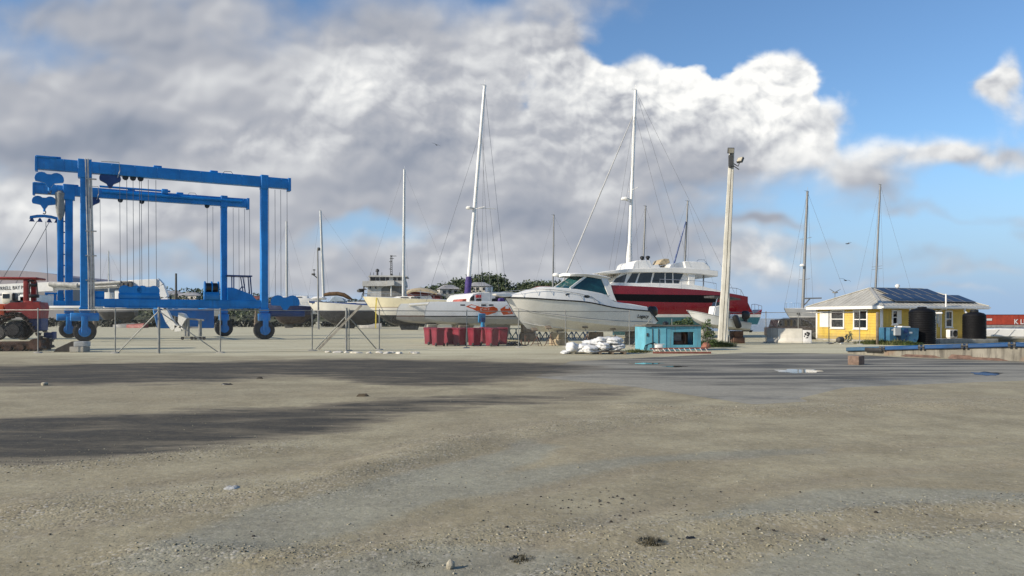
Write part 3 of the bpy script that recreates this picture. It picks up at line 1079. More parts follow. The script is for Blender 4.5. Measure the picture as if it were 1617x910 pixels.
    # sheave blocks hanging from the left overhangs, one with a spreader bar
    for q, y, spread in ((kx(78), 0, False), (kfar(70), FY, True)):
        h = MB()
        h.prism(twin_lobe(1.72, 1.0), (q, y, TOP - .95), (1, 0, 0), (0, 0, 1), .26)
        h.tube((q, y, TOP - 1.9), (q, y, TOP - 2.2), .09)
        blk = h.build('sheave_block', BLUE, root, bevel=.01)
        g = MB()
        g.path([(q + .10 * math.cos(a), y, TOP - 2.25 + .13 * math.sin(a)) for a in np.linspace(2.2, -2.6, 9)], .04)
        g.build('hook', DKSTEEL, blk)
        if spread:
            s = MB()
            s.prism([(-1.02, -.22), (-.98, .0), (-.5, .13), (0, .17), (.5, .13), (.98, .0), (1.02, -.22), (.5, -.10), (0, -.04), (-.5, -.10)], (q, y, TOP - 2.62), (1, 0, 0), (0, 0, 1), .2)
            sp = s.build('spreader_bar', BLUE, root)
            for d in (-.85, -.3, .35, .88):
                k = MB()
                k.prism([(-.06, .2), (.06, .2), (.19, -.1), (-.19, -.1)], (q + d, y, TOP - 2.95), (1, 0, 0), (0, 0, 1), .14)
                k.build('shackle', BLUEDK, sp)
            s = MB()
            for d, tx in ((-.5, -3.6), (.35, -2.5), (.1, .25), (.88, .95)):
                s.tube((q + d, y, TOP - 3.0), (q + tx, y + .2, 3.2 if tx < 0 else 3.7), .024, n=5)
            s.build('lifting_sling', WIRE, root)
    # blocks parked on the near beam and beyond its right column
    for pc, z, wd in ((206, 3.95, 1.5), (234, 3.95, 1.5), (450, 3.4, 2.2)):
        h = MB()
        h.prism(twin_lobe(wd, 1.15), (kx(pc), -.05, z), (1, 0, 0), (0, 0, 1), .24)
        h.build('sheave_block', BLUE, root, bevel=.01)
    h = MB()
    h.bbox((kx(187), -.2, 2.985), (kx(252), .2, 3.4), .04)
    h.bbox((kx(128), -.1, 2.985), (kx(165), .25, 3.5), .04)
    h.build('beam_bracket', BLUE, root)
    h = MB()
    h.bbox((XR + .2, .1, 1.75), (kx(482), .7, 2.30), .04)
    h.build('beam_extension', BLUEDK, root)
    # twin drum winch
    x0, x1 = kx(322), kx(346)
    h = MB()
    h.bbox((x0, -.35, 2.985), (x1, .35, 3.55), .03)
    for q in (x0 + .06, (x0 + x1) / 2, x1 - .06):
        h.lathe([(.03, -.04), (.46, -.04), (.46, .04), (.03, .04)], (q, 0, 3.90), (1, 0, 0), 20)
    wn = h.build('winch', BLUE, root)
    h = MB()
    for a, b in ((x0 + .14, (x0 + x1) / 2 - .05), ((x0 + x1) / 2 + .05, x1 - .14)):
        h.lathe([(.1, a), (.34, a), (.34, b), (.1, b)], (0, 0, 3.90), (1, 0, 0), 18)
    h.build('drum', BLACK, wn)
    # operator's platform with a thin canopy
    x0, x1 = kfar(358), kfar(395)
    h = MB()
    h.prism([(x0, 3.05), (x1 + .6, 3.05), (x1, 3.75), (x0 + 1.0, 4.15), (x0 + .4, 4.35), (x0, 4.35)], (0, FY - .2, 0), (1, 0, 0), (0, 0, 1), 1.2)
    pl = h.build('operator_platform', BLUE, root)
    h = MB()
    h.bbox((x0 - .1, FY - .9, 5.35), (x1 + .05, FY + .6, 5.47), .03)
    for a, b in ((x0 + .5, x0 + .5), (x1 - .75, x1 - .5), (x1 - .1, x1 + .02)):
        h.tube((a, FY - .7, 5.35), (b, FY - .7, 3.7), .05)
        h.tube((a, FY + .45, 5.35), (b, FY + .45, 3.7), .05)
    h.path([(x0 + 1.0, FY - .5, 4.1), (x0 + 1.2, FY - .5, 4.45), (x0 + 1.45, FY - .5, 4.4)], .05)
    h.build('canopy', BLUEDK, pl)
    # engine housing slung under the side beam
    xa, xb, xc, xd = (kfar(p, 5.0) for p in (242, 272, 297, 338))
    h = MB()
    h.prism([(xa, 2.35), (xa + .35, .82), (xb, .82), (xb, 1.85), (xc, 1.5), (xc + .1, .82), (xd, .82), (xd, 2.35)], (0, 5.5, 0), (1, 0, 0), (0, 0, 1), 1.1)
    h.bbox((xa + .6, 4.9, 1.2), (xb - .2, 4.95, 1.8))
    for q in (xa + .4, xd - .5):
        h.bbox((q, .2, 2.40), (q + .25, 11.7, 2.58))
    h.build('engine_housing', BLUE, root, bevel=.02)


boat_hoist()


# ------------------------------------------------------------------ mobile crane behind the hoist
def mobile_crane():
    Y = 57.2
    s = Y / FPX
    o = W(60, HZ, Y)
    root = thing('mobile_crane', 'white mobile crane with long lettered boom lying low behind the blue hoist', 'crane', (o.x, Y, 0))
    L = lambda px, py, dy=0: Vector(((px - 60) * s, dy, CAMH - (py - HZ) * s))
    b = MB()
    b.loft([[L(px, t, -.32), L(px, t, .32), L(px, bt, .32), L(px, bt, -.32)] for px, t, bt in ((-170, 456, 473), (0, 449.5, 464.5), (88, 445.5, 460))], cap=True)
    b.loft([[L(px, t, -.22), L(px, t, .22), L(px, bt, .22), L(px, bt, -.22)] for px, t, bt in ((88, 447, 458.5), (140, 446, 457), (215, 443, 453))], cap=True)
    b.loft([[L(px, t, -.26), L(px, t, .26), L(px, bt, .26), L(px, bt, -.26)] for px, t, bt in ((205, 443, 452), (236, 441.5, 453), (250, 441, 452))], cap=True)
    boom = b.build('boom', WHITE, root, bevel=.015)
    d = 0.95 / 1.0
    text_mesh('TYRRELL BAY MARINA', 'lettering', .385, paint('black_lettering', (.02, .02, .02), .6), boom, L(-3, 459.2, -.335), Vector((.80, 0, .044)), (0, 0, 1), .006)
    b = MB()
    jib = [(247, 443), (254, 452), (261, 470), (259, 488), (268, 507), (277, 519), (287, 519), (291, 512)]
    wd = [.45, .55, .5, .42, .50, .48, .38, .2]
    for (p0, w0), (p1, w1) in zip(zip(jib[:-1], wd[:-1]), zip(jib[1:], wd[1:])):
        b.beam(L(*p0), L(*p1), w0, .34, up=(0, 1, 0), w2=w1)
    b.build('folded_jib', WHITE, root)
    b = MB()
    b.tube(L(84, 449, -.42), L(128, 451.5, -.42), .20, n=12)
    b.tube(L(128, 450, -.42), L(196, 446, -.42), .11, n=10)
    b.tube(L(110, 456, -.40), L(190, 452, -.40), .07, n=8)
    b.build('ram', paint('grimy_ram', (.46, .45, .41), .4, .25, 3, spots=.25), root)
    b = MB()
    b.bbox(L(192, 445, -.45), L(212, 451, .3), .02)
    for q in (196, 202, 209):
        b.bbox(L(q, 447, -.5), L(q + 4, 458, -.3))
    b.build('boom_sheave', DKSTEEL, root)
    b = MB()
    b.bbox(L(-130, 468, -1.0), L(60, 486, 1.4), .06)
    b.bbox(L(44, 466, -1.0), L(70, 487, 1.2), .05)
    b.bbox(L(60, 483.5, -1.1), L(150, 487.5, 1.2), .03)
    b.bbox(L(165, 462, -.2), L(176, 487, .4), .03)
    b.bbox(L(183, 458, -.2), L(196, 487, .4), .03)
    b.build('carrier_body', WHITE, root, bevel=.02)
    b = MB()
    b.bbox(L(18, 463, -1.1), L(36, 479, -.1), .05)
    b.build('cab', OFFWHITE, root)
    b = MB()
    b.bbox(L(20, 465, -1.13), L(30, 472, -1.09))
    b.build('window', GLASS, root)
    for q in (-95, -62, 8, 46):
        w = MB()
        w.lathe([(.3, -.18), (.5, -.18), (.56, -.1), (.56, .1), (.5, .18), (.3, .18)], (L(q, HZ).x, -.7, .56), (0, 1, 0), 24)
        w.build('wheel', RUBBER, root)


mobile_crane()


# ------------------------------------------------------------------ red crawler tractor at the left edge
def crawler():
    Y = 37.0
    s = Y / FPX
    root = thing('crawler_tractor', 'rusty red crawler tractor with chain tracks cut by the left edge', 'tractor', ((20 - CX) * s, Y, 0), R(15))
    Fr = Frame(root)
    L = lambda px, py, dy=0: Fr.at(px, py, 0) + Vector((0, dy, 0))
    red = paint('rusty_red_paint', (.30, .030, .026), .55, .25, 2, streak=.35, streakcol=(.10, .03, .02), spots=.2, bump=.1)
    orange = paint('faded_orange_paint', (.50, .075, .022), .6, .2, 2, streak=.25, spots=.2)
    loop = [(67, 545), (64, 551), (57, 554.6), (30, 555), (-20, 555), (-62, 555), (-74, 548), (-70, 538), (-40, 520), (-5, 503), (8, 498), (20, 496.5), (32, 499), (41, 507), (52, 521), (62, 535)]
    pts = [L(*p) for p in loop]
    for side, dy in (('near', 0.0), ('far', 1.3)):
        tr = MB()
        dense = []
        for a, b in zip(pts, pts[1:] + pts[:1]):
            n = max(1, int((b - a).length / .06))
            dense += [a.lerp(b, i / n) for i in range(n)]
        acc = 0
        for i, p in enumerate(dense):
            q = dense[(i + 1) % len(dense)]
            acc += (q - p).length
            if acc > .17:
                acc = 0
                d = (q - p).normalized()
                nn = Vector((d.z, 0, -d.x))
                c = p + Vector((0, .28 + dy, 0))
                m = Matrix((d, Vector((0, 1, 0)), d.cross(Vector((0, 1, 0))))).transposed()
                tr.box(c, (.155, .56, .05), m)
                tr.box(c + nn * -.05, (.035, .56, .10), m)
                tr.box(c + nn * .05, (.10, .18, .07), m)
        t = tr.build('track', paint('dusty_track', (.075, .052, .038), .85, .35, 4, spots=.34, spotcol=(.24, .19, .13), bump=.4), root)
        sp = MB()
        cc = L(20, 521) + Vector((0, dy + .26, 0))
        sp.lathe([(.05, -.24), (.26, -.24), (.28, -.16), (.40, -.14), (.44, -.05), (.44, .1), (.3, .14), (.05, .14)], cc, (0, 1, 0), 28)
        for i in range(8):
            a = i * math.pi / 4
            sp.tube(cc + Vector((math.cos(a) * .38, -.19, math.sin(a) * .38)), cc + Vector((math.cos(a) * .38, -.12, math.sin(a) * .38)), .05, n=8)
        sp.build('sprocket', paint('greasy_iron', (.035, .032, .030), .7, .3, 3, spots=.3, spotcol=(.09, .055, .035)), t)
        ro = MB()
        for q, z, r in ((54, 544, .28), (30, 549, .17), (10, 549, .17), (-10, 549, .17), (-30, 549, .17), (-62, 545, .28)):
            ro.lathe([(.04, -.2), (r, -.2), (r * .9, -.1), (r * .9, .1), (r, .2), (.04, .2)], L(q, z) + Vector((0, dy + .28, 0)), (0, 1, 0), 18)
        ro.bbox(L(-55, 541, dy + .12), L(48, 548, dy + .44), .03)
        ro.build('roller', RUST, t)
    b = MB()
    b.prism([tuple(L(*p).xz) for p in ((14, 478), (60, 477), (62.5, 484), (61, 503), (44, 504), (32, 494), (20, 491), (8, 494), (4, 482))], (0, .80, 0), (1, 0, 0), (0, 0, 1), 1.3)
    b.bbox(L(36, 475, .18), L(50, 478.5, 1.4), .02)
    b.build('body', red, root, bevel=.02)
    b = MB()
    b.prism([tuple(L(*p).xz) for p in ((-60, 480), (13, 480), (3.5, 483), (5, 500), (-10, 503), (-60, 500))], (0, .80, 0), (1, 0, 0), (0, 0, 1), 1.26)
    b.build('hood', orange, root, bevel=.02)
    b = MB()
    b.prism([tuple(L(*p).xz) for p in ((40, 503), (62, 503), (62, 522), (50, 524), (44, 514))], (0, .80, 0), (1, 0, 0), (0, 0, 1), 1.0)
    b.bbox(L(60, 526, .8), L(74, 534, 1.2), .02)
    b.bbox(L(73, 524.5, .75), L(77, 536, 1.25), .02)
    b.build('drawbar', BLUEDK, root)
    b = MB()
    b.bbox(L(-45, 436.5, .15), L(57, 441, 1.5), .04)
    for dy in (.2, 1.25):
        b.bbox(L(34, 441, dy), L(42, 478, dy + .22), .02)
        b.bbox(L(-42, 441, dy), L(-36, 480, dy + .2), .02)
    b.build('canopy_frame', red, root, bevel=.015)
    b = MB()
    b.path([L(45, 446, .1), L(57, 446, .1), L(59, 470, .1), L(46, 470, .1)], .03, closed=True)
    b.path([L(42, 444, .15), L(49, 443, .15), L(52, 445, .15)], .05)
    b.bbox(L(45, 447.5, .06), L(58, 453, .14), .01)
    b.bbox(L(45, 465, .04), L(59, 470, .3), .01)
    b.build('mirror', BLACK, root)
    b = MB()
    b.bbox(L(6, 474, .7), L(22, 481, 1.3), .05)
    b.bbox(L(3, 462, 1.2), L(9, 478, 1.7), .05)
    b.build('seat', BLACK, root)


crawler()


# ------------------------------------------------------------------ chain-link fence
def fence_run(label, posts, braces=(), extra=(), rail=True, top=2.02, thick=()):
    """posts = [(px, base row)] -> one fence: posts, top rail, woven mesh"""
    g = [G(*p) for p in posts]
    o = g[len(g) // 2].copy()
    root = thing('chain_link_fence', label, 'fence', o)
    for i, p in enumerate(g):
        r = .055 if i in thick else .028
        mb = MB()
        mb.tube(p - o + Vector((0, 0, -.05)), p - o + Vector((0, 0, top + (.10 if i in thick else .0))), r, n=10)
        mb.lathe([(r * 1.3, 0), (r * 1.2, .04), (.002, .07)], p - o + Vector((0, 0, top)), n=10)
        po = mb.build('post', STEEL, root)
        if i not in thick:
            f = MB()
            a = [(math.cos(t) * RNG.uniform(.20, .30), math.sin(t) * RNG.uniform(.18, .26)) for t in np.linspace(0, 2 * math.pi, 10, endpoint=False)]
            f.loft([[p - o + Vector((x, y, -.02)) for x, y in a], [p - o + Vector((x * .6, y * .6, .055)) for x, y in a]], cap=True)
            f.build('footing', CONC, po)
    mb = MB()
    mb.path([p - o + Vector((0, 0, top - .03)) for p in g], .020, 8)
    mb.build('top_rail', STEEL, root)
    mb = MB()
    for a, b, dx in zip(g[:-1], g[1:], range(len(g))):
        v = b - a
        n = v.length
        d = v.normalized()
        st = .085
        H = top - .10
        for sgn in (1, -1):
            for k in np.arange(-H, n + H, st):
                s0, s1 = k, k + sgn * H
                z0, z1 = .04, .04 + H
                lo, hi = (s0, s1) if sgn > 0 else (s1, s0)
                if hi <= 0 or lo >= n:
                    continue
                t0, t1 = 0.0, 1.0
                if sgn > 0:
                    t0, t1 = max(0, -s0 / H), min(1, (n - s0) / H)
                else:
                    t0, t1 = max(0, (s0 - n) / H), min(1, s0 / H)
                if t1 <= t0:
                    continue
                pa = a + d * (s0 + sgn * H * t0) + Vector((0, 0, z0 + H * t0)) - o
                pb = a + d * (s0 + sgn * H * t1) + Vector((0, 0, z0 + H * t1)) - o
                mb.tube(pa, pb, .0018, n=3, cap=False, smooth=False)
    mb.build('woven_mesh', paint('mesh_wire', (.26, .26, .25), .5, .1, 2, metal=.3), root)
    for (a, b, ya, yb, r) in braces:
        mb = MB()
        mb.tube(W(*a, ya) - o, W(*b, yb) - o, r, n=8)
        mb.build('brace', STEEL, root)
    return root


fence_run('grey chain-link fence with crossed braces in front of the blue hoist', [(-190, 557), (-90, 557), (60, 557.5), (182, 558), (251, 558.5), (348, 557.5), (493, 554), (547, 554.5)],
          braces=[((250, 492), (186, 557), 34.4, 34.9, .026), ((253, 493), (344, 556), 34.4, 34.9, .024), ((546, 500), (499, 551), 36.9, 37.7, .026), ((550, 500), (594, 551), 36.9, 38.2, .026)], thick=(4, 7))
fence_run('grey chain-link fence between the red bins and the white powerboat', [(551, 554.2), (599, 552.8), (737, 550), (819, 549.2), (893, 548.4), (994, 547.5)], braces=[((1029, 501), (999, 546.5), 42.6, 43.3, .028)], thick=())
fence_run('grey chain-link fence between the leaning lamp pole and the yellow house', [(1152, 543), (1209.5, 541), (1260.5, 541.3), (1309, 542.2), (1357.5, 544.3)], thick=())

pw = MB()
pw.bbox((-.065, -.065, -.05), (.065, .065, 1.98), .012)
o = pw.build('fence_post', WOOD)
o.location = G(1385.5, 544.5)
tag(o, 'square weathered timber post at the fence end before the yellow house', 'post')
# loose plank leaning over the braced gate post
pa, pb = W(571, 482, 36.6), W(503, 552, 36.6)
pm_ = MB()
pm_.beam(pa - pb, Vector(), .10, .05, up=(0, 1, 0))
o = pm_.build('plank', paint('silver_timber', (.27, .25, .21), .85, .3, 3, streak=.4, bump=.3))
o.location = pb
tag(o, 'long grey plank leaning across the crossed fence braces', 'plank')

# chock and block beside the crawler
wd = MB()
a = [(-.62, 0), (.50, 0), (.62, .18), (.42, .52), (.20, .50), (-.50, .16)]
wd.prism(a, (0, 0, 0), (1, 0, 0), (0, 0, 1), .55)
o = wd.build('wheel_chock', paint('dark_timber', (.055, .048, .042), .9, .4, 3, bump=.5), bevel=.02)
o.location = W(110, 554, 36.6) * 1
o.location.z = 0.0
o.rotation_euler = (0, 0, R(8))
tag(o, 'dark wedge shaped wheel chock lying before the near hoist wheel', 'wheel chock')
wd = MB()
wd.bbox((-.36, -.25, 0), (.36, .25, .26), .02)
o = wd.build('footing_block', CONC, bevel=.012)
o.location = (W(126, 556, 36.2).x, 36.2, 0)
o.rotation_euler = (0, 0, R(-6))
tag(o, 'grey concrete footing block under a pale slab beside the wheel chock', 'block')
wd = MB()
wd.bbox((-.30, -.24, .265), (.30, .22, .50), .02)
o = wd.build('concrete_slab', paint('pale_slab', (.46, .47, .46), .8, .15, 3, bump=.2), bevel=.01)
o.location = (W(129, 556, 36.2).x, 36.25, 0)
o.rotation_euler = (0, 0, R(10))
tag(o, 'pale slab lying on top of the footing block near the hoist wheel', 'slab')


def jack_dolly():
    Y = 57.0
    s = Y / FPX
    root = thing('boat_dolly', 'white and steel boat dolly on small castors under the hoist', 'dolly', ((302 - CX) * s, Y, 0))
    L = lambda px, py, dy=0: Vector(((px - 302) * s, dy, max(0, CAMH - (py - HZ) * s)))
    b = MB()
    b.prism([tuple(L(*p).xz) for p in ((284, 494), (292, 496), (297, 503), (293, 508), (288, 517), (283, 508))], (0, 0, 0), (1, 0, 0), (0, 0, 1), .5)
    b.build('fairing', WHITE, root)
    b = MB()
    for q in (293, 297):
        b.tube(L(q, 503), L(q, 531), .12, n=10)
    b.tube(L(316, 505), L(316, 531), .13, n=10)
    b.beam(L(292, 503), L(322, 506), .12, .12)
    b.beam(L(294, 517), L(317, 517), .08, .08)
    b.build('frame', STEEL, root)
    for q in (289, 304, 310, 317, 323):
        w = MB()
        w.lathe([(.03, -.06), (.11, -.06), (.12, 0), (.11, .06), (.03, .06)], (L(q, HZ).x, -.1, .115), (0, 1, 0), 14)
        w.build('castor', BLACK, root)
    b = MB()
    b.beam((L(304, HZ).x - .1, -.1, .2), (L(323, HZ).x + .1, -.1, .2), .1, .06)
    b.beam((L(290, HZ).x - .1, -.1, .2), (L(304, HZ).x + .1, -.1, .2), .1, .06)
    b.build('axle_bar', DKSTEEL, root)


jack_dolly()

# ------------------------------------------------------------------ boats
def smooth_interp(ts, vals, t):
    """cubic Hermite through control rows"""
    vals = np.array(vals, float)
    ts = np.array(ts, float)
    m = np.gradient(vals, ts, axis=0)
    i = np.clip(np.searchsorted(ts, t) - 1, 0, len(ts) - 2)
    h = ts[i + 1] - ts[i]
    u = ((t - ts[i]) / h)[:, None, None]
    h = h[:, None, None]
    return (2 * u ** 3 - 3 * u ** 2 + 1) * vals[i] + (u ** 3 - 2 * u ** 2 + u) * h * m[i] + (-2 * u ** 3 + 3 * u ** 2) * vals[i + 1] + (u ** 3 - u ** 2) * h * m[i + 1]


def hull_build(ctrl, mat, deckmat, parent, n=36, yc=0.0, camber=.05, sharp=28, deck_z=0.0, name='hull'):
    """ctrl: stations bow to stern, each [keel ... sheer] as (x, y, z) of the near (negative y) side about the centre plane yc"""
    ts = np.linspace(0, 1, len(ctrl))
    st = smooth_interp(ts, [[tuple(p) for p in c] for c in ctrl], np.linspace(0, 1, n))
    rings = []
    for s in st:
        near = [Vector((p[0], min(p[1], yc - .004), p[2])) for p in s]
        far = [Vector((p.x, 2 * yc - p.y, p.z)) for p in reversed(near)]
        rings.append(near[::-1] + far[::-1])          # sheer .. keel, keel .. sheer
    mb = MB()
    mb.loft(rings, closed=False, smooth=True)
    m = len(rings[0])
    o = len(mb.v) - m
    mb.f.append([o + j for j in range(m)])
    mb.sm.append(False)
    mb.mi.append(0)
    hull = mb.build(name, mat, parent, sharp=sharp)
    d = MB()
    rows = []
    for r in rings:
        a, b = r[0], r[-1]
        w = abs(b.y - a.y)
        rows.append([a.lerp(b, t) + Vector((0, 0, camber * w * 4 * t * (1 - t) - .012 + deck_z)) for t in np.linspace(0.01, .99, 7)])
    d.loft(rows, closed=False, smooth=True)
    deck = d.build('deck', deckmat, parent)
    return hull, deck, rings


def edge_strip(rings, parent, mat, r=.03, name='rub_rail', dz=0.0, t0=0, t1=None):
    mb = MB()
    for side in (0, -1):
        pts = [q[side] + Vector((0, 0, dz)) for q in rings[t0:t1]]
        mb.path(pts, r, 6)
    return mb.build(name, mat, parent)


def outboard(parent, x, y, z, s=1.0, mat=None):
    m = MB()
    ring = lambda zz, a, b, dx: [Vector((x + dx + math.cos(t) * a * s, y + math.sin(t) * b * s, z + zz * s)) for t in np.linspace(0, 2 * math.pi, 14, endpoint=False)]
    m.loft([ring(.02, .22, .14, .0), ring(.12, .34, .2, .02), ring(.42, .36, .2, .04), ring(.62, .30, .18, .0), ring(.68, .2, .12, -.02)], cap=True, smooth=True)
    m.loft([ring(.02, .17, .09, .0), ring(-.6, .13, .07, .02), ring(-.75, .16, .06, .03)], cap=True, smooth=True)
    m.loft([ring(-.64, .30, .13, .06), ring(-.67, .30, .13, .06)], cap=True)
    m.lathe([(.01, -.32), (.07, -.2), (.075, .15), (.05, .3)], (x + .05, y, z - .85 * s), (1, 0, 0), 10)
    for k in range(3):
        a = k * 2.094
        m.prism([(-.05, .04), (.06, .04), (.1, .17), (-.06, .18)], (x + .37, y + 0, z - .85 * s), (math.sin(.5), math.cos(a) * .88, math.sin(a) * .88), (0, -math.sin(a), math.cos(a)), .015)
    return m.build('outboard_motor', mat or BLACK, parent, sharp=50)


def boat_stand(label, p, top, group='boat stands propping hulls', lean=(0, 0)):
    """tripod jack stand with a tilted pad"""
    root = thing('boat_stand', label, 'boat stand', p, 0.3, group)
    f = MB()
    for k in range(3):
        a = k * 2.094 + .4
        f.tube((.0, 0, top * .55), (math.cos(a) * .38, math.sin(a) * .38, .015), .022, n=6)
    for k in range(3):
        a, b = k * 2.094 + .4, (k + 1) * 2.094 + .4
        f.tube((math.cos(a) * .28, math.sin(a) * .28, top * .14), (math.cos(b) * .28, math.sin(b) * .28, top * .14), .014, n=5)
    f.tube((0, 0, top * .42), (0, 0, top * .62), .035, n=8)
    f.build('tripod', RUST, root)
    f = MB()
    f.tube((0, 0, top * .5), (lean[0], lean[1], top - .03), .02, n=6)
    f.build('screw', STEEL, root)
    f = MB()
    f.box((lean[0], lean[1], top), (.34, .30, .05), (0.55, 0, 0))
    f.build('pad', WOOD, root)
    return root


def rig(parent, base, top, r0, r1, mat, spreaders=(), stays=(), name='mast', gear=True):
    """tapered mast with spreaders; stays = [(from fraction of the mast, deck point)]"""
    base, top = Vector(base), Vector(top)
    m = MB()
    m.tube(base, base.lerp(top, .7), r0, (r0 + r1) / 2, n=10)
    m.tube(base.lerp(top, .7), top, (r0 + r1) / 2, r1, n=10)
    if gear:
        m.tube(top, top + Vector((.02, 0, .5)), .012, n=5)
        m.tube(top + Vector((-.35, 0, .1)), top + Vector((.1, 0, .1)), .015, n=5)
        m.bbox(top + Vector((-.12, -.06, -.06)), top + Vector((.12, .06, .05)))
    ms = m.build(name, mat, parent)
    for f, w, sw in spreaders:
        c = base.lerp(top, f)
        s = MB()
        s.path([c + Vector((sw, -w, .04)), c, c + Vector((sw, w, .04))], .022, 6)
        s.build('spreader', mat, ms)
    for f, q in stays:
        w = MB()
        w.tube(base.lerp(top, f), Vector(q), .011, n=4)
        w.build('stay', WIRE, parent)
    return ms


# -- white powerboat in the middle
def powerboat():
    a = math.atan2(4.5, 9.78)
    root = thing('powerboat', 'white hardtop powerboat with teal windows and a thin black rub rail, propped on stands', 'motor boat', (-.42, 44, 0), a)
    F = Frame(root)
    zk = .80
    ctrl = [[F.at(832, 519), F.at(822, 508, -.03), F.at(813, 496, -.04), F.at(807, 485, -.05), F.at(797.5, 470, -.06)],
            [Vector((F.at(853, 525).x, 0, zk + .02)), F.at(850, 514, -.36), F.at(842, 499, -.55), F.at(840, 493, -.62), F.at(836, 471, -.85)],
            [Vector((F.at(885, 525).x, 0, zk)), F.at(885, 518, -.62), F.at(883, 504.5, -1.02), F.at(883, 498.5, -1.10), F.at(881, 474, -1.30)],
            [Vector((F.at(930, 525).x, 0, zk)), F.at(930, 522.5, -.80), F.at(929, 510, -1.36), F.at(929, 504, -1.44), F.at(928, 477.5, -1.56)],
            [Vector((F.at(978, 525).x, 0, zk + .02)), F.at(978, 523, -.86), F.at(977, 515, -1.46), F.at(977, 507.5, -1.52), F.at(976, 486.8, -1.58)],
            [Vector((F.at(1024, 525).x, 0, zk + .10)), F.at(1026, 522, -.86), F.at(1028, 517, -1.44), F.at(1031, 509.5, -1.50), F.at(1026, 491.5, -1.54)]]
    hm = paint('powerboat_hull_paint', (.70, .685, .63), .22, .05, .8, streak=.15, streakcol=(.40, .35, .26), coat=.3)
    hull, deck, rings = hull_build(ctrl, hm, WHITE, root, n=48, sharp=14)
    edge_strip(rings, hull, BLACK, .040, 'rub_rail')
    for idx, nm in ((1, 'spray_rail'), (3, 'spray_rail')):          # strakes pressed into the bottom
        mb = MB()
        mb.path([r[idx] + Vector((0, -.012, -.006)) for r in rings[1:]], .018, 5)
        mb.build(nm, WHITE, hull)
    mb = MB()
    mb.path([r[1].lerp(r[0], .04) + Vector((0, -.012, 0)) for r in rings[2:]], .010, 4)
    mb.build('pin_stripe', BLACK, hull)
    sx = rings[-1][0]
    mb = MB()                                                        # black trim down the raked transom edge
    mb.path([sx, F.at(1033, 499, -1.54), F.at(1039, 507, -1.5)], .04, 6)
    mb.build('transom_trim', BLACK, hull)
    mb = MB()
    F.sil(mb, [(1026, 492), (1039, 507.5), (1034, 513), (1027, 514)], -1.45, 1.45)
    mb.build('swim_platform', WHITE, hull)
    # cabin trunk and cockpit coaming in one moulded run
    tops = [(806, 467.5, .22, .02), (830, 461.5, .52, .07), (852, 457, .74, .10), (868, 454.5, .88, .10), (900, 455.5, 1.10, .08), (930, 459.5, 1.20, .06), (957, 465.5, 1.26, .05), (972, 476, 1.34, .0), (1000, 480.5, 1.36, .0), (1022, 484.5, 1.36, .0)]
    sec = []
    for px, py, b, cr in tops:
        p = F.at(px, py, -b)
        i = min(range(len(rings)), key=lambda k: abs(rings[k][0].x - p.x))
        sh = rings[i][0]
        bo = min(-.1, sh.y * .93)
        sec.append([Vector((p.x, bo, sh.z - .02)), Vector((p.x, -b - .03, p.z - .06)), Vector((p.x, -b + .05, p.z)), Vector((p.x, 0, p.z + cr)),
                    Vector((p.x, b - .05, p.z)), Vector((p.x, b + .03, p.z - .06)), Vector((p.x, -bo, sh.z - .02))])
    mb = MB()
    n = len(sec[0])
    vals = smooth_interp(np.linspace(0, 1, len(sec)), [[tuple(v) for v in s] for s in sec], np.linspace(0, 1, 40))
    mb.loft([[Vector(v) for v in s] for s in vals], cap=True, smooth=True, closed=False)
    mb.build('cabin_trunk', WHITE, root, sharp=30)
    # glazed house
    lo = [F.at(900, 455, -1.05), F.at(872, 454.3, 0.1), F.at(869, 454, 1.0), F.at(958, 466, -1.2)]
    p_fb, p_ft = F.at(900, 455.5, -1.05), F.at(925.5, 436, -.92)
    p_ab, p_at = F.at(961.5, 466.3, -1.24), F.at(951, 440.8, -1.0)
    mir = lambda v: Vector((v.x, -v.y, v.z))
    fc_b = Vector((p_fb.x - .62, 0, p_fb.z + .03))
    fc_t = Vector((p_ft.x - .55, 0, p_ft.z + .02))
    mb = MB()
    dn = Vector((0, 0, -.05))
    mb.loft([[p_fb + dn, fc_b + dn, mir(p_fb) + dn, mir(p_ab) + dn, p_ab + dn], [p_ft, fc_t, mir(p_ft), mir(p_at), p_at]], cap=True)
    mb.build('window', TEAL_GLASS, root)
    mb = MB()
    for s in (lambda v: v, mir):
        o = Vector((0, s(p_fb).y * .02, 0))
        mb.beam(s(p_fb) + o, s(p_ft) + o, .13, .07, up=(0, 1, 0))
        pts = [p_ab + Vector((-.02, -.0, -.10)), p_at + Vector((-.10, 0, .05)), F.at(957.5, 438.5, -1.0), F.at(964.5, 452, -1.14), F.at(967.5, 463, -1.25), F.at(973.5, 477, -1.33), F.at(960, 471, -1.28)]
        pts = [s(p) for p in pts]
        sg = .05 if pts[0].y < 0 else -.05
        mb.loft([[p + Vector((0, -sg, 0)) for p in pts], [p + Vector((0, sg, 0)) for p in pts]], cap=True)
        mb.beam(s(p_fb) + o + dn * .6, s(p_ab) + o + dn * .6, .06, .05)
        mb.beam(s(p_ft) + o, s(p_at) + o, .06, .05)
    mb.beam(fc_b, fc_t, .05, .03, up=(1, 0, 0))
    mb.beam(fc_b + dn, p_fb + dn, .06, .06)
    mb.beam(fc_b + dn, mir(p_fb) + dn, .06, .06)
    mb.build('window_frame', WHITE, root, bevel=.01)
    mb = MB()
    rows = []
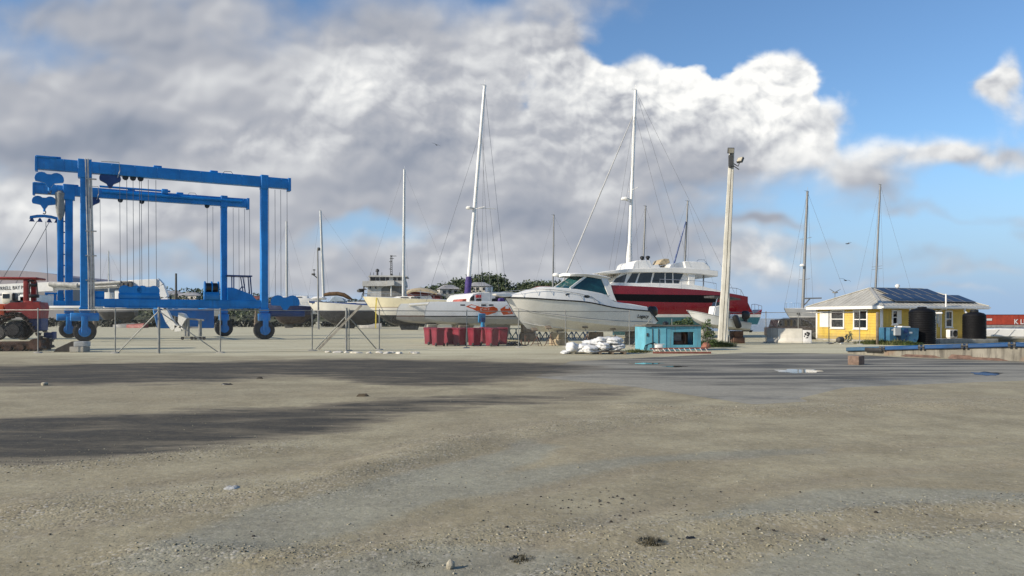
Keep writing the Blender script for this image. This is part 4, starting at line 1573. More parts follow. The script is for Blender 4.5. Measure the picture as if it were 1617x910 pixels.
    for px, py, b, th in ((896, 433.6, .50, .05), (901, 432.4, .85, .10), (911, 431.7, 1.08, .13), (925, 431.8, 1.16, .14), (945, 434, 1.16, .14), (960, 437, 1.14, .12), (964, 438.6, 1.05, .06)):
        p = F.at(px, py, -b)
        rows.append([Vector((p.x, y, p.z + dz)) for y, dz in ((-b, -.04), (-b * .86, .02), (0, .09), (b * .86, .02), (b, -.04), (b * .9, -.04 - th), (0, -th), (-b * .9, -.04 - th))])
    mb.loft(rows, cap=True, smooth=True)
    mb.build('hardtop', WHITE, root, sharp=35)
    mb = MB()
    mb.path([F.at(907, 454, -.75), F.at(897, 447, -.4), F.at(891, 443, -.1)], .015, 5)
    mb.path([F.at(888, 454, -.1), F.at(884, 446, .2), F.at(884, 441, .35)], .015, 5)
    mb.build('wiper', BLACK, root)
    for px, py in ((897, 466), (926.5, 468.4)):
        mb = MB()
        c = F.at(px, py, -1.31 if px > 910 else -1.17)
        mb.lathe([(.02, -.05), (.14, -.05), (.14, .05), (.02, .05)], (0, 0, 0), (0, 1, 0), 16)
        mb.v = [(v[0] * 1.35 + c.x, v[1] + c.y, v[2] * .62 + c.z) for v in mb.v]
        mb.build('porthole', BLACK, root)
    # bow rail
    mb = MB()
    rail = [F.at(797, 461, -.15), F.at(820, 458.5, -.55), F.at(845, 456.5, -.82), F.at(868, 457, -1.02), F.at(892, 460, -1.2), F.at(915, 464, -1.32), F.at(935, 469, -1.4), F.at(947, 478, -1.48)]
    for s in (lambda v: v, mir):
        mb.path([s(p) for p in rail], .014, 6)
        for p, q in zip(rail[:-1], [(806, 468), (828, 469.5), (853, 471), (878, 473), (902, 475), (923, 476.5), (942, 480)]):
            mb.tube(s(p), s(F.at(q[0], q[1], p.y - .10)), .011, n=5)
    mb.path([rail[0], F.at(789, 462, 0), mir(rail[0])], .014, 6)
    mb.build('bow_rail', CHROME, root)
    mb = MB()
    F.sil(mb, [(782, 464), (800, 463), (808, 466), (806, 469), (797, 469.5), (784, 467)], -.26, .26)
    mb.build('anchor_platform', WHITE, root, bevel=.03)
    text_mesh('Legacy', 'lettering', .30, BLACK, hull, F.at(1006, 502, -1.565), (1, 0, -.02), (0, -.03, 1), .006, shear=.35, bold=.004)
    z = F.at(1034, 497, -.4).z
    outboard(root, F.at(1033, 497, -.45).x - .12, -.45, z - .12, .95)
    outboard(root, F.at(1033, 497, -.45).x - .12, .45, z - .12, .95)
    mb = MB()                                                        # rod holders and aerial on the hardtop
    mb.tube(F.at(893, 432, .3), F.at(899, 421, .3), .012, n=5)
    mb.lathe([(.02, 0), (.24, .02), (.27, .10), (.2, .2), (.02, .24)], F.at(879, 437, .8), n=16)
    mb.build('aerial', WHITE, root)
    M = root.matrix_basis
    for px, row, y, l in ((845, 545, -.50, 'bow'), (866.5, 546, -.85, 'second'), (924, 546, -1.05, 'third'), (968, 546, -1.1, 'aft')):
        p = F.at(px, row, y)
        w = M @ Vector((p.x, y - .25, 0))
        zz = {'bow': .96, 'second': 1.08, 'third': 1.12, 'aft': 1.02}[l]
        boat_stand({'bow': 'rusty tripod stand nearest the bow of the white powerboat', 'second': 'rusty tripod stand with square pad, second from the white powerboat bow',
                    'third': 'rusty tripod stand under the windows of the white powerboat', 'aft': 'rusty tripod stand nearest the stern of the white powerboat'}[l], (w.x, w.y, 0), zz, lean=(-.05, .28))
    for px, h, wd, mt, lb in ((882, .80, .75, paint('tan_block', (.36, .29, .19), .9, .2, 2, bump=.4, spots=.2), 'tan keel block under the white powerboat bow'), (941, .80, .6, WOOD, 'dark timber keel block under the middle of the white powerboat'), (1000, .82, .7, CONC, 'grey keel block under the white powerboat stern')):
        p = M @ Vector((F.at(px, 530, 0).x, 0, 0))
        b = MB()
        b.bbox((-wd / 2, -.5, 0), (wd / 2, .5, h * .48), .03)
        b.bbox((-wd / 2 + .04, -.45, h * .48 + .003), (wd / 2 - .03, .47, h * .96), .04)
        o = b.build('keel_block', mt, bevel=.02)
        o.location = p
        o.rotation_euler = (0, 0, a + RNG.uniform(-.1, .1))
        tag(o, lb, 'block', 'blocks under the keels')


powerboat()


# -- big red catamaran
def red_catamaran():
    a = math.atan2(3.0, 15.47)
    root = thing('sailing_catamaran', 'large red hulled sailing catamaran with long black window band and white flybridge', 'sailing boat', (4.83, 60, 0), a)
    F = Frame(root)
    red = (.175, .003, .011)
    hp = paint('red_hull_paint', red, .28, .08, .5, coat=.35, bands=[(0, (.035, .15, .19)), (1.70, (.66, .66, .63)), (1.93, red)], streak=.06, streakcol=(.05, .01, .012))
    BK = .90
    sheer = [(905, 449), (940, 449.7), (990, 451.4), (1050, 454.4), (1110, 458.4), (1150, 463), (1181, 468.6)]
    bs = [.05, .42, .72, .88, .90, .86, .78]
    for yc, nm in ((0.0, 'hull'), (6.6, 'hull')):
        ctrl = []
        for (px, py), b in zip(sheer, bs):
            q = F.at(px, py, -b)
            zz = [.85, .8, .78, .78, .82, .95, 1.25][sheer.index((px, py))]
            ctrl.append([Vector((q.x, yc, zz)), Vector((q.x, yc - b * .62, zz + .28)), Vector((q.x, yc - b * .93, 1.75)), Vector((q.x, yc - b * .99, 2.7)), Vector((q.x, yc - b, q.z))])
        hull, deck, rings = hull_build(ctrl, hp, WHITE, root, n=40, yc=yc, sharp=30)
        if yc == 0:
            bv = bvh_of(hull)
            X = lambda px, py: tuple(F.at(px, py, -.86).xz)
            pt = skin_patch([X(915, 461.5), X(960, 464), X(1040, 465.4), X(1100, 466.0), X(1140, 466.6), X(1136, 471), X(1128, 478.2), X(1090, 477.8), X(1030, 476.8), X(975, 474.6), X(915, 471.5)], bv, -1, .010, .4)
            pt.build('hull_window', paint('black_hull_glass', (.004, .004, .005), .5, .1, 1, spec=.15), hull, fix=False)
        k = MB()                                                     # low keel the hull stands on
        xa, xb = F.at(1010, 500, 0).x, F.at(1090, 500, 0).x
        k.loft([[Vector((xa + t * (xb - xa), yc + w * (.16 if i else -.16), z)) for t, i in ((0, 0), (0, 1), (1, 1), (1, 0))] for z, w in ((.12, 1), (.95, 1.3))], cap=True)
        k.build('keel', paint('antifouling', (.04, .14, .175), .7, .2, 1), hull)
        st = MB()                                                    # stepped stern
        F.sil(st, [(1178, 469), (1181, 469), (1181, 478), (1189.5, 496), (1195, 494.5), (1203.5, 489), (1201, 501), (1196, 512.5), (1186, 512), (1178, 508)], yc - .74, yc + .74)
        st.build('stern_step', hp, hull)
        rl = MB()
        for px, t, b in ((1187, 481, 494), (1192, 480.5, 495), (1198, 482, 493), (1203, 483.5, 490)):
            rl.tube(F.at(px, t, yc - .6), F.at(px, b, yc - .6), .02, n=5)
        rl.path([F.at(1187, 481, yc - .6), F.at(1192, 480.5, yc - .6), F.at(1198, 482, yc - .6), F.at(1203, 483.5, yc - .6)], .02, 5)
        rl.build('stern_rail', CHROME, hull)
    b = MB()
    F.sil(b, [(950, 453), (1150, 463.5), (1150, 478), (950, 474)], .5, 6.1)
    b.build('bridge_deck', WHITE, root)
    # coaming, saloon, windows
    b = MB()
    F.sil(b, [(958, 451.5), (966, 446.5), (1092, 449.5), (1108, 452), (1140, 459.5), (1138, 462), (1050, 456), (958, 452.6)], -.30, 6.9)
    b.build('coaming', WHITE, root, bevel=.03)
    b = MB()
    F.sil(b, [(964, 448), (982, 430), (1094, 430), (1096, 452), (964, 449)], .10, 6.4)
    cab = b.build('saloon', WHITE, root, bevel=.04)
    for poly in ([(968, 446.5), (972, 440), (990, 432.5), (986, 446.5)], [(989.5, 446.6), (998, 432), (1008.5, 431.7), (1003, 446.6)], [(1006, 446.7), (1011, 431.6), (1030.5, 430.6), (1027, 446.7)],
                 [(1029.3, 446.7), (1034, 430.7), (1049.5, 431), (1049.5, 447.2)], [(1051.2, 447.2), (1051.2, 431), (1061.6, 431), (1061.6, 447.3)], [(1063.6, 447.3), (1063.6, 431.2), (1079, 432.6), (1071.5, 447.7)]):
        w = MB()
        F.sil(w, poly, .085, .14)
        w.build('window', GLASS, cab)
    b = MB()
    F.sil(b, [(942, 431.5), (955, 428.5), (985, 425.5), (1000, 424.2), (1050, 422.5), (1085, 423), (1134.5, 427.6), (1134, 437.2), (1105, 433.2), (1060, 430.6), (1000, 430.4), (965, 432.5)], -.25, 6.8)
    rf = b.build('roof', WHITE, root, bevel=.05)
    b = MB()
    F.sil(b, [(998, 425), (1001, 415), (1005, 411.5), (1027, 410.8), (1030, 419), (1040, 417.5), (1044, 424)], 1.2, 5.4)
    b.build('flybridge_console', WHITE, rf, bevel=.06)
    b = MB()
    F.sil(b, [(1056, 424), (1060, 417), (1084, 412.5), (1112, 414), (1121, 421), (1122, 427)], 1.0, 5.6)
    b.build('flybridge_coaming', WHITE, rf, bevel=.05)
    b = MB()
    F.sil(b, [(1040, 418), (1044, 410.5), (1050, 408.4), (1056.5, 409), (1058.5, 415), (1052, 418), (1046, 417)], 2.0, 3.6)
    b.build('sail_cover', paint('tan_canvas', (.42, .34, .22), .85, .15, 3, bump=.4), rf, bevel=.05)
    b = MB()
    F.sil(b, [(1080, 413), (1088, 412.5), (1093, 424), (1098.5, 431), (1097, 452), (1088, 451), (1087, 434), (1083, 424)], -.10, .25)
    F.sil(b, [(1080, 413), (1088, 412.5), (1093, 424), (1098.5, 431), (1097, 452), (1088, 451), (1087, 434), (1083, 424)], 6.2, 6.5)
    b.build('arch', WHITE, root, bevel=.04)
    b = MB()
    b.tube(F.at(1111, 435, .3), F.at(1110.5, 458, .1), .06, n=8)
    b.tube(F.at(1111, 435, 6.0), F.at(1110.5, 458, 6.3), .06, n=8)
    b.build('roof_post', ALUDK, root)
    b = MB()
    rail = [(1042, 441), (1076, 442.3), (1110, 444.5), (1131, 448)]
    for pts, lows in ((rail, [455, 456.5, 458.5, 461]), ([(1149, 454.5), (1163, 455.5), (1170, 458), (1174, 466)], [463, 465, 467, 468])):
        b.path([F.at(px, py, -.75) for px, py in pts], .022, 5)
        for (px, py), l in zip(pts, lows):
            b.tube(F.at(px, py, -.75), F.at(px, l, -.78), .018, n=5)
    for pts in ([(1100, 413), (1103, 410.5), (1112, 410.5), (1118, 419)], [(1100, 417), (1116, 416)]):
        b.path([F.at(px, py, 1.1) for px, py in pts], .022, 5)
    b.build('guard_rail', CHROME, root)
    for px, py in ((1014, 410.5), (1023, 410)):
        k = MB()
        k.lathe([(.1, 0), (.11, .12), (.19, .16), (.19, .3), (.1, .36)], F.at(px, py, 3.0) + Vector((0, 0, -.05)), n=14)
        k.build('winch', BLACK, rf)
    # rig
    y = 3.3
    base, top = F.at(993, 424, y), F.at(1003.6, 143, y)
    stays = [(.88, F.at(1070, 440, .2)), (1.0, F.at(1090, 424, 6.3)), (.86, F.at(958, 450, .1)), (.60, F.at(1010, 452, .3)), (1.0, F.at(1160, 463, 3.3)), (.62, F.at(966, 450, 6.4)), (.88, F.at(985, 449, -.4))]
    ms = rig(root, base, top, .155, .13, WHITE, [(.44, 1.25, .1)], stays)
    m = MB()
    m.path([base.lerp(top, t) for t in (-.005, .03, .06, .1, .14)], [.30, .25, .27, .22, .17], 10)
    m.build('mast_boot', paint('white_canvas', (.62, .61, .58), .8, .1, 4, bump=.5), ms)
    m = MB()
    c = F.at(991, 315, y) + Vector((-.25, -.15, -.1))
    m.lathe([(.08, -.02), (.36, .02), (.38, .14), (.3, .24), (.05, .27)], c, n=18)
    m.beam(c + Vector((0, 0, 0)), c + Vector((.4, .1, -.1)), .08, .05)
    m.build('radar_dome', WHITE, ms)
    m = MB()
    fs0, fs1 = base.lerp(top, .88), F.at(886, 452, y)
    m.path([fs0, fs0.lerp(fs1, .5), fs1], [.035, .06, .07], 7)
    m.build('furled_headsail', paint('grey_sailcloth', (.42, .42, .41), .8, .1, 2), root)
    m = MB()
    F.sil(m, [(945, 432), (958, 434), (985, 438), (999, 444), (985, 445.5), (966, 441), (950, 437)], 1.5, 1.9)
    m.build('furled_sail', paint('white_canvas', (.62, .61, .58)), root, bevel=.05)


red_catamaran()


# -- white catamaran with the orange graphic
def white_catamaran():
    a = math.atan2(3.1, 7.0)
    root = thing('racing_catamaran', 'white sailing catamaran with orange hull graphic and purple mast cover', 'sailing boat', (-5.62, 50, 0), a)
    F = Frame(root)
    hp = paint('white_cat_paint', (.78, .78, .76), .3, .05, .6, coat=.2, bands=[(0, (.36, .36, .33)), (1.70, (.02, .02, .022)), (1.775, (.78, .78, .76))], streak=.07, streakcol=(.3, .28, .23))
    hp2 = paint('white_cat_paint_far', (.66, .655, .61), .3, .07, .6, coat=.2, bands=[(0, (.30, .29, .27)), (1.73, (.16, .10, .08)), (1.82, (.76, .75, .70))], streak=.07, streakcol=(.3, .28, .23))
    L = 10.2
    b_of = lambda t: .62 * math.sin(min(1, .06 + t * 1.6) * math.pi / 2) * (1 - .18 * max(0, t - .6) / .4)
    hull0 = None
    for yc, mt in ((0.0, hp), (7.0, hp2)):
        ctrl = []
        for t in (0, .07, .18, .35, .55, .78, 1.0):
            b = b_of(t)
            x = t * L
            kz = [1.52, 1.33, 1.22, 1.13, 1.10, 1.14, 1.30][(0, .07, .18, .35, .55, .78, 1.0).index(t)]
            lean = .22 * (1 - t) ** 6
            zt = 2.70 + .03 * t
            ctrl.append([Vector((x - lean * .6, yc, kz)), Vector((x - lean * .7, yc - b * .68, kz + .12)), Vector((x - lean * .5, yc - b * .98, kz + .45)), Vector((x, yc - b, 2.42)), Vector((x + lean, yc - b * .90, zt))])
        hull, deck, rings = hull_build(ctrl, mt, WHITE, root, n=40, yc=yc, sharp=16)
        if yc == 0:
            hull0, bv = hull, bvh_of(hull)
        for t in (.25, .75):
            pass
        k = MB()
        xk = L * .5
        k.loft([[Vector((xk + dx * w, yc + s * .12 * w, z)) for dx, s in ((-.9, -1), (-.9, 1), (.9, 1), (.9, -1))] for z, w in ((.32, .8), (1.2, 1.0))], cap=True)
        k.build('keel', CONC if yc else paint('grey_antifouling', (.2, .2, .19), .7, .2, 1), hull)
    X = lambda zx, zy: tuple(F.at(680 + zx * 180 / 1617, 430 + zy * 100 / 898, -.58).xz)
    orange = paint('orange_graphic', (.62, .085, .012), .4, .12, 4, spots=.08, spotcol=(.35, .08, .04))
    for poly in ([(508, 487), (590, 455), (720, 492), (800, 502), (890, 484), (945, 512), (955, 548), (925, 572), (810, 610), (720, 582), (600, 520)],
                 [(985, 522), (1090, 462), (1140, 540), (1172, 592), (1100, 600), (1030, 607), (997, 562)]):
        skin_patch([X(*p) for p in poly], bv, -1, .006, .25).build('hull_graphic', orange, hull0, fix=False)
    pale = paint('pale_pink_paint', (.62, .36, .30), .5, .2, 6)
    for poly in ([(705, 515), (740, 500), (748, 512), (722, 530), (735, 545), (715, 552)], [(752, 520), (800, 518), (800, 530), (752, 534)], [(808, 520), (830, 505), (838, 520), (820, 540)], [(1095, 560), (1135, 570), (1140, 582), (1090, 580)]):
        skin_patch([X(*p) for p in poly], bv, -1, .011, .3).build('graphic_highlight', pale, hull0, fix=False)
    for (x0, y0, x1, y1) in ((437, 457, 500, 474), (722, 456, 790, 477), (826, 456, 890, 476)):
        skin_patch([X(x0, y0), X(x1, y0), X(x1, y1), X(x0, y1)], bv, -1, .009, .2).build('port_light', BLACK, hull0, fix=False)
    fr = MB()
    c = [F.at(680 + q[0] * 180 / 1617, 430 + q[1] * 100 / 898, -.60) for q in ((706, 438), (802, 438), (806, 490), (702, 490))]
    fr.path(c, .016, 4, closed=True)
    fr.build('ladder_frame', CHROME, hull0)
    # bridge deck, beams, coach roof
    b = MB()
    b.bbox((3.6, .3, 2.05), (9.4, 6.7, 2.66), .08)
    b.build('bridge_deck', WHITE, root)
    b = MB()
    b.tube((.9, 0, 2.62), (.9, 7, 2.62), .11, n=10)
    b.build('cross_beam', ALU, root)
    b = MB()
    P = lambda zx, zy: (680 + zx * 180 / 1617, 430 + zy * 100 / 898)
    F.sil(b, [P(*q) for q in ((540, 425), (548, 365), (600, 305), (680, 285), (900, 280), (1290, 292), (1310, 330), (1120, 350), (1110, 425))], 1.1, 5.9)
    cr = b.build('coach_roof', WHITE, root, bevel=.05)
    for poly, mt in (([(565, 405), (568, 360), (618, 330), (622, 405)], GLASS), ([(648, 408), (648, 378), (720, 375), (720, 408)], GLASS), ([(872, 425), (872, 378), (920, 372), (922, 348), (1060, 352), (1060, 418)], GLASS)):
        w = MB()
        F.sil(w, [P(*q) for q in poly], 1.06, 1.12)
        w.build('window', mt, cr)
    w = MB()
    F.sil(w, [P(*q) for q in ((648, 364), (648, 322), (722, 322), (718, 364))], 1.04, 1.13)
    w.build('red_panel', paint('red_panel', (.45, .03, .03), .5), cr)
    w = MB()
    w.path([F.at(*P(*q), 1.0) for q in ((795, 280), (800, 210), (860, 210), (862, 280))], .03, 6)
    w.bbox(F.at(*P(812, 275), 1.1), F.at(*P(845, 215), 1.6))
    w.build('hatch_frame', CHROME, cr)
    w = MB()
    F.sil(w, [P(*q) for q in ((965, 415), (975, 370), (1040, 365), (1058, 412))], .75, 1.02)
    w.build('sail_bag', paint('purple_canvas', (.055, .035, .16), .8, .2, 3, bump=.4), root, bevel=.06)
    w = MB()
    F.sil(w, [P(*q) for q in ((440, 420), (455, 380), (560, 372), (590, 385), (580, 420))], 1.6, 3.6)
    w.build('folded_awning', paint('faded_red_canvas', (.36, .10, .08), .85, .2, 3, bump=.4), root, bevel=.06)
    for q, col in ((425, (.55, .40, .30)), (1000, (.03, .03, .03))):
        pass
    # raked mast with its purple boot
    y = 3.5
    base, top = F.at(737, 478, y), F.at(765.3, 136, y)
    stays = [(.80, F.at(672, 479, y)), (1.0, F.at(760, 470, .1)), (1.0, F.at(801, 476, 3.4)), (.55, F.at(757, 472, .1)), (.80, F.at(775, 476, .1)), (.42, F.at(768, 476, 3.6)), (.80, F.at(790, 476, 6.8))]
    ms = rig(root, base, top, .155, .11, WHITE, [(.43, 1.1, .35)], stays)
    m = MB()
    m.path([base.lerp(top, t) for t in (.012, .03, .06, .09, .118)], [.24, .25, .23, .25, .20], 10)
    m.build('mast_cover', paint('purple_canvas', (.04, .022, .17)), ms)
    m = MB()
    m.lathe([(.05, 0), (.24, .02), (.26, .12), (.2, .2), (.03, .22)], base.lerp(top, .43) + Vector((-.4, 0, -.05)), n=14)
    m.build('radar_dome', WHITE, ms)
    m = MB()
    m.tube(base.lerp(top, .435) + Vector((.1, 0, 0)), base.lerp(top, .435) + Vector((1.6, -.2, .0)), .03, n=6)
    m.build('crosstree', WHITE, ms)
    M = root.matrix_basis
    g = paint('bright_blue_stand', (.02, .20, .42), .5, .2, 3)
    st = thing('jack_post', 'bright blue jack post pressed against the orange graphic hull', 'boat stand', M @ Vector((F.at(763, 520, -1.0).x, -.95, 0)), a)
    q = MB()
    q.bbox((-.22, -.12, 0), (.22, .12, .06))
    q.beam((-.0, 0, .05), (-.02, 0, 1.35), .32, .16)
    q.build('post', g, st)
    q = MB()
    q.box((-.04, .1, 1.62), (.52, .12, .62), (.12, 0, .0))
    q.build('pad', g, st, bevel=.05)
    q = MB()
    q.box((.0, -.01, 1.5), (.26, .1, .3))
    q.build('bracket', BLUEDK, st)
    for t, yy in ((.25, 0), (.72, 0), (.25, 7), (.72, 7)):
        p = M @ Vector((t * L, yy, 0))
        b = MB()
        b.bbox((-.45, -.4, 0), (.45, .4, .60), .04)
        b.bbox((-.4, -.35, .603), (.4, .35, 1.16), .05)
        o = b.build('keel_block', WOOD if yy == 0 else CONC, bevel=.02)
        o.location = p
        o.rotation_euler = (0, 0, a)
        tag(o, {(.25, 0): 'timber block stack under the near hull bow of the white catamaran', (.72, 0): 'timber block stack under the near hull stern of the white catamaran',
                (.25, 7): 'pale block stack under the far hull bow of the white catamaran', (.72, 7): 'pale block stack under the far hull stern of the white catamaran'}[(t, yy)], 'block', 'blocks under the keels')


white_catamaran()


# -- open white boat by the lamp pole
def skiff():
    a = R(16)
    o = W(1088, HZ, 47.6)
    root = thing('open_boat', 'small open white boat with centre console and black fender, on blocks behind the lamp pole', 'motor boat', (o.x, 47.6, 0), a)
    F = Frame(root)
    g = [(1086, 490.5), (1110, 494.5), (1140, 501), (1165, 506.5), (1187, 511)]
    bt = [(1094, 503), (1112, 515), (1140, 520), (1165, 522), (1184, 522.5)]
    bs = [.05, .55, .88, .92, .85]
    ctrl = []
    for (px, py), (qx, qy), b in zip(g, bt, bs):
        s = F.at(px, py, -b)
        k = F.at(qx, qy, 0)
        c = F.at((px + 2 * qx) / 3, (py + 2 * qy) / 3 + 1.0, -b * .86)
        ctrl.append([k, k.lerp(c, .55) + Vector((0, 0, -.02)), c, c.lerp(s, .5), s])
    hull, deck, rings = hull_build(ctrl, paint('skiff_paint', (.62, .63, .61), .4, .08, 1.5, streak=.25, streakcol=(.3, .28, .22)), paint('skiff_inside', (.48, .49, .48), .6, .1, 2), root, n=26, sharp=22, deck_z=-.10)
    edge_strip(rings, hull, paint('grey_gunwale', (.36, .36, .35), .5), .03, 'gunwale')
    b = MB()
    F.sil(b, [(1127, 502), (1130, 484), (1140, 482), (1148, 487), (1150, 507)], -.38, .38)
    cn = b.build('console', WHITE, root, bevel=.03)
    b = MB()
    F.sil(b, [(1131, 484), (1134, 477), (1137, 477), (1139, 483)], -.30, .30)
    b.build('windscreen', GLASS, cn)
    b = MB()
    for y in (-.55, .55):
        b.tube(F.at(1133, 469, y), F.at(1126, 499, y), .028, n=6)
        b.tube(F.at(1151, 470, y), F.at(1150, 505, y), .028, n=6)
    b.build('top_post', CHROME, root)
    b = MB()
    F.sil(b, [(1128, 467), (1156, 469), (1170, 472), (1170, 474), (1156, 472.5), (1128, 470)], -.62, .62)
    b.build('canvas_top', DKSTEEL, root)
    b = MB()
    F.sil(b, [(1150, 500), (1163, 496), (1168, 502), (1168, 508), (1150, 506)], -.3, .3)
    b.build('seat_box', WHITE, root, bevel=.03)
    p = F.at(1175, 503, 0)
    outboard(root, F.at(1189, 505, 0).x - .55, 0, F.at(1187, 506, 0).z + .05, .82)
    b = MB()
    p0, p1 = F.at(1160, 498, -1.05), F.at(1167, 517, -1.08)
    d = (p1 - p0).normalized()
    b.lathe([(.05, 0), (.17, .05), (.20, .15), (.20, .72), (.17, .82), (.05, .87)], p0, d, 16)
    b.build('fender', BLACK, root)
    M = root.matrix_basis
    for px, mt, lb, h in ((1162, RUST, 'brown keel block under the stern of the open white boat', .80), (1112, CONC, 'pale keel block under the bow of the open white boat', .95)):
        q = M @ Vector((F.at(px, 530, 0).x, 0, 0))
        b = MB()
        b.bbox((-.42, -.4, 0), (.42, .4, h * .5), .03)
        b.bbox((-.3, -.35, h * .5 + .003), (.34, .35, h), .03)
        o2 = b.build('keel_block', mt, bevel=.02)
        o2.location = (q.x, q.y, 0)
        o2.rotation_euler = (0, 0, a)
        tag(o2, lb, 'block', 'blocks under the keels')


skiff()


# -- monohull yachts
def yacht(label, Y, deg, px0, px1, rows, zk, bands, mast, spread=(.5,), deckmat=None, roof=True, boom=None, group='masts and yachts in the distance', floating=False, rail=True, dark=False, stays=True, beam=1.6):
    """rows = sheer row at bow, middle, stern (photo); mast = (base px, base row, top px, top row, radius)"""
    o = W(px0, HZ, Y)
    root = thing('sailing_yacht', label, 'sailing boat', (o.x, Y, 0), R(deg), group)
    F = Frame(root)
    L = F.at(px1, HZ, 0).x
    mt = paint('yacht_hull_' + label[:18].replace(' ', '_'), bands[-1][1], .35, .08, .6, bands=bands, streak=.15, streakcol=(.25, .22, .18))
    ts = [0, .12, .3, .55, .8, 1]
    zs = np.interp(ts, [0, .5, 1], [F.at(px0, rows[0]).z, F.at((px0 + px1) / 2, rows[1]).z, F.at(px1, rows[2]).z])
    ctrl = []
    for t, z in zip(ts, zs):
        b = beam * [.03, .48, .86, 1.0, .93, .70][ts.index(t)]
        kz = zk + [.55 * (z - zk), .30 * (z - zk), .06, 0, .10, .42 * (z - zk)][ts.index(t)]
        x0 = t * L
        rk = (1 - t) ** 3
        ctrl.append([Vector((x0 + rk * L * .10, 0, kz)), Vector((x0 + rk * L * .08, -b * .55, kz + .10 * (z - kz))), Vector((x0 + rk * L * .05, -b * .9, kz + .38 * (z - kz))), Vector((x0 + rk * L * .02, -b, kz + .72 * (z - kz))), Vector((x0, -b * .97, z))])
    dm = deckmat or WHITE
    hull, deck, rings = hull_build(ctrl, mt, dm, root, n=30, sharp=40)
    if not floating:
        k = MB()
        k.loft([[Vector((L * .5 + dx * w, s * .12, z)) for dx, s in ((-L * .12, -1), (-L * .12, 1), (L * .10, 1), (L * .10, -1))] for z, w in ((.0, .8), (zk + .15, 1.0))], cap=True)
        k.build('keel', DKSTEEL, hull)
    if roof:
        zc = zs[3]
        c = MB()
        c.loft([[Vector((L * t, y * beam * w, zc + h)) for y, h in ((-1, -.05), (-.9, hh), (.9, hh), (1, -.05))] for t, w, hh in ((.28, .30, .08), (.36, .48, .36), (.62, .55, .44), (.72, .52, .42), (.74, .50, .02))], cap=True, closed=True)
        cr = c.build('coach_roof', dm, root, bevel=.03)
        w = MB()
        w.bbox((L * .40, -beam * .56, zc + .12), (L * .48, beam * .56, zc + .27))
        w.bbox((L * .51, -beam * .58, zc + .12), (L * .61, beam * .58, zc + .27))
        w.build('port_light', BLACK, cr)
    if rail:
        r = MB()
        pts = [q[0] + Vector((0, .06, .62)) for q in rings[1::3]]
        for sgn in (1, -1):
            pp = [Vector((p.x, p.y * sgn, p.z)) for p in pts]
            r.path(pp, .012, 4)
            for p in pp:
                r.tube(p, p - Vector((0, 0, .64)), .014, n=4)
        r.build('guard_rail', CHROME, root)
    if mast:
        bx, by, tx, ty, rr = mast
        base, top = F.at(bx, by), F.at(tx, ty)
        sp = [(f, beam * .62, .05) for f in spread]
        st = []
        if stays:
            st = [(1.0, rings[0][0]), (1.0, rings[-1][0] + Vector((0, beam * .7, 0))), (1.0, Vector((base.x + .2, -beam, base.z - .2))), (1.0, Vector((base.x + .2, beam, base.z - .2))), (.55, Vector((base.x - .5, -beam, base.z - .2))), (.55, Vector((base.x + .9, beam, base.z - .2)))]
        rig(root, base, top, rr, rr * .72, ALUDK if dark else ALU, sp, st)
        if boom:
            q = MB()
            p0 = base.lerp(top, .05)
            p0.z = base.z + 1.1
            q.path([p0, p0 + Vector((boom * .5, 0, .1)), p0 + Vector((boom, 0, .0))], [.13, .16, .09], 8)
            q.build('boom', paint('blue_sail_cover', (.05, .07, .14), .8, .2, 3), root)
    return root, F, rings


AF = (.018, .02, .026)
yacht('cream sailing yacht with navy sheer stripe and brown boom cover left of the ship', 120, 6, 486, 612, (476, 481, 484), .55, [(0, AF), (2.72, (.05, .06, .10)), (2.85, (.60, .58, .51))],
      (511, 471, 506, 333, .23), (.42,), boom=None)
r_, F_, rg = yacht('cream hulled yacht with tall mast and yellow strap in front of the ship', 105, 5, 573, 722, (468.5, 472.5, 475), .6, [(0, AF), (2.05, (.60, .58, .52)), (3.08, (.22, .14, .08)), (3.16, (.64, .58, .40))],
      (637, 471, 638.5, 268, .22), (.22, .46, .84), boom=None, group='masts and yachts in the distance')
q = MB()
q.beam(F_.at(594.5, 470.5, -.95), F_.at(593.5, 486, -1.35), .16, .02, up=(0, 1, 0))
q.beam(F_.at(593.5, 486, -1.35), F_.at(593.2, 518.5, -1.5), .16, .02, up=(0, 1, 0))
q.build('strap', paint('yellow_webbing', (.58, .45, .05), .7, .15, 4), r_)
q = MB()
tan = paint('tan_canvas', (.42, .34, .22))
rows = []
for px, py in ((642, 463), (650, 459), (662, 457.5), (676, 458.5), (690, 463)):
    a_, b_ = F_.at(px, py, -1.5), F_.at(px, py, 1.5)
    rows.append([a_ + Vector((0, 0, -.22)), a_, (a_ + b_) / 2 + Vector((0, 0, .25)), b_, b_ + Vector((0, 0, -.22))])
q.loft(rows, closed=False, smooth=True)
q.build('bimini_top', tan, r_, fix=False)
q = MB()
for px, py in ((644, 462), (664, 457.5), (688, 462)):
    q.path([F_.at(px, py, -1.5), F_.at(664, 474, -1.5)], .03, 5)
    q.path([F_.at(px, py, 1.5), F_.at(664, 474, 1.5)], .03, 5)
q.build('bimini_frame', CHROME, r_)
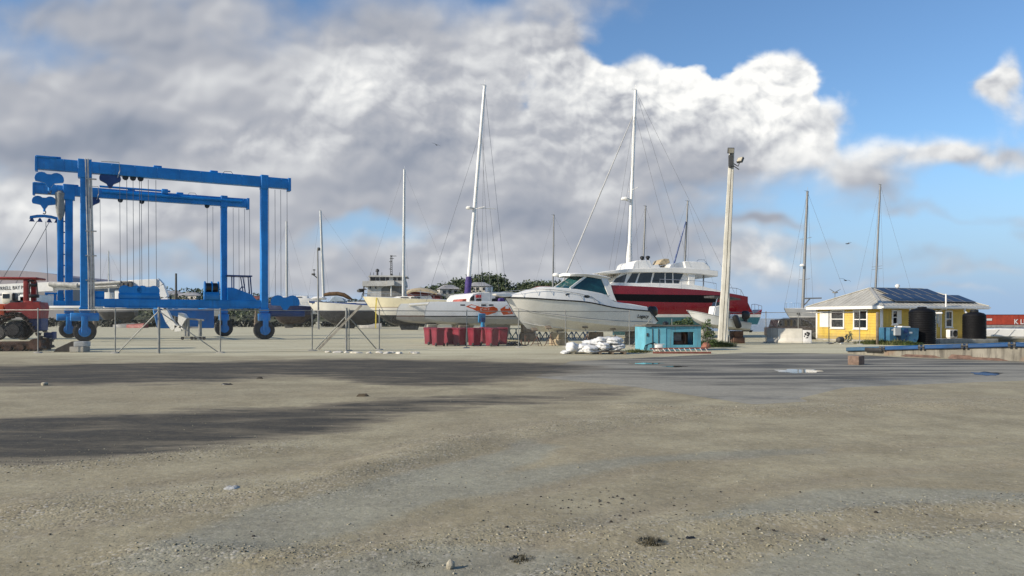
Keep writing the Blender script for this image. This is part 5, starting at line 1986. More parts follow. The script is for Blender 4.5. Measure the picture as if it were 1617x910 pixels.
# the brown boom cover and small gear of the first yacht
r1 = [x for x in COL.objects if x.get('label', '').startswith('cream sailing yacht with navy')][0]
F1 = Frame(r1)
q = MB()
q.path([F1.at(511, 466, 0), F1.at(520, 464.5, 0), F1.at(533, 464, 0), F1.at(543, 466, 0), F1.at(550, 470, 0), F1.at(556, 473, 0)], [.24, .32, .33, .34, .30, .12], 9)
q.build('boom_cover', paint('brown_canvas', (.13, .075, .035), .85, .25, 3, bump=.5), r1)
q = MB()
F1.sil(q, [(520, 476), (524, 469), (530, 467.5), (541, 471), (546, 477)], -.9, .9)
q.build('spray_hood', paint('pale_blue_canvas', (.33, .40, .46), .7, .1, 3), r1, bevel=.1)
q = MB()
q.lathe([(.02, 0), (1.0, .02), (1.2, .2), (.9, .42), (.3, .55), (.01, .57)], F1.at(504, 473.5, -.3), n=20)
q.build('upturned_tender', WHITE, r1)
q = MB()
q.beam(F1.at(488, 477, -.5), F1.at(600, 482.5, -1.62), .06, .30, up=(0, 0, 1))
q.build('sheer_stripe', BLUEDK, r1)
lp = W(503, HZ, 112)
fl = thing('floodlight_pole', 'slim grey floodlight pole with a side lamp arm beyond the fence braces', 'lamp post', (lp.x, 112, 0))
Ff = Frame(fl)
q = MB()
q.tube((0, 0, 0), Ff.at(501.5, 393, 0), .15, .11, n=8)
q.build('pole', ALUDK, fl)
q = MB()
q.path([Ff.at(502, 440, 0), Ff.at(497, 436, -.1), Ff.at(494, 434, -.1)], .08, 5)
q.bbox(Ff.at(492, 434.5, -.2), Ff.at(498, 432, .2), .03)
q.bbox(Ff.at(494, 427, -.2), Ff.at(498, 425.8, .2))
q.tube(Ff.at(496, 432, 0), Ff.at(496, 427, 0), .05, n=5)
q.build('lamp_arm', DKSTEEL, fl)
q = MB()
q.bbox(Ff.at(501, 395.5, -.3), Ff.at(506, 391.5, .3), .05)
q.build('lamp_head', DKSTEEL, fl)

yacht('navy hulled yacht with bare mast beyond the right column of the hoist', 128, 4, 422, 492, (479, 482, 484), .6, [(0, (.03, .02, .02)), (2.2, (.012, .018, .06))], (453, 474, 452.5, 350, .22), (.5,))
yacht('distant yacht with slim grey mast left of the powerboat windscreen', 110, 8, 838, 945, (474, 476, 477), 1.3, [(0, AF), (2.2, (.6, .6, .58))], (873, 470, 874.5, 340, .13), (.35, .62), dark=True)
yacht('distant yacht with plain dark mast beside the red catamaran mast', 100, 12, 968, 1070, (470, 472, 474), 1.3, [(0, AF), (2.2, (.5, .5, .5))], (1014, 460, 1019.5, 326, .14), (.5,), dark=True)
yr, yf, _ = yacht('distant yacht with dark mast and blue furled sail above the red flybridge', 104, 10, 1030, 1135, (470, 472, 474), 1.3, [(0, AF), (2.2, (.55, .55, .54))], (1079, 462, 1086, 318, .15), (.33,), dark=True)
q = MB()
q.path([yf.at(1064, 418, -.3), yf.at(1083, 350, -.1)], [.12, .07], 7)
q.build('furled_sail', BLUEDK, yr)
yacht('faraway yacht with short pale mast behind the blue hoist wires', 150, 4, 150, 215, (482, 484, 485), .6, [(0, (.03, .03, .03)), (2.9, (.16, .16, .16))], (172, 470, 171.5, 397, .15), (.5,))
yr, yf, _ = yacht('grey steel yacht with wind generator moored left of the yellow house', 80, 8, 1238, 1345, (487, 489.5, 491), .2, [(0, (.03, .03, .035)), (1.72, (.55, .55, .55)), (1.79, (.24, .25, .26))], (1267.5, 488, 1275, 303, .16), (.25, .60), dark=True, beam=1.8)
q = MB()
q.lathe([(.04, 0), (.26, .02), (.28, .12), (.2, .25), (.03, .29)], yf.at(1267, 421, -.3), n=14)
q.build('radar_dome', WHITE, yr)
q = MB()
q.beam(yf.at(1269, 471.5, -.1), yf.at(1297, 471, -.1), .16, .14)
q.beam(yf.at(1270, 482, -.1), yf.at(1279, 472, -.1), .10, .10)
q.build('boom', ALUDK, yr)
q = MB()
q.tube(yf.at(1318, 485, .3), yf.at(1318.5, 463, .3), .03, n=6)
c = yf.at(1318.5, 462, .3)
for aa in (.5, 2.6, 4.7):
    q.beam(c, c + Vector((math.cos(aa) * .75, 0, math.sin(aa) * .75)), .09, .03, w2=.03, up=(0, 1, 0))
q.lathe([(.03, -.3), (.09, -.1), (.09, .2), (.02, .3)], c, (1, -.6, 0), 8)
q.build('wind_generator', STEEL, yr)
q = MB()
q.lathe([(.02, -.02), (.16, -.02), (.16, .02), (.02, .02)], (0, 0, 0), (0, 1, 0), 12)
q.build('port_light', BLACK, yr).location = yf.at(1260.5, 495.5, -1.02)
yacht('moored yacht with twin stays rising behind the yellow house roof', 105, 6, 1345, 1450, (494, 496, 497), -.9, [(0, (.5, .5, .5)), (.5, (.5, .5, .5))], (1381, 494, 1390, 292, .15), (.34, .36), dark=True, floating=True, beam=2.0)


# -- the old ship beyond the yachts
def ship():
    Y = 150
    o = W(600, HZ, Y)
    root = thing('coastal_ship', 'old white coastal ship with wheelhouse and lattice mast behind the yachts', 'ship', (o.x, Y, 0), R(4))
    F = Frame(root)
    grime = paint('ship_white', (.47, .465, .44), .6, .15, .5, streak=.5, streakcol=(.22, .16, .11), spots=.15)
    b = MB()
    F.sil(b, [(566, 474), (690, 474), (686, 500), (575, 500)], -3.6, 3.6)
    b.build('hull', paint('ship_hull', (.12, .12, .12), .6, .2, .5, spots=.3), root)
    b = MB()
    F.sil(b, [(579, 474), (581, 449), (638, 449), (641, 474)], -3.0, 3.0)
    sup = b.build('superstructure', grime, root)
    b = MB()
    F.sil(b, [(572, 452), (572.5, 444), (639, 443.5), (640, 452)], -3.7, 3.7)
    b.build('bridge_wing', grime, root)
    b = MB()
    F.sil(b, [(583, 445), (584, 436), (637, 436), (640, 445)], -2.8, 2.8)
    wh = b.build('wheelhouse', grime, root)
    b = MB()
    F.sil(b, [(581, 437.2), (583, 434.8), (642, 435.5), (643, 437.6)], -3.3, 3.3)
    b.build('roof', grime, root)
    for x0, x1 in ((584.6, 593), (594, 598.8), (600.4, 608.2), (609.6, 614), (621, 626), (628, 634)):
        w = MB()
        F.sil(w, [(x0, 443.4), (x0, 438.2), (x1, 438.2), (x1, 443.4)], -2.85, -2.75)
        w.build('window', GLASS, wh)
    for x0 in (583.5, 592.5):
        w = MB()
        F.sil(w, [(x0, 456), (x0, 452.5), (x0 + 2, 452.5), (x0 + 2, 456)], -3.05, -2.95)
        w.build('porthole', GLASS, sup)
    w = MB()
    F.sil(w, [(602, 472), (602, 456), (610, 450.5), (634, 450.5), (635, 472)], -3.05, -2.9)
    w.build('deck_recess', paint('recess_grey', (.17, .17, .165), .8, .2, .8), sup)
    w = MB()
    F.sil(w, [(609.8, 452), (612, 443), (622, 443), (622.5, 450.5)], -4.4, -3.65)
    w.build('wing_box', grime, root)
    w = MB()
    w.tube(F.at(617.5, 468, -3.9), F.at(617.5, 450, -3.9), .12, n=6)
    w.build('pillar', WHITE, sup)
    m = MB()
    for dx, dy in ((-1, -1), (1, -1), (1, 1), (-1, 1)):
        m.tube(F.at(618 + dx * 1.4, 435, dy * .18), F.at(618 + dx * .9, 403, dy * .10), .07, n=5)
    for yy in np.arange(405, 434, 3.4):
        m.bbox(F.at(616.6, yy, -.2), F.at(619.4, yy + .9, .2))
    for yy, x0, x1 in ((404, 616, 626), (408, 615.5, 622), (413, 614.5, 619), (424.5, 614.5, 618)):
        m.bbox(F.at(x0, yy, -.15), F.at(x1, yy + 1.0, .15))
    m.bbox(F.at(617, 433, -.4), F.at(620.5, 440, .4))
    m.build('lattice_mast', DKSTEEL, root)
    m = MB()
    m.lathe([(.2, 0), (.2, .7), (.35, .75), (.35, 1.1), (.1, 1.3)], F.at(596, 435, 0), n=10)
    m.bbox(F.at(592.5, 428.8, -.1), F.at(599, 429.4, .1))
    m.build('radar_mast', DKSTEEL, root)
    for px in (585, 590, 603, 631):
        m = MB()
        m.tube(F.at(px, 436, -1), F.at(px, 430.5, -1), .05, n=5)
        m.build('aerial', DKSTEEL, root)
    m = MB()
    m.bbox(F.at(566, 456, -3), F.at(579, 458, -1), .05)
    m.tube(F.at(573, 470, -2), F.at(575, 450, -2), .15, n=6)
    m.lathe([(.1, 0), (.6, .1), (.6, .5), (.1, .6)], F.at(568.5, 462, -2), n=10)
    m.path([F.at(570, 472, -3.2), F.at(572, 464, -3.2), F.at(580, 464, -3.2)], .06, 5)
    m.build('deck_crane', DKSTEEL, root)


ship()

yacht('plain white mastless hull half hidden behind the navy yacht and hoist column', 142, 3, 436, 505, (468, 471, 473), .8, [(0, AF), (2.4, (.72, .71, .68))], None)
yacht('low white mastless hull under the winch drums beyond the hoist', 138, 3, 268, 352, (480, 482, 484), .8, [(0, AF), (2.0, (.60, .60, .58))], None)

# ------------------------------------------------------------------ yellow house
def siding(name, col):
    m, T, b, out = new_mat(name)
    P = T.n('ShaderNodeTexCoord').outputs['Object']
    n = T.noise(P, 1.4, 6, .62)
    v = T.noise(T.vec('MULTIPLY', P, (5, 5, .4)), 1.0, 5, .6)
    c = T.mix(T.rng(n, .3, .7), tuple(x * .86 for x in col), tuple(min(1, x * 1.08) for x in col))
    c = T.mix(T.math('MULTIPLY', T.rng(v, .50, .72), .42), c, (.26, .18, .05))
    sx = T.n('ShaderNodeSeparateXYZ')
    T.put(sx.inputs[0], P)
    low = T.rng(T.math('ADD', sx.outputs[2], T.math('MULTIPLY', n, -.9)), -.35, .15, 1.0, 0.0)
    c = T.mix(T.math('MULTIPLY', low, .6), c, (.17, .13, .07))                   # splashed dirt along the foot
    T.put(b.inputs['Base Color'], c)
    b.inputs['Roughness'].default_value = .6
    return m


def house():
    a = R(20)
    root = thing('yellow_house', 'yellow clapboard house with hipped metal roof and solar panels', 'house', (24.8, 51.0, 0), a)
    F = Frame(root)
    LX, LY, H, Z0 = 8.7, 6.0, 2.40, .12
    yel = siding('yellow_siding', (.59, .41, .065))
    wt = paint('white_trim', (.70, .69, .66), .5, .06, 3, streak=.2)
    # corner at local (0,0); right-hand face on y=0 from x=0..LX, left-hand face on x=0 from y=0..LY
    mb = MB()
    n = 12
    h = (H - Z0) / n
    for i in range(n):                                             # lapped boards: each course leans out at its foot
        z0, z1 = Z0 + i * h, Z0 + (i + 1) * h
        lo = [(-.036, -.036), (LX + .036, -.036), (LX + .036, LY + .036), (-.036, LY + .036)]
        hi = [(0, 0), (LX, 0), (LX, LY), (0, LY)]
        mb.loft([[Vector((x, y, z0)) for x, y in lo], [Vector((x, y, z1)) for x, y in hi]])
        mb.loft([[Vector((x, y, z0)) for x, y in hi], [Vector((x, y, z0)) for x, y in lo]])
    mb.build('wall', yel, root, fix=False)
    mb = MB()
    mb.bbox((-.05, -.05, 0), (LX + .05, LY + .05, Z0 - .003))
    mb.build('plinth', CONC, root)
    for x, y in ((0, 0), (LX, 0), (0, LY)):
        mb = MB()
        mb.bbox((x - .075, y - .075, Z0 - .01), (x + .075, y + .075, H - .02), .01)
        mb.build('corner_board', wt, root)
    # hipped roof
    ov, ze, zr = .55, 2.40, 3.72
    e = [Vector((-ov, -ov, ze)), Vector((LX + ov, -ov, ze)), Vector((LX + ov, LY + ov, ze)), Vector((-ov, LY + ov, ze))]
    r0, r1 = Vector((2.0, LY / 2, zr)), Vector((LX - 1.75, LY / 2, zr))
    rm, T, b, out = new_mat('roof_sheet')
    P = T.n('ShaderNodeTexCoord').outputs['Object']
    nn = T.noise(P, 1.2, 6, .6)
    T.put(b.inputs['Base Color'], T.mix(T.rng(nn, .3, .7), (.36, .345, .30), (.47, .455, .40)))
    b.inputs['Roughness'].default_value = .5
    b.inputs['Metallic'].default_value = .15
    mb = MB()
    t = Vector((0, 0, .06))
    for poly in ((e[0], e[1], r1, r0), (e[1], e[2], r1), (e[2], e[3], r0, r1), (e[3], e[0], r0)):
        mb.loft([[p for p in poly], [p + t for p in poly]], cap=True)
    roof = mb.build('roof', rm, root)
    rb = MB()                                                      # standing ribs of the sheeting
    for k in np.arange(-ov + .2, LX + ov, .38):
        for s in (0, 1):
            lo = Vector((k, -ov if s == 0 else LY + ov, ze))
            f = 1.0
            if k < r0.x:
                f = (k + ov) / (r0.x + ov)
            if k > r1.x:
                f = (LX + ov - k) / (LX + ov - r1.x)
            hi = Vector((k, lo.y + (LY / 2 - lo.y) * f, ze + (zr - ze) * f))
            if f > .04:
                rb.beam(lo + t, hi + t, .04, .03)
    for k in np.arange(-ov + .2, LY + ov, .38):
        f = 1 - abs(k - LY / 2) / (LY / 2 + ov)
        if f > .04:
            rb.beam(Vector((-ov, k, ze)) + t, Vector((-ov + (r0.x + ov) * f, k, ze + (zr - ze) * f)) + t, .04, .03)
    rb.build('roof_rib', rm, roof)
    rb = MB()
    for p, q in ((e[0], r0), (e[3], r0), (e[1], r1), (e[2], r1), (r0, r1)):
        rb.beam(p + t * 1.3, q + t * 1.3, .22, .05)
    rb.build('ridge_cap', rm, roof)
    f = MB()
    for p, q in ((e[0], e[1]), (e[3], e[0]), (e[1], e[2])):
        f.beam(p + Vector((0, 0, -.06)), q + Vector((0, 0, -.06)), .05, .20)
    f.build('fascia', wt, roof)
    f = MB()
    f.add([(-ov + .02, -ov + .02, ze - .02), (LX + ov - .02, -ov + .02, ze - .02), (LX + ov - .02, LY + ov, ze - .02), (-ov + .02, LY + ov, ze - .02)], [(0, 1, 2, 3)])
    f.build('soffit', paint('soffit_grey', (.32, .32, .31), .7), roof)
    # windows: side 'L' is the left-hand face (plane x = 0), 'R' the right-hand face (plane y = 0)
    def px_left(px, py):                                            # point on plane x=0
        k = (px - CX) / FPX
        nx, ny = -math.sin(a), math.cos(a)
        y = (k * 51.0 - 24.8) / (nx - k * ny)
        Y = 51.0 + y * ny
        return y, CAMH - (py - HZ) / FPX * Y
    def window(side, x0, y0, x1, y1, shutter=None):
        if side == 'L':
            (u0, z0), (u1, z1) = px_left(x0, y1), px_left(x1, y0)
            M = lambda u, d, z: Vector((-d, u, z))
        else:
            p, q = F.at(x0, y1, 0), F.at(x1, y0, 0)
            u0, z0, u1, z1 = p.x, p.z, q.x, q.z
            M = lambda u, d, z: Vector((u, -d, z))
        u0, u1 = min(u0, u1), max(u0, u1)
        def slab(mb, a0, a1, b0, b1, d0, d1):
            p, q = M(a0, d0, b0), M(a1, d1, b1)
            mb.bbox(p, q)
        w = .10
        fr = MB()
        slab(fr, u0, u0 + w, z0, z1, -.01, .075)
        slab(fr, u1 - w, u1, z0, z1, -.01, .075)
        slab(fr, u0 + w, u1 - w, z1 - w, z1, -.01, .070)
        slab(fr, u0 + w, u1 - w, z0, z0 + w, -.01, .070)
        slab(fr, u0 + w, u1 - w, (z0 + z1) / 2 - .03, (z0 + z1) / 2 + .03, -.01, .060)
        wn = fr.build('window', wt, root)
        g = MB()
        slab(g, u0 + w, u1 - w, z0 + w, (z0 + z1) / 2 - .03, .024, .036)
        slab(g, u0 + w, u1 - w, (z0 + z1) / 2 + .03, z1 - w, .034, .046)
        g.build('pane', GLASS, wn)
        s = MB()
        slab(s, u0 - .04, u1 + .04, z0 - .05, z0 - .002, -.01, .12)
        s.build('sill', wt, wn)
        if shutter:
            s = MB()
            c0, c1 = shutter
            if side == 'L':
                (v0, q0), (v1, q1) = px_left(c0[0], c1[1]), px_left(c1[0], c0[1])
            else:
                p, q = F.at(c0[0], c1[1], 0), F.at(c1[0], c0[1], 0)
                v0, q0, v1, q1 = p.x, p.z, q.x, q.z
            slab(s, min(v0, v1), max(v0, v1), q0, q1, .03, .065)
            s.build('shutter', wt, wn)
    window('L', 1312.5, 489.3, 1334, 518.5, ((1295.5, 491.5), (1311.8, 516.5)))
    window('L', 1348.2, 489.5, 1371, 519.5)
    window('R', 1407.5, 489.5, 1417.0, 513, ((1417.2, 490), (1422.5, 512)))
    window('R', 1491.5, 490.5, 1503.2, 517.5)
    d0, d1 = F.at(1476.5, 541, 0), F.at(1484.5, 488.5, 0)
    mb = MB()
    mb.bbox((d0.x - .06, -.07, Z0), (d0.x + .04, .01, 2.18))
    mb.bbox((d1.x - .04, -.07, Z0), (d1.x + .06, .01, 2.18))
    mb.bbox((d0.x + .04, -.068, 2.08), (d1.x - .04, .01, 2.17))
    dr = mb.build('door_frame', wt, root)
    mb = MB()
    mb.bbox((d0.x + .04, -.045, Z0 + .02), (d1.x - .04, -.024, 2.08))
    mb.build('door', yel, dr)
    mb = MB()
    mb.bbox((d0.x + .10, -.058, 1.25), (d1.x - .10, -.046, 1.95))
    mb.build('pane', paint('door_pane', (.42, .46, .48), .25), dr)
    # solar panels laid on the near slope
    nrm = (e[1] - e[0]).cross(r0 - e[0]).normalized()
    up = (Vector((0, LY / 2 + ov, zr - ze))).normalized()
    def on(x, s):
        return Vector((x, -ov, ze)) + up * s + nrm * .16
    pm, T, b, out = new_mat('solar_cell')
    P = T.n('ShaderNodeTexCoord').outputs['Object']
    br = T.n('ShaderNodeTexBrick')
    T.put(br.inputs['Vector'], T.vec('MULTIPLY', P, (1, 1, 1)))
    br.offset = 0
    br.inputs['Scale'].default_value = 6.2
    br.inputs['Mortar Size'].default_value = .012
    br.inputs['Brick Width'].default_value = 1.0
    br.inputs['Row Height'].default_value = 1.0
    T.put(br.inputs['Color1'], (.008, .015, .040))
    T.put(br.inputs['Color2'], (.011, .019, .046))
    T.put(br.inputs['Mortar'], (.06, .065, .075))
    T.put(b.inputs['Base Color'], br.outputs[0])
    b.inputs['Roughness'].default_value = .34
    b.inputs['Specular IOR Level'].default_value = .35
    sl = math.hypot(LY / 2 + ov, zr - ze)
    for row, (s0, s1, xa, xb, k) in enumerate(((.55, 2.02, 1.15, 8.55, 7), (2.06, 3.42, 1.95, 7.05, 5))):
        w = (xb - xa) / k
        for i in range(k):
            x0, x1 = xa + i * w + .025, xa + (i + 1) * w - .025
            q = MB()
            c = [on(x0, s0), on(x1, s0), on(x1, s1), on(x0, s1)]
            q.loft([[p for p in c], [p + nrm * .04 for p in c]], cap=True)
            pn = q.build('solar_panel', ALUDK, roof)
            ci = [on(x0 + .035, s0 + .035) + nrm * .044, on(x1 - .035, s0 + .035) + nrm * .044, on(x1 - .035, s1 - .035) + nrm * .044, on(x0 + .035, s1 - .035) + nrm * .044]
            q = MB()
            q.add(ci, [(0, 1, 2, 3)])
            q.build('cell_sheet', pm, pn)
    # vent pipe, gutter outlets and downpipes
    p = MB()
    b0 = F.at(1494.0, 486, -ov - .10)
    p.tube((b0.x, -ov - .09, 2.22), (b0.x, -ov - .09, 3.28), .05, n=8)
    p.path([(b0.x, -ov - .09, 2.24), (b0.x, -.3, 2.2), (b0.x + .02, -.06, 2.1), (b0.x + .02, -.06, 1.0)], .045, 6)
    p.build('vent_pipe', wt, root)
    p = MB()
    q = F.at(1436.5, 488, -ov)
    p.path([(q.x, -ov - .05, 2.34), (q.x, -ov - .02, 1.98), (q.x + .25, -1.0, 1.93), (q.x + .55, -2.6, 1.95)], .06, 8)
    q = F.at(1522, 488, -ov)
    p.path([(q.x, -ov - .05, 2.34), (q.x + .02, -ov - .05, 2.1), (q.x + .35, -.9, 1.55), (q.x + .4, -1.2, 1.42)], .07, 8)
    p.build('downpipe', wt, root)
    p = MB()
    p.beam((-ov, -ov - .09, 2.345), (LX + ov, -ov - .09, 2.345), .12, .10)
    p.build('gutter', wt, roof)
    # chimney flue with cowl far side
    p = MB()
    c = Vector((r1.x - 1.6, LY / 2 + .7, 3.45))
    p.lathe([(.10, 0), (.10, .45), (.17, .48), (.17, .62), (.05, .70)], c, n=10)
    p.build('flue', wt, roof)


house()


def tank(label, p, r, h, lid, patch):
    root = thing('water_tank', label, 'water tank', p, .4, 'black water tanks')
    prof = [(r * .97, 0), (r, .03)]
    k = 14
    for i in range(k):
        z = .04 + i * (h - .08) / k
        dz = (h - .08) / k
        prof += [(r, z), (r, z + dz * .62), (r * .968, z + dz * .72), (r * .968, z + dz * .92)]
    prof += [(r, h - .03), (r * .96, h + .04), (r * .80, h + .14), (r * .45, h + .21), (r * .30, h + .23)]
    mb = MB()
    mb.lathe(prof, n=44)
    mb.build('shell', paint('tank_plastic', (.0045, .0045, .006), .62, .25, 1.2, spots=.03, spec=.22), root, sharp=35)
    mb = MB()
    mb.lathe([(r * .34, h + .20), (r * .36, h + .24), (r * .36, h + .24 + lid), (r * .3, h + .27 + lid), (.02, h + .29 + lid)], n=24)
    mb.build('lid', BLACK, root)
    mb = MB()
    a0, z0, wd, hh = patch
    an = -math.pi / 2 - .4 + a0
    rr = r + .006
    pts = [(rr * math.cos(an + d * wd / r), rr * math.sin(an + d * wd / r)) for d in np.linspace(-.5, .5, 6)]
    mb.loft([[Vector((x, y, z0)) for x, y in pts], [Vector((x, y, z0 + hh)) for x, y in pts]], closed=False)
    mb.build('sticker', WHITE, root)
    return root


tank('taller black ribbed water tank beside the blue generator', (W(1456, HZ, 47.6).x, 47.6, 0), .76, 2.02, .04, (.95, 1.52, .26, .22))
sl = MB()
sl.bbox((-2.6, -.9, 0), (2.3, .9, .27), .02)
o = sl.build('concrete_pad', CONC, bevel=.02)
o.location = (W(1518, HZ, 49.6).x, 49.8, 0)
o.rotation_euler = (0, 0, R(18))
tag(o, 'low grey concrete pad carrying the shorter black tank and air conditioner', 'slab')
tank('shorter black ribbed water tank standing on the concrete pad', (W(1538.5, HZ, 49.9).x, 49.9, .272), .69, 1.52, .10, (1.0, 1.15, .16, .16))

a = R(20)
p = W(1503, 535, 50.6)
ac = thing('air_conditioner', 'small white air conditioner unit against the yellow wall on the pad', 'air conditioner', (p.x, p.y, .272), a)
mb = MB()
mb.bbox((-.36, -.16, .05), (.36, .16, .58), .03)
mb.bbox((-.3, -.12, 0), (-.2, .12, .05))
mb.bbox((.2, -.12, 0), (.3, .12, .05))
mb.build('casing', WHITE, ac, bevel=.01)
mb = MB()
for r0 in (.20, .15, .10, .05):
    mb.path([(.12 + r0 * math.cos(t), -.17, .32 + r0 * math.sin(t)) for t in np.linspace(0, 2 * math.pi, 20, endpoint=False)], .008, 4, closed=True)
mb.lathe([(.02, 0), (.22, 0), (.22, .004), (.02, .004)], (.12, -.168, .32), (0, 1, 0), 20)
mb.build('fan_grille', DKSTEEL, ac)
mb = MB()
mb.bbox((-.34, -.168, .14), (-.14, -.163, .52))
mb.build('louvre_panel', ALUDK, ac)


def generator():
    p = W(1428, HZ, 46.9)
    root = thing('generator', 'blue enclosed generator set with grey control box on its front', 'generator', (p.x, p.y, 0), R(12))
    F = Frame(root)
    gb = paint('generator_blue', (.035, .13, .22), .55, .2, 1.5, streak=.25, streakcol=(.05, .05, .05), spots=.1)
    mb = MB()
    F.sil(mb, [(1404.5, 539), (1404.5, 517.5), (1424, 517.2), (1451.5, 518.5), (1450.5, 535), (1447, 541.5), (1425, 541)], -.45, .55)
    mb.build('enclosure', gb, root, bevel=.03)
    mb = MB()
    F.sil(mb, [(1413.5, 530), (1413.5, 518), (1422.8, 518), (1422.8, 530)], -.60, -.452)
    cb = mb.build('control_box', paint('grey_box', (.40, .42, .42), .5, .1, 2), root, bevel=.012)
    mb = MB()
    for q in ((1410, 521), (1438.5, 525.5)):
        c = F.at(q[0], q[1], -.46)
        mb.bbox(c + Vector((-.09, -.012, -.05)), c + Vector((.09, 0, .05)))
    mb.build('rating_plate', paint('pale_plate', (.5, .54, .58), .4), root)
    mb = MB()
    F.sil(mb, [(1427.5, 527), (1427.5, 519), (1434, 519), (1434, 526)], -.47, -.452)
    mb.build('vent', BLUEDK, root)
    for q in ((1432, 531), (1435, 529), (1444, 536.5), (1430, 537)):
        mb = MB()
        c = F.at(q[0], q[1], -.455)
        mb.lathe([(.05, -.02), (.05, .01), (.01, .02)], c, (0, 1, 0), 10)
        mb.build('latch', BLUEDK, root)
    mb = MB()
    F.sil(mb, [(1424, 517), (1424.5, 515), (1437, 515.6), (1438, 517.4)], -.3, .35)
    mb.build('exhaust_cover', WHITE, root)
    mb = MB()
    F.sil(mb, [(1406, 546), (1406, 539.5), (1446, 541.8), (1446, 546)], -.40, .5)
    mb.build('skid', DKSTEEL, root)
    mb = MB()
    for k in range(4):
        c = F.at(1416 + k * 1.6, 530, -.5)
        mb.path([c, c + Vector((.02 * k, 0, -.2)), c + Vector((.05 * k - .05, .03, -.42))], .012, 4)
    mb.build('cable', BLACK, root)


generator()

# ------------------------------------------------------------------ low dock wall with blue fender beam
def dock_wall():
    A, B = W(1338, 559, 34.2), W(1617, 571, 28.3)
    d = (B - A)
    d.z = 0
    Bx = A + d * 1.9
    A.z = Bx.z = 0
    o = A.copy()
    root = thing('dock_wall', 'low stained concrete dock wall topped by a long blue steel beam', 'wall', o, math.atan2(d.y, d.x))
    L = (Bx - A).length
    m, T, b, out = new_mat('streaked_concrete')
    P = T.n('ShaderNodeTexCoord').outputs['Object']
    n1 = T.noise(T.vec('MULTIPLY', P, (4.5, 4.5, .5)), 1.0, 6, .65)
    n2 = T.noise(P, 1.5, 5, .6)
    c = T.mix(T.rng(n2, .3, .7), (.17, .155, .125), (.27, .25, .205))
    c = T.mix(T.math('MULTIPLY', T.rng(n1, .46, .66), .8), c, (.065, .058, .048))
    c = T.mix(T.math('MULTIPLY', T.rng(T.noise(P, .8, 4), .55, .68), .5), c, (.26, .15, .09))
    T.put(b.inputs['Base Color'], c)
    b.inputs['Roughness'].default_value = .9
    top = lambda x: .12 + .42 * min(1, x / 7.0)
    mb = MB()
    xs = np.linspace(0, L, 24)
    mb.loft([[Vector((x, -.0 + .02 * math.sin(x * 5), -.1)), Vector((x, .02 * math.sin(x * 3.1), top(x))), Vector((x, .55, top(x))), Vector((x, .55, -.1))] for x in xs], cap=True)
    mb.build('concrete_wall', m, root, sharp=30)
    fill = MB()                                                     # made ground behind the wall
    fill.loft([[Vector((x, .552, top(x) - .01)), Vector((x, 3.0, top(x) * .5)), Vector((x, 6.5, -.05))] for x in xs], closed=False)
    fill.build('backfill', paint('sandy_fill', (.34, .31, .25), .95, .25, 1.2, bump=.5), root, fix=False)
    bm_ = paint('fender_blue', (.005, .055, .165), .45, .2, 1.0, streak=.15, spots=.06, spotcol=(.09, .07, .06))
    n = 8
    for i in range(n):
        x0, x1 = i * L / n + .015, (i + 1) * L / n - .015
        q = MB()
        z0, z1 = top(x0) + .004, top(x1) + .004
        h = .17
        q.loft([[Vector((x0, -.09, z0)), Vector((x0, -.12, z0 + .03)), Vector((x0, -.12, z0 + h - .03)), Vector((x0, -.09, z0 + h)), Vector((x0, .22, z0 + h)), Vector((x0, .22, z0))],
                [Vector((x1, -.09, z1)), Vector((x1, -.12, z1 + .03)), Vector((x1, -.12, z1 + h - .03)), Vector((x1, -.09, z1 + h)), Vector((x1, .22, z1 + h)), Vector((x1, .22, z1))]], cap=True)
        q.build('fender_beam', paint('rubbed_blue', (.03, .085, .15), .6, .3, 1.5, spots=.35, spotcol=(.03, .03, .03)) if i == 0 else bm_, root)
        q = MB()
        q.bbox((x1 - .12, -.135, z1 - .02), (x1 - .03, -.08, z1 + h + .015), .008)
        q.bbox((x1 + .05, -.135, z1 - .02), (x1 + .14, -.08, z1 + h + .015), .008)
        q.tube((x1 - .12, -.15, z1 + .09), (x1 + .14, -.15, z1 + .09), .025, n=6)
        q.build('clamp', DKSTEEL, root)
    q = MB()
    q.bbox((.9, -.15, .14), (1.7, -.05, .33), .03)
    q.build('rubber_pad', RUBBER, root)
    q = MB()
    for x, w, h in ((3.3, .9, .10), (4.9, .55, .16), (5.6, 1.1, .09)):
        q.loft([[Vector((x + dx, -.01, z)) for dx, z in ((-w, -.02), (-w * .7, h), (w * .6, h * .9), (w, -.02))], [Vector((x + dx, -.42, -.02)) for dx in (-w * .9, -.5 * w, .5 * w, w * .8)]], cap=True)
    q.build('broken_edge', paint('reddish_rubble', (.20, .12, .085), .95, .35, 4, bump=.7, spots=.2), root)


dock_wall()

# ------------------------------------------------------------------ container on the far quay and the boat at the right edge
q = MB()
q.bbox((104, 172, -1.5), (175, 205, .02))
tag(q.build('quay_ground', CONC), kind='structure')


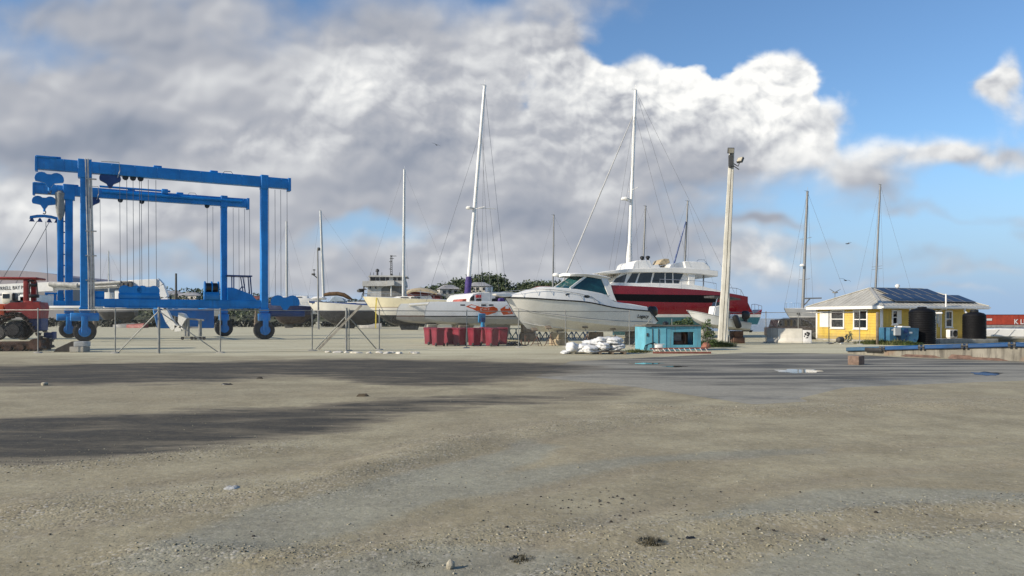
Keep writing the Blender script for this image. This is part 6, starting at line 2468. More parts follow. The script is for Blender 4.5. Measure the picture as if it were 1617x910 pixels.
def container():
    Y = 180.0
    o = W(1549.5, HZ, Y)
    root = thing('shipping_container', 'red corrugated shipping container lettered in white at the right edge', 'container', (o.x, Y, .03), R(3))
    LN, H = 12.2, 2.5
    m = paint('container_red', (.40, .055, .024), .55, .15, .6, streak=.3, streakcol=(.12, .03, .02), spots=.08)
    mb = MB()
    pts = []
    x = .15
    while x < LN - .15:
        pts += [(x, 0), (x + .08, .05), (x + .17, .05), (x + .25, 0)]
        x += .32
    mb.loft([[Vector((x, y, .16)) for x, y in pts], [Vector((x, y, H - .12)) for x, y in pts]], closed=False)
    mb.bbox((.1, .06, .1), (LN - .1, 2.42, H - .03))
    mb.build('side_wall', m, root)
    f = MB()
    for x0 in (0, LN - .16):
        f.bbox((x0, -.03, 0), (x0 + .16, .13, H))
    f.bbox((.16, -.02, H - .12), (LN - .16, .1, H - .003))
    f.bbox((.16, -.02, .003), (LN - .16, .1, .16))
    f.build('frame', paint('container_red_dark', (.16, .03, .02), .6, .2, 1), root)
    f = MB()
    f.bbox((1.0, -.05, 1.05), (2.6, -.03, 1.55))
    f.build('label_panel', WHITE, root)
    text_mesh('K LINE', 'lettering', 1.65, WHITE, root, (8.0, -.04, .22), (1, 0, 0), (0, 0, 1), .01, bold=.03)


container()


def right_boat():
    Y = 53.0
    o = W(1553, HZ, Y)
    root = thing('moored_boat', 'long low white boat with grey lower hull cut by the right edge', 'motor boat', (o.x, Y, 0), R(-4))
    F = Frame(root)
    hp = paint('moored_boat_hull', (.30, .30, .285), .5, .1, .8, streak=.3, streakcol=(.15, .14, .12))
    ctrl = []
    for px, b in ((1553, .05), (1580, 1.0), (1640, 1.5), (1760, 1.6), (1850, 1.5)):
        k = F.at(px, 547, 0)
        ctrl.append([Vector((k.x, 0, -.05)), Vector((k.x, -b * .8, -.02)), Vector((F.at(px, 540, -b).x, -b, .25)), F.at(px, 532, -b)])
    hull, deck, rings = hull_build(ctrl, hp, WHITE, root, n=30)
    edge_strip(rings, hull, paint('grey_gunwale', (.36, .36, .35)), .045)
    b = MB()
    F.sil(b, [(1554.5, 532), (1555.5, 520), (1580, 519), (1620, 519.5), (1850, 519), (1850, 532)], -1.35, 1.35)
    cab = b.build('deckhouse', WHITE, root, bevel=.06)
    b = MB()
    for x0 in (1568, 1593):
        F.sil(b, [(x0, 531), (x0 + 9.5, 520.6), (x0 + 10.3, 520.6), (x0 + .9, 531)], -1.37, -1.352)
    b.build('panel_seam', paint('seam_grey', (.25, .26, .27), .6), cab)
    b = MB()
    b.path([F.at(1554, 517.5, -1.2), F.at(1585, 518, -1.2), F.at(1617, 519, -1.2), F.at(1700, 519, -1.2)], .035, 6)
    b.tube(F.at(1556, 517.5, -1.2), F.at(1556, 535, -1.3), .03, n=6)
    b.path([F.at(1601, 522, -1.1), F.at(1604, 518, -1.1), F.at(1610, 517.5, -1.1), F.at(1611, 523, -1.1)], .025, 5)
    b.build('guard_rail', CHROME, root)


right_boat()


# ------------------------------------------------------------------ leaning lamp pole
def lamp_pole():
    Y = 45.6
    base = W(1141, 545, Y)
    root = thing('lamp_pole', 'tall leaning whitewashed concrete pole with two floodlights', 'lamp post', (base.x, Y, 0))
    F = Frame(root)
    m, T, b, out = new_mat('whitewashed_pole')
    P = T.n('ShaderNodeTexCoord').outputs['Object']
    n1 = T.noise(T.vec('MULTIPLY', P, (3, 3, 1.2)), 1.0, 7, .65)
    n2 = T.noise(T.vec('MULTIPLY', P, (4, 4, .5)), 1.0, 6, .7)
    c = T.mix(T.rng(n1, .3, .7), (.44, .42, .355), (.60, .58, .51))
    c = T.mix(T.math('MULTIPLY', T.rng(n2, .56, .72), .6), c, (.22, .17, .125))
    c = T.mix(T.rng(T.noise(P, 3.0, 7, .7), .66, .72), c, (.12, .10, .085))
    T.put(b.inputs['Base Color'], c)
    b.inputs['Roughness'].default_value = .85
    bp = T.n('ShaderNodeBump')
    bp.inputs['Strength'].default_value = .4
    bp.inputs['Distance'].default_value = .03
    T.put(bp.inputs['Height'], n1)
    T.nt.links.new(bp.outputs[0], b.inputs['Normal'])
    top = F.at(1155.5, 240, 0)
    mb = MB()
    rings = []
    for t in np.linspace(-.01, 1, 26):
        c = Vector((0, 0, 0)).lerp(top, t)
        w = (.300 * (1 - t) + .150 * t) * (1 + .03 * math.sin(t * 37)) * (1.12 if t < .03 else 1)
        g = w * .30
        sh = [(-.85, -1), (.85, -1), (1, -.85), (1, .85), (.85, 1), (-.85, 1), (-1, .85), (-1, -.85)]     # square shaft with a recess down its face
        rings.append([c + Matrix.Rotation(R(-14), 3, 'Z') @ Vector((x * w, y * w * .8, 0)) for x, y in sh])
    mb.loft(rings, cap=True)
    mb.build('shaft', m, root, bevel=.02)
    for p, (dx, rot, tilt) in (((1154.0, 238), (0, .1, .25)), ((1169, 253), (1, -.9, -.55))):
        c = F.at(p[0], p[1], -.25)
        f = MB()
        mt = Euler((tilt, 0, rot)).to_matrix()
        f.box(c, (.38, .15, .34), mt)
        fl = f.build('floodlight', DKSTEEL, root, bevel=.02)
        f = MB()
        f.box(c + mt @ Vector((0, -.085, 0)), (.31, .01, .27), mt)
        f.build('lens', paint('lamp_lens', (.46, .42, .33), .25, .1, 4), fl)
        f = MB()
        f.path([c + Vector((0, .05, -.05)), c + Vector((-.10 if dx else 0, .1, -.35)), F.at(1156 + dx * 1.5, 258 if dx else 249, -.1)], .035, 6)
        f.build('bracket', DKSTEEL, fl)
    f = MB()
    f.bbox(F.at(1151.5, 264, -.25), F.at(1156, 246, -.05))
    f.path([F.at(1158, 262, -.2), F.at(1164, 266, -.2), F.at(1167, 268, -.2)], .03, 5)
    f.build('junction_box', DKSTEEL, root)
    f = MB()
    f.path([F.at(1155, 262, -.28), F.at(1151, 340, -.30), F.at(1147, 430, -.34), F.at(1142.5, 500, -.36), F.at(1141, 540, -.36)], .018, 5)
    f.build('cable', BLACK, root)


lamp_pole()


# ------------------------------------------------------------------ turquoise plant hut, ladder, bins, sacks
def hut():
    a = R(10)
    p = W(1052, HZ, 37.4)
    root = thing('plant_hut', 'faded turquoise steel plant housing with open side and rusty roof', 'machine housing', (p.x, p.y, 0), a)
    F = Frame(root)
    tq = paint('turquoise_light', (.12, .37, .46), .6, .12, 1.5, streak=.6, streakcol=(.15, .13, .09), spots=.22, spotcol=(.12, .06, .035))
    tqd = tq
    x0, x1 = F.at(1052, HZ, 0).x, F.at(1107, HZ, 0).x
    H = F.at(1080, 515.5, 0).z
    D = 1.7
    # front (near) face with the opening, as frame pieces
    oz0, oz1 = F.at(1064, 545, 0).z, F.at(1064, 524.5, 0).z
    ox0, ox1 = F.at(1063.5, HZ, 0).x, F.at(1095.5, HZ, 0).x
    mb = MB()
    mb.bbox((x0, 0, .02), (ox0, .05, H))
    mb.bbox((ox1, 0, .02), (x1, .05, H))
    mb.bbox((ox0, 0, oz1), (ox1, .05, H))
    mb.bbox((ox0, 0, .02), (ox1, .05, oz0))
    mb.bbox((x1 - .05, .05, .02), (x1, D, H))
    mb.bbox((x0, D - .05, .02), (x1 - .05, D, H * .45))
    mb.build('front_panel', tqd, root, bevel=.01)
    # left part steps forward to the left as doors seen from the sunny side
    xl = F.at(1021, HZ, .0).x
    mb = MB()
    mb.loft([[Vector((xl, .15, z)), Vector((x0 - .004, -.02, z)), Vector((x0 - .004, D, z)), Vector((xl, D, z))] for z in (.02, H - .03)], cap=True)
    db = mb.build('door_panel', tq, root, bevel=.012)
    mb = MB()
    for t in (.33, .62):
        q = Vector((xl, .15, 0)).lerp(Vector((x0, -.02, 0)), t)
        mb.bbox(q + Vector((-.012, -.03, .1)), q + Vector((.012, .0, H - .12)))
    q = Vector((xl, .15, 0)).lerp(Vector((x0, -.02, 0)), .08)
    mb.bbox(q + Vector((-.03, -.04, .72)), q + Vector((.05, .02, .88)))
    mb.build('door_seam', DKSTEEL, db)
    mb = MB()
    mb.loft([[Vector((xl - .06, .05, z)), Vector((x0, -.09, z)), Vector((x1 + .04, -.05, z)), Vector((x1 + .04, D + .05, z)), Vector((xl - .06, D + .05, z))] for z in (H + .003, H + .06)], cap=True)
    mb.bbox((xl + .1, .3, H + .063), (x0 - .2, .9, H + .11))
    mb.build('roof', paint('rusted_roof', (.13, .12, .10), .85, .3, 2, spots=.3, bump=.4), root)
    mb = MB()
    mb.bbox((ox0 + .02, .35, oz0 - .1), (ox0 + (ox1 - ox0) * .52, .42, oz1 - .03), .01)
    mb.bbox((ox0 + .05, .30, oz0 + .28), (ox0 + (ox1 - ox0) * .50, .345, oz0 + .32))
    mb.build('radiator', paint('grey_radiator', (.20, .19, .19), .6, .2, 3), root)
    mb = MB()
    mb.loft([[Vector((ox0 + .1 + .5 * t, .28 - .06 * math.sin(t * 3), z)) for t in (0, 1)] for z in (oz0, oz0 + .2)], closed=False)
    mb.bbox((ox0 + .08, .2, oz0 - .05), (ox0 + .58, .34, oz0 + .17), .05)
    mb.bbox((ox1 - .3, .6, .05), (ox1 - .04, .95, oz1), .03)
    mb.path([(ox0 + .62, .3, oz1), (ox0 + .75, .28, oz1 - .2), (ox0 + .72, .28, oz0 + .1), (ox0 + .62, .3, oz0)], .035, 6)
    mb.build('engine', RUST, root)
    mb = MB()
    c = F.at(1051, 512, .4)
    mb.lathe([(.03, 0), (.15, .02), (.15, .12), (.06, .18)], c + Vector((0, 0, -.04)), n=14)
    mb.build('exhaust_cap', BLACK, root)
    mb = MB()
    mb.tube(F.at(1061, 516, .3), F.at(1061, 503.5, .3), .022, n=6)
    mb.build('standpipe', STEEL, root)
    mb = MB()
    for k in range(3):
        q = F.at(1024 + k * 4, 548, -.35)
        mb.path([F.at(1016 + k * 2, 556, -.8), F.at(1019 + k * 2, 546 - k, -.5), F.at(1027 + k * 3, 543 - k, -.4), F.at(1036 + k * 2, 545, -.35), F.at(1040 + k * 2, 551, -.4)], .022, 5)
    mb.build('hose', BLACK, root)
    mb = MB()
    c = F.at(1041, 549, -.5)
    mb.bbox(c + Vector((-.2, -.15, -.15)), c + Vector((.14, .15, .14)), .03)
    mb.bbox(c + Vector((-.25, -.12, .145)), c + Vector((.25, .12, .18)), .01)
    mb.build('pump_box', WHITE, root)


hut()


def ladder():
    p0 = W(1030, HZ, 34.6)
    root = thing('ladder', 'red and white ladder lying on its edge before the turquoise housing', 'ladder', (p0.x, p0.y, 0), R(-3))
    F = Frame(root)
    rd = paint('ladder_red', (.17, .055, .040), .6, .25, 4, spots=.2)
    a0, a1 = F.at(1031, 560.5, -.10), F.at(1123, 560, -.10)
    b0, b1 = F.at(1026, 551, .12), F.at(1118, 549.8, .12)
    a0.z = a1.z = .05
    mb = MB()
    mb.beam(a0, a1, .035, .085)
    mb.build('side_rail', rd, root)
    mb = MB()
    mb.beam(b0, b1, .035, .075)
    mb.build('side_rail', rd, root)
    for i in range(11):
        t = (i + .5) / 11
        mb = MB()
        mb.tube(a0.lerp(a1, t), b0.lerp(b1, t), .022, n=7)
        mb.build('rung', paint('pale_rung', (.42, .36, .32), .6, .15, 3), root)


ladder()


def bin_proto():
    root = thing('wheelie_bin', 'x', 'bin', (0, 0, 0), 0, 'red wheelie bins in a row')
    red = paint('bin_red', (.20, .016, .032), .5, .18, 2.5, streak=.2, streakcol=(.20, .06, .06), spots=.03, spotcol=(.3, .2, .18))
    mb = MB()
    r = lambda z, w, d0, d1, c=.05: [Vector((x, y, z)) for x, y in ((-w + c, d0), (w - c, d0), (w, d0 + c), (w, d1 - c), (w - c, d1), (-w + c, d1), (-w, d1 - c), (-w, d0 + c))]
    mb.loft([r(.05, .245, -.27, .33), r(.35, .255, -.29, .345), r(.95, .285, -.33, .38), r(.955, .30, -.36, .41), r(1.0, .305, -.36, .41)], cap=True)
    mb.bbox((-.19, -.28, .12), (-.10, -.235, .92), .01)
    mb.bbox((.10, -.28, .12), (.19, -.235, .92), .01)
    body = mb.build('body', red, root, bevel=.012)
    mb = MB()
    mb.loft([r(1.004, .31, -.33, .43), r(1.03, .31, -.33, .43), r(1.065, .25, -.26, .36)], cap=True)
    mb.build('lid', red, root, bevel=.01)
    mb = MB()
    mb.tube((-.26, -.42, 1.0), (.26, -.42, 1.0), .018, n=8)
    for x in (-.24, 0, .24):
        mb.bbox((x - .02, -.43, .97), (x + .02, -.34, 1.02))
    mb.build('handle', red, root)
    for x in (-.255, .255):
        w = MB()
        w.lathe([(.02, -.03), (.08, -.035), (.10, -.025), (.10, .025), (.08, .035), (.02, .03)], (x, -.24, .10), (1, 0, 0), 18)
        w.build('wheel', RUBBER, root)
    w = MB()
    w.tube((-.25, -.24, .10), (.25, -.24, .10), .014, n=6)
    w.build('axle', STEEL, root)
    return root


bp_ = bin_proto()
bins = [(679, 545.0, 34, 'leftmost red wheelie bin of the row, half behind the next one'), (691, 547.2, 31, 'red wheelie bin second from the left, standing forward of its neighbours'),
        (709, 546.2, 28, 'red wheelie bin third from the left, set back between two others'), (725, 546.6, 40, 'red wheelie bin with a white slip on its side, left of the fence post'),
        (749, 547.0, 33, 'red wheelie bin right behind the slim fence post'), (765.5, 544.4, 12, 'red wheelie bin pushed back under the blue jack post'),
        (777, 547.4, 36, 'red wheelie bin with a pale lit side, second from the right'), (793.5, 545.8, 8, 'rightmost red wheelie bin, beside the black rope heap')]
for i, (px, row, rz, lb) in enumerate(bins):
    o = bp_ if i == 0 else copy_tree(bp_)
    g = G(px, row)
    o.location = (g.x, g.y + .3, 0)
    o.rotation_euler = (0, 0, R(rz))
    o['label'] = lb
    if i == 3:
        s = MB()
        s.bbox((-.262, .02, .58), (-.252, .10, .86))
        s.build('paper_slip', WHITE, o)

# sacks of folded sheeting on and beside a pallet
sackm = paint('white_sheeting', (.58, .585, .58), .6, .10, 4, spots=.14, spotcol=(.30, .28, .25), bump=.6)


def sack(label, c, size, rz, seed, fold=True):
    rs = np.random.default_rng(seed)
    bm = bmesh.new()
    bmesh.ops.create_icosphere(bm, subdivisions=4, radius=1)
    ph = rs.random(8) * 6.28
    for v in bm.verts:
        x, y, z = v.co
        p = 2.6
        k = (abs(x) ** p + abs(y) ** p + abs(z) ** p) ** (-1 / p)
        q = Vector((x * k, y * k, z * k))
        w = 1 + .05 * math.sin(17 * q.z + 4 * q.x + ph[6]) * (.5 + .5 * math.sin(3 * q.x + ph[7])) + .10 * math.sin(5 * q.x + ph[0] + 2 * q.z) * math.cos(4 * q.y + ph[1]) + .05 * math.sin(9 * q.z + 5 * q.x + ph[2]) + .03 * math.sin(15 * q.x + 9 * q.y + ph[3])
        w += .06 * math.sin(3 * q.x + ph[4])
        q *= w
        if fold and q.y < -.5:
            q.y += .30 * math.exp(-((q.z - .05 + .12 * math.sin(3 * q.x + ph[5])) / .16) ** 2)
        if q.z < 0:
            q.z *= .88
        v.co = (q.x * size[0] / 2, q.y * size[1] / 2, q.z * size[2] / 2)
    me = bpy.data.meshes.new('sheet_bundle')
    bm.to_mesh(me)
    bm.free()
    me.polygons.foreach_set('use_smooth', [True] * len(me.polygons))
    me.materials.append(sackm)
    o = bpy.data.objects.new('sheet_bundle', me)
    COL.objects.link(o)
    o.location = c
    o.rotation_euler = (rs.uniform(-.15, .15), rs.uniform(-.22, .22), rz)
    return tag(o, label, 'bundle', 'white bundles of folded sheeting')


Ys = 34.3
S = lambda px, z, dy=0: (W(px, HZ, Ys + dy).x, Ys + dy, z)
PZ = .13
sack('small flat end of white sheeting trailing on the ground at the left', S(893, .08), (.46, .5, .16), .3, 1, False)
sack('upright rounded white bundle at the left end of the heap', S(904, .27), (.50, .6, .52), .5, 2, False)
sack('white bundle lying second from the left on the ground', S(919, .22, .05), (.70, .65, .44), -.5, 3)
sack('white bundle with a dark open fold at the middle of the heap front', S(934, .21, -.2), (.72, .7, .40), .55, 4)
sack('white bundle with a folded mouth on the left end of the pallet', S(952, PZ + .20, -.15), (.66, .75, .38), -.25, 5)
sack('white bundle on the right end of the pallet, under another', S(973, PZ + .17), (.72, .75, .31), .18, 6)
sack('topmost white bundle at the right of the heap', S(970, PZ + .46), (.80, .72, .33), -.30, 7)
sack('white bundle lying across the top of the heap beside the topmost one', S(953, PZ + .49, .2), (.86, .66, .30), .5, 8, False)
sack('white bundle resting on the slope of the heap above the open fold', S(936, .47, .25), (.86, .66, .32), -.45, 9, False)
pl = thing('pallet', 'grey timber pallet under the right half of the white bundles', 'pallet', (W(965, HZ, 34.25).x, 34.25, 0), .03)
for i in range(6):
    mb = MB()
    mb.bbox((-.62, -.5 + i * .18, .098), (.62, -.38 + i * .18, .12))
    mb.build('deck_board', WOOD, pl)
for x in (-.55, 0, .55):
    mb = MB()
    mb.bbox((x - .05, -.5, .02), (x + .05, .52, .095))
    mb.build('bearer', WOOD, pl)

# weathered block on the apron
g = G(1356, 576.5)
mb = MB()
mb.bbox((-.20, -.20, 0), (.20, .20, .315), .015)
o = mb.build('stone_block', paint('brown_block', (.20, .135, .10), .9, .25, 6, spots=.25, spotcol=(.09, .055, .04), streak=.3, bump=.5), bevel=.012)
o.location = (g.x, g.y + .2, zg(g.x, g.y) - .005)
o.rotation_euler = (0, 0, R(38))
tag(o, 'square brown block standing alone on the damp concrete apron', 'block')


# ------------------------------------------------------------------ barrier, parked vehicle
def barrier():
    P0, P1 = G(1211, 541.5), G(1281, 542.0)
    d = P1 - P0
    root = thing('concrete_barrier', 'stained concrete road barrier with white painted end and dark blotches', 'barrier', P0, math.atan2(d.y, d.x))
    L = d.length
    sec = [(-.30, 0), (-.30, .12), (-.16, .32), (-.12, .98), (.12, .98), (.16, .32), (.30, .12), (.30, 0)]
    def seg(x0, x1, m, nm, top=1.0):
        mb = MB()
        mb.loft([[Vector((x, y, z * (top if z > .5 else 1))) for y, z in sec] for x in (x0, x1)], cap=True)
        return mb.build(nm, m, root, bevel=.02)
    seg(0, L * .24, CONC, 'weathered_section', .98)
    mb = MB()
    mb.bbox((.1, -.06, .985), (L * .22, .06, 1.04))
    mb.build('top_rail', WOOD, root)
    seg(L * .245, L * .80, OFFWHITE, 'middle_section', .96)
    e = seg(L * .805, L, paint('white_barrier', (.62, .61, .58), .8, .12, 2, streak=.25), 'painted_section', .86)
    mb = MB()
    for x, z, w, h, t in ((.60, .58, .10, .14, .3), (.76, .66, .16, .10, -.5), (.78, .50, .12, .12, .5), (.86, .62, .08, .15, .1), (.66, .30, .18, .08, .4), (.74, .36, .1, .06, -.2), (.52, .45, .05, .09, .2)):
        c = Vector((L * .805 + (x - .4) * L * .3, 0, z))
        yy = -.12 - (.0 if z > .32 else 0) - .045 * max(0, (.98 - z)) - .012
        mb.prism([(w * .6 * math.cos(q) * (1 + .2 * math.sin(3 * q + x * 9)), h * .6 * math.sin(q)) for q in np.linspace(0, 6.28, 12, endpoint=False)], c + Vector((0, yy, 0)), (math.cos(t), 0, math.sin(t)), (-math.sin(t), 0, math.cos(t)), .012)
    mb.build('dark_blotch', BLACK, e)


barrier()


def suv():
    Y = 57.5
    o = W(1228, HZ, Y)
    root = thing('parked_vehicle', 'dark estate vehicle parked behind the concrete barrier', 'car', (o.x, Y, 0), R(6))
    F = Frame(root)
    dk = paint('vehicle_paint', (.016, .017, .022), .25, .1, 1, coat=.6)
    mb = MB()
    F.sil(mb, [(1222, 531), (1222, 517.5), (1229, 516), (1275, 515.5), (1296, 519), (1299, 524), (1299, 532)], 0, 1.75)
    mb.build('body', paint('vehicle_lower', (.055, .042, .038), .4, .2, 1.5, coat=.3, spots=.1), root, bevel=.07)
    mb = MB()
    a = [F.at(px, py, .12) for px, py in ((1227, 516.5), (1230.5, 504.5), (1236, 503.2), (1266, 503.2), (1276, 507), (1288, 516))]
    mb.loft([a, [Vector((p.x, 1.63, p.z)) for p in a]], cap=True)
    cb = mb.build('cabin', dk, root, bevel=.06)
    for poly in ([(1231, 515), (1233.5, 506.5), (1246, 506), (1246, 515)], [(1247.5, 515), (1247.5, 506), (1261, 506), (1261.5, 515)], [(1263, 515), (1263, 506), (1269, 506.2), (1282, 515)]):
        mb = MB()
        F.sil(mb, poly, .095, .14)
        mb.build('window', GLASS, cb)
    for y in (.3, 1.5):
        mb = MB()
        mb.path([F.at(1236, 502.4, y), F.at(1266, 502.4, y)], .02, 5)
        mb.build('roof_rail', DKSTEEL, cb)
    for px in (1235, 1286):
        for y in (.05, 1.7):
            mb = MB()
            x = F.at(px, HZ, y).x
            mb.lathe([(.1, -.11), (.3, -.12), (.36, -.08), (.36, .08), (.3, .12), (.1, .11)], (x, y, .36), (0, 1, 0), 24)
            w = mb.build('wheel', RUBBER, root)
            mb = MB()
            mb.lathe([(.02, -.125), (.2, -.12), (.22, -.1), (.02, -.09)], (x, y, .36), (0, 1, 0), 16)
            mb.build('rim', STEEL, w)


suv()

# ------------------------------------------------------------------ plants, scrub and small things in the yard
def leafy(name, label, cat, p, blobs, n, size, mat, seed, stems=(), group=None, kind=None):
    """a plant as a thing: stems plus one crown of many small leaves"""
    root = thing(name, label, cat, p, 0, group)
    rs = np.random.default_rng(seed)
    mb, tone = MB(), []
    leaf_cloud(mb, blobs, n, size, rs, tone)
    o = mb.build('foliage', mat, root, fix=False)
    set_tone(o, tone)
    if stems:
        s = MB()
        for a, b, r in stems:
            a, b = Vector(a), Vector(b)
            m = a.lerp(b, .5) + Vector((rs.normal() * .04, rs.normal() * .04, 0))
            s.path([a, m, b], [r, r * .75, r * .4], 6)
        s.build('stem', BARK, root)
    return root


def tuft(name, label, cat, p, rad, h, n, mat, seed, group=None, width=.012):
    """grass tuft: curved blades fanning from the ground"""
    rs = np.random.default_rng(seed)
    mb, tone = MB(), []
    for _ in range(n):
        a, r = rs.random() * 6.28, rad * math.sqrt(rs.random())
        x, y = r * math.cos(a), r * math.sin(a)
        hh = h * rs.uniform(.45, 1.1) * (1.1 - .6 * r / rad)
        lx, ly = (x / rad) * hh * .8 + rs.normal() * hh * .25, (y / rad) * hh * .8 + rs.normal() * hh * .25
        w = width * rs.uniform(.7, 1.4)
        t = Vector((-math.sin(a), math.cos(a), 0)) * w
        b0, b1, b2 = Vector((x, y, -.01)), Vector((x + lx * .4, y + ly * .4, hh * .62)), Vector((x + lx, y + ly, hh * rs.uniform(.75, 1)))
        mb.add([b0 - t, b0 + t, b1 + t * .7, b1 - t * .7, b2], [(0, 1, 2, 3), (3, 2, 4)])
        tone.extend([float(np.clip(.5 + .25 * rs.normal(), 0, 1))] * 2)
    o = mb.build(name, mat, fix=False)
    set_tone(o, tone)
    o.location = p
    return tag(o, label, cat, group)


g = G(1141, 551)
tuft('weed_patch', 'mound of green weeds at the foot of the leaning lamp pole', 'weeds', (g.x + .25, 43.4, 0), 1.45, .52, 1500, foliage('deep_weed', [(.012, .024, .006), (.030, .055, .014), (.06, .09, .025)]), 3, width=.022)
rk = MB()


def rock(name, label, cat, p, s, seed, mat, group=None):
    rs = np.random.default_rng(seed)
    bm = bmesh.new()
    bmesh.ops.create_icosphere(bm, subdivisions=3, radius=1)
    ph = rs.random(6) * 6.28
    dirs = rs.normal(size=(7, 3))
    dirs /= np.linalg.norm(dirs, axis=1)[:, None]
    cut = rs.uniform(.55, .85, 7)
    for v in bm.verts:
        q = np.array(v.co)
        for d, c in zip(dirs, cut):                                # planes chopped off a ball give a broken stone
            e = q @ d - c
            if e > 0:
                q = q - d * e * .9
        q *= 1 + .06 * math.sin(6 * q[0] + ph[0]) * math.sin(5 * q[1] + ph[1])
        v.co = (q[0] * s[0], q[1] * s[1], q[2] * s[2] + s[2] * .55)
    me = bpy.data.meshes.new(name)
    bm.to_mesh(me)
    bm.free()
    me.polygons.foreach_set('use_smooth', [True] * len(me.polygons))
    me.set_sharp_from_angle(angle=R(30))
    me.materials.append(mat)
    o = bpy.data.objects.new(name, me)
    COL.objects.link(o)
    o.location = p
    o.rotation_euler = (0, 0, rs.uniform(0, 6))
    return tag(o, label, cat, group)


PALE_ST = paint('pale_stone', (.42, .38, .29), .9, .25, 12, bump=.5, spots=.2, spotcol=(.2, .18, .14))
GREY_ST = paint('grey_stone', (.20, .18, .15), .9, .25, 12, bump=.5)
DARK_ST = paint('dark_stone', (.045, .040, .034), .9, .3, 12, bump=.5)
WHITE_ST = paint('white_stone', (.55, .52, .46), .9, .2, 8, bump=.4, spots=.2, spotcol=(.3, .27, .22))


def put(px, py):
    g = G(px, py)
    return (g.x, g.y, zg(g.x, g.y) - .004)


rock('stone', 'pale pointed stone at the bottom edge of the foreground', 'stone', put(712, 901), (.030, .028, .040), 2, PALE_ST)
rock('stone', 'pale stone lying alone on the left foreground gravel', 'stone', put(71, 609), (.10, .08, .06), 4, PALE_ST)
rock('stone', 'reddish brown stone beside the foot of the leaning lamp pole', 'stone', (W(1114, 550, 41.5).x, 41.5, 0), (.30, .25, .20), 6, paint('red_stone', (.24, .10, .07), .9, .3, 6, bump=.5))
tuft('dry_tuft', 'larger dark dry weed tuft on the gravel right of the pale stone', 'weeds', put(1028, 861), .10, .055, 240, foliage('dry_weed', [(.020, .018, .010), (.045, .040, .022), (.10, .085, .05)]), 8, width=.0035)
tuft('dry_tuft', 'smaller dark dry weed tuft near the bottom edge', 'weeds', put(825, 885), .085, .040, 190, MATS['dry_weed'], 9, width=.0035)
tuft('dry_tuft', 'flat scatter of dark dry weed left of the pale stone', 'weeds', put(660, 893), .13, .018, 150, MATS['dry_weed'], 10, width=.004)


def scrap(label, px, py, s, seed, mat, h=.012, name='scrap', cat='debris', group=None):
    """thin crumpled flake lying on the ground"""
    rs = np.random.default_rng(seed)
    mb = MB()
    n = 11
    ring = [(math.cos(t) * s[0] * rs.uniform(.65, 1.1), math.sin(t) * s[1] * rs.uniform(.6, 1.1)) for t in np.linspace(0, 2 * math.pi, n, endpoint=False)]
    rings = []
    for k, zz in ((1.0, 0), (1.0, h * .5), (.6, h * 1.3), (.25, h * .8)):
        rings.append([Vector((x * k, y * k, zz + rs.uniform(0, h) * (k < .99))) for x, y in ring])
    mb.loft(rings, cap=True)
    o = mb.build(name, mat, sharp=60)
    o.location = put(px, py)
    return tag(o, label, cat, group)


scrap('crumpled white paper scrap on the left foreground ridge', 366, 780, (.085, .07), 3, paint('dirty_paper', (.44, .44, .42), .85, .25, 14, bump=.5), .012, 'paper_scrap', 'litter')
scrap('black flat scrap right of the larger dry tuft', 1090, 852, (.040, .024), 5, BLACK, .010)
scrap('brown bark flake lying beyond the dark ground stain', 572, 626, (.16, .08), 6, paint('bark_brown', (.09, .07, .045), .9, .3, 5), .03)
scrap('black tyre shred lying across the upper dark band of ground', 358, 608, (.17, .05), 7, BLACK, .02)
scrap('black chip on the gravel between ridge and fence on the left', 410, 598.5, (.11, .05), 8, DARK_ST, .03)
for i, (px, py) in enumerate(((1222, 838), (1383, 812), (1300, 857), (1196, 838), (965, 822), (800, 838))):
    scrap('small dark clod on the gravelly foreground strip', px, py, (.020, .014), 20 + i, DARK_ST, .010, 'clod', 'debris', 'dark clods on the foreground gravel')
rs_ = np.random.default_rng(77)
cl = MB()
for i in range(110):                                                # dark clods gathered in the middle distance of the foreground
    px, py = rs_.normal(960, 90), rs_.normal(795, 12)
    if i % 3 == 0:
        px, py = rs_.uniform(300, 1600), rs_.uniform(740, 905)
    p = put(px, py)
    s = rs_.uniform(.006, .016)
    a = [Vector((p[0] + math.cos(t) * s * rs_.uniform(.6, 1.2), p[1] + math.sin(t) * s * rs_.uniform(.6, 1.2), p[2])) for t in np.linspace(0, 6.28, 6, endpoint=False)]
    c = Vector((p[0], p[1], p[2]))
    cl.loft([a, [c.lerp(v, .6) + Vector((0, 0, s * .9)) for v in a]], cap=True)
tag(cl.build('dark_gravel', DARK_ST), kind='stuff')


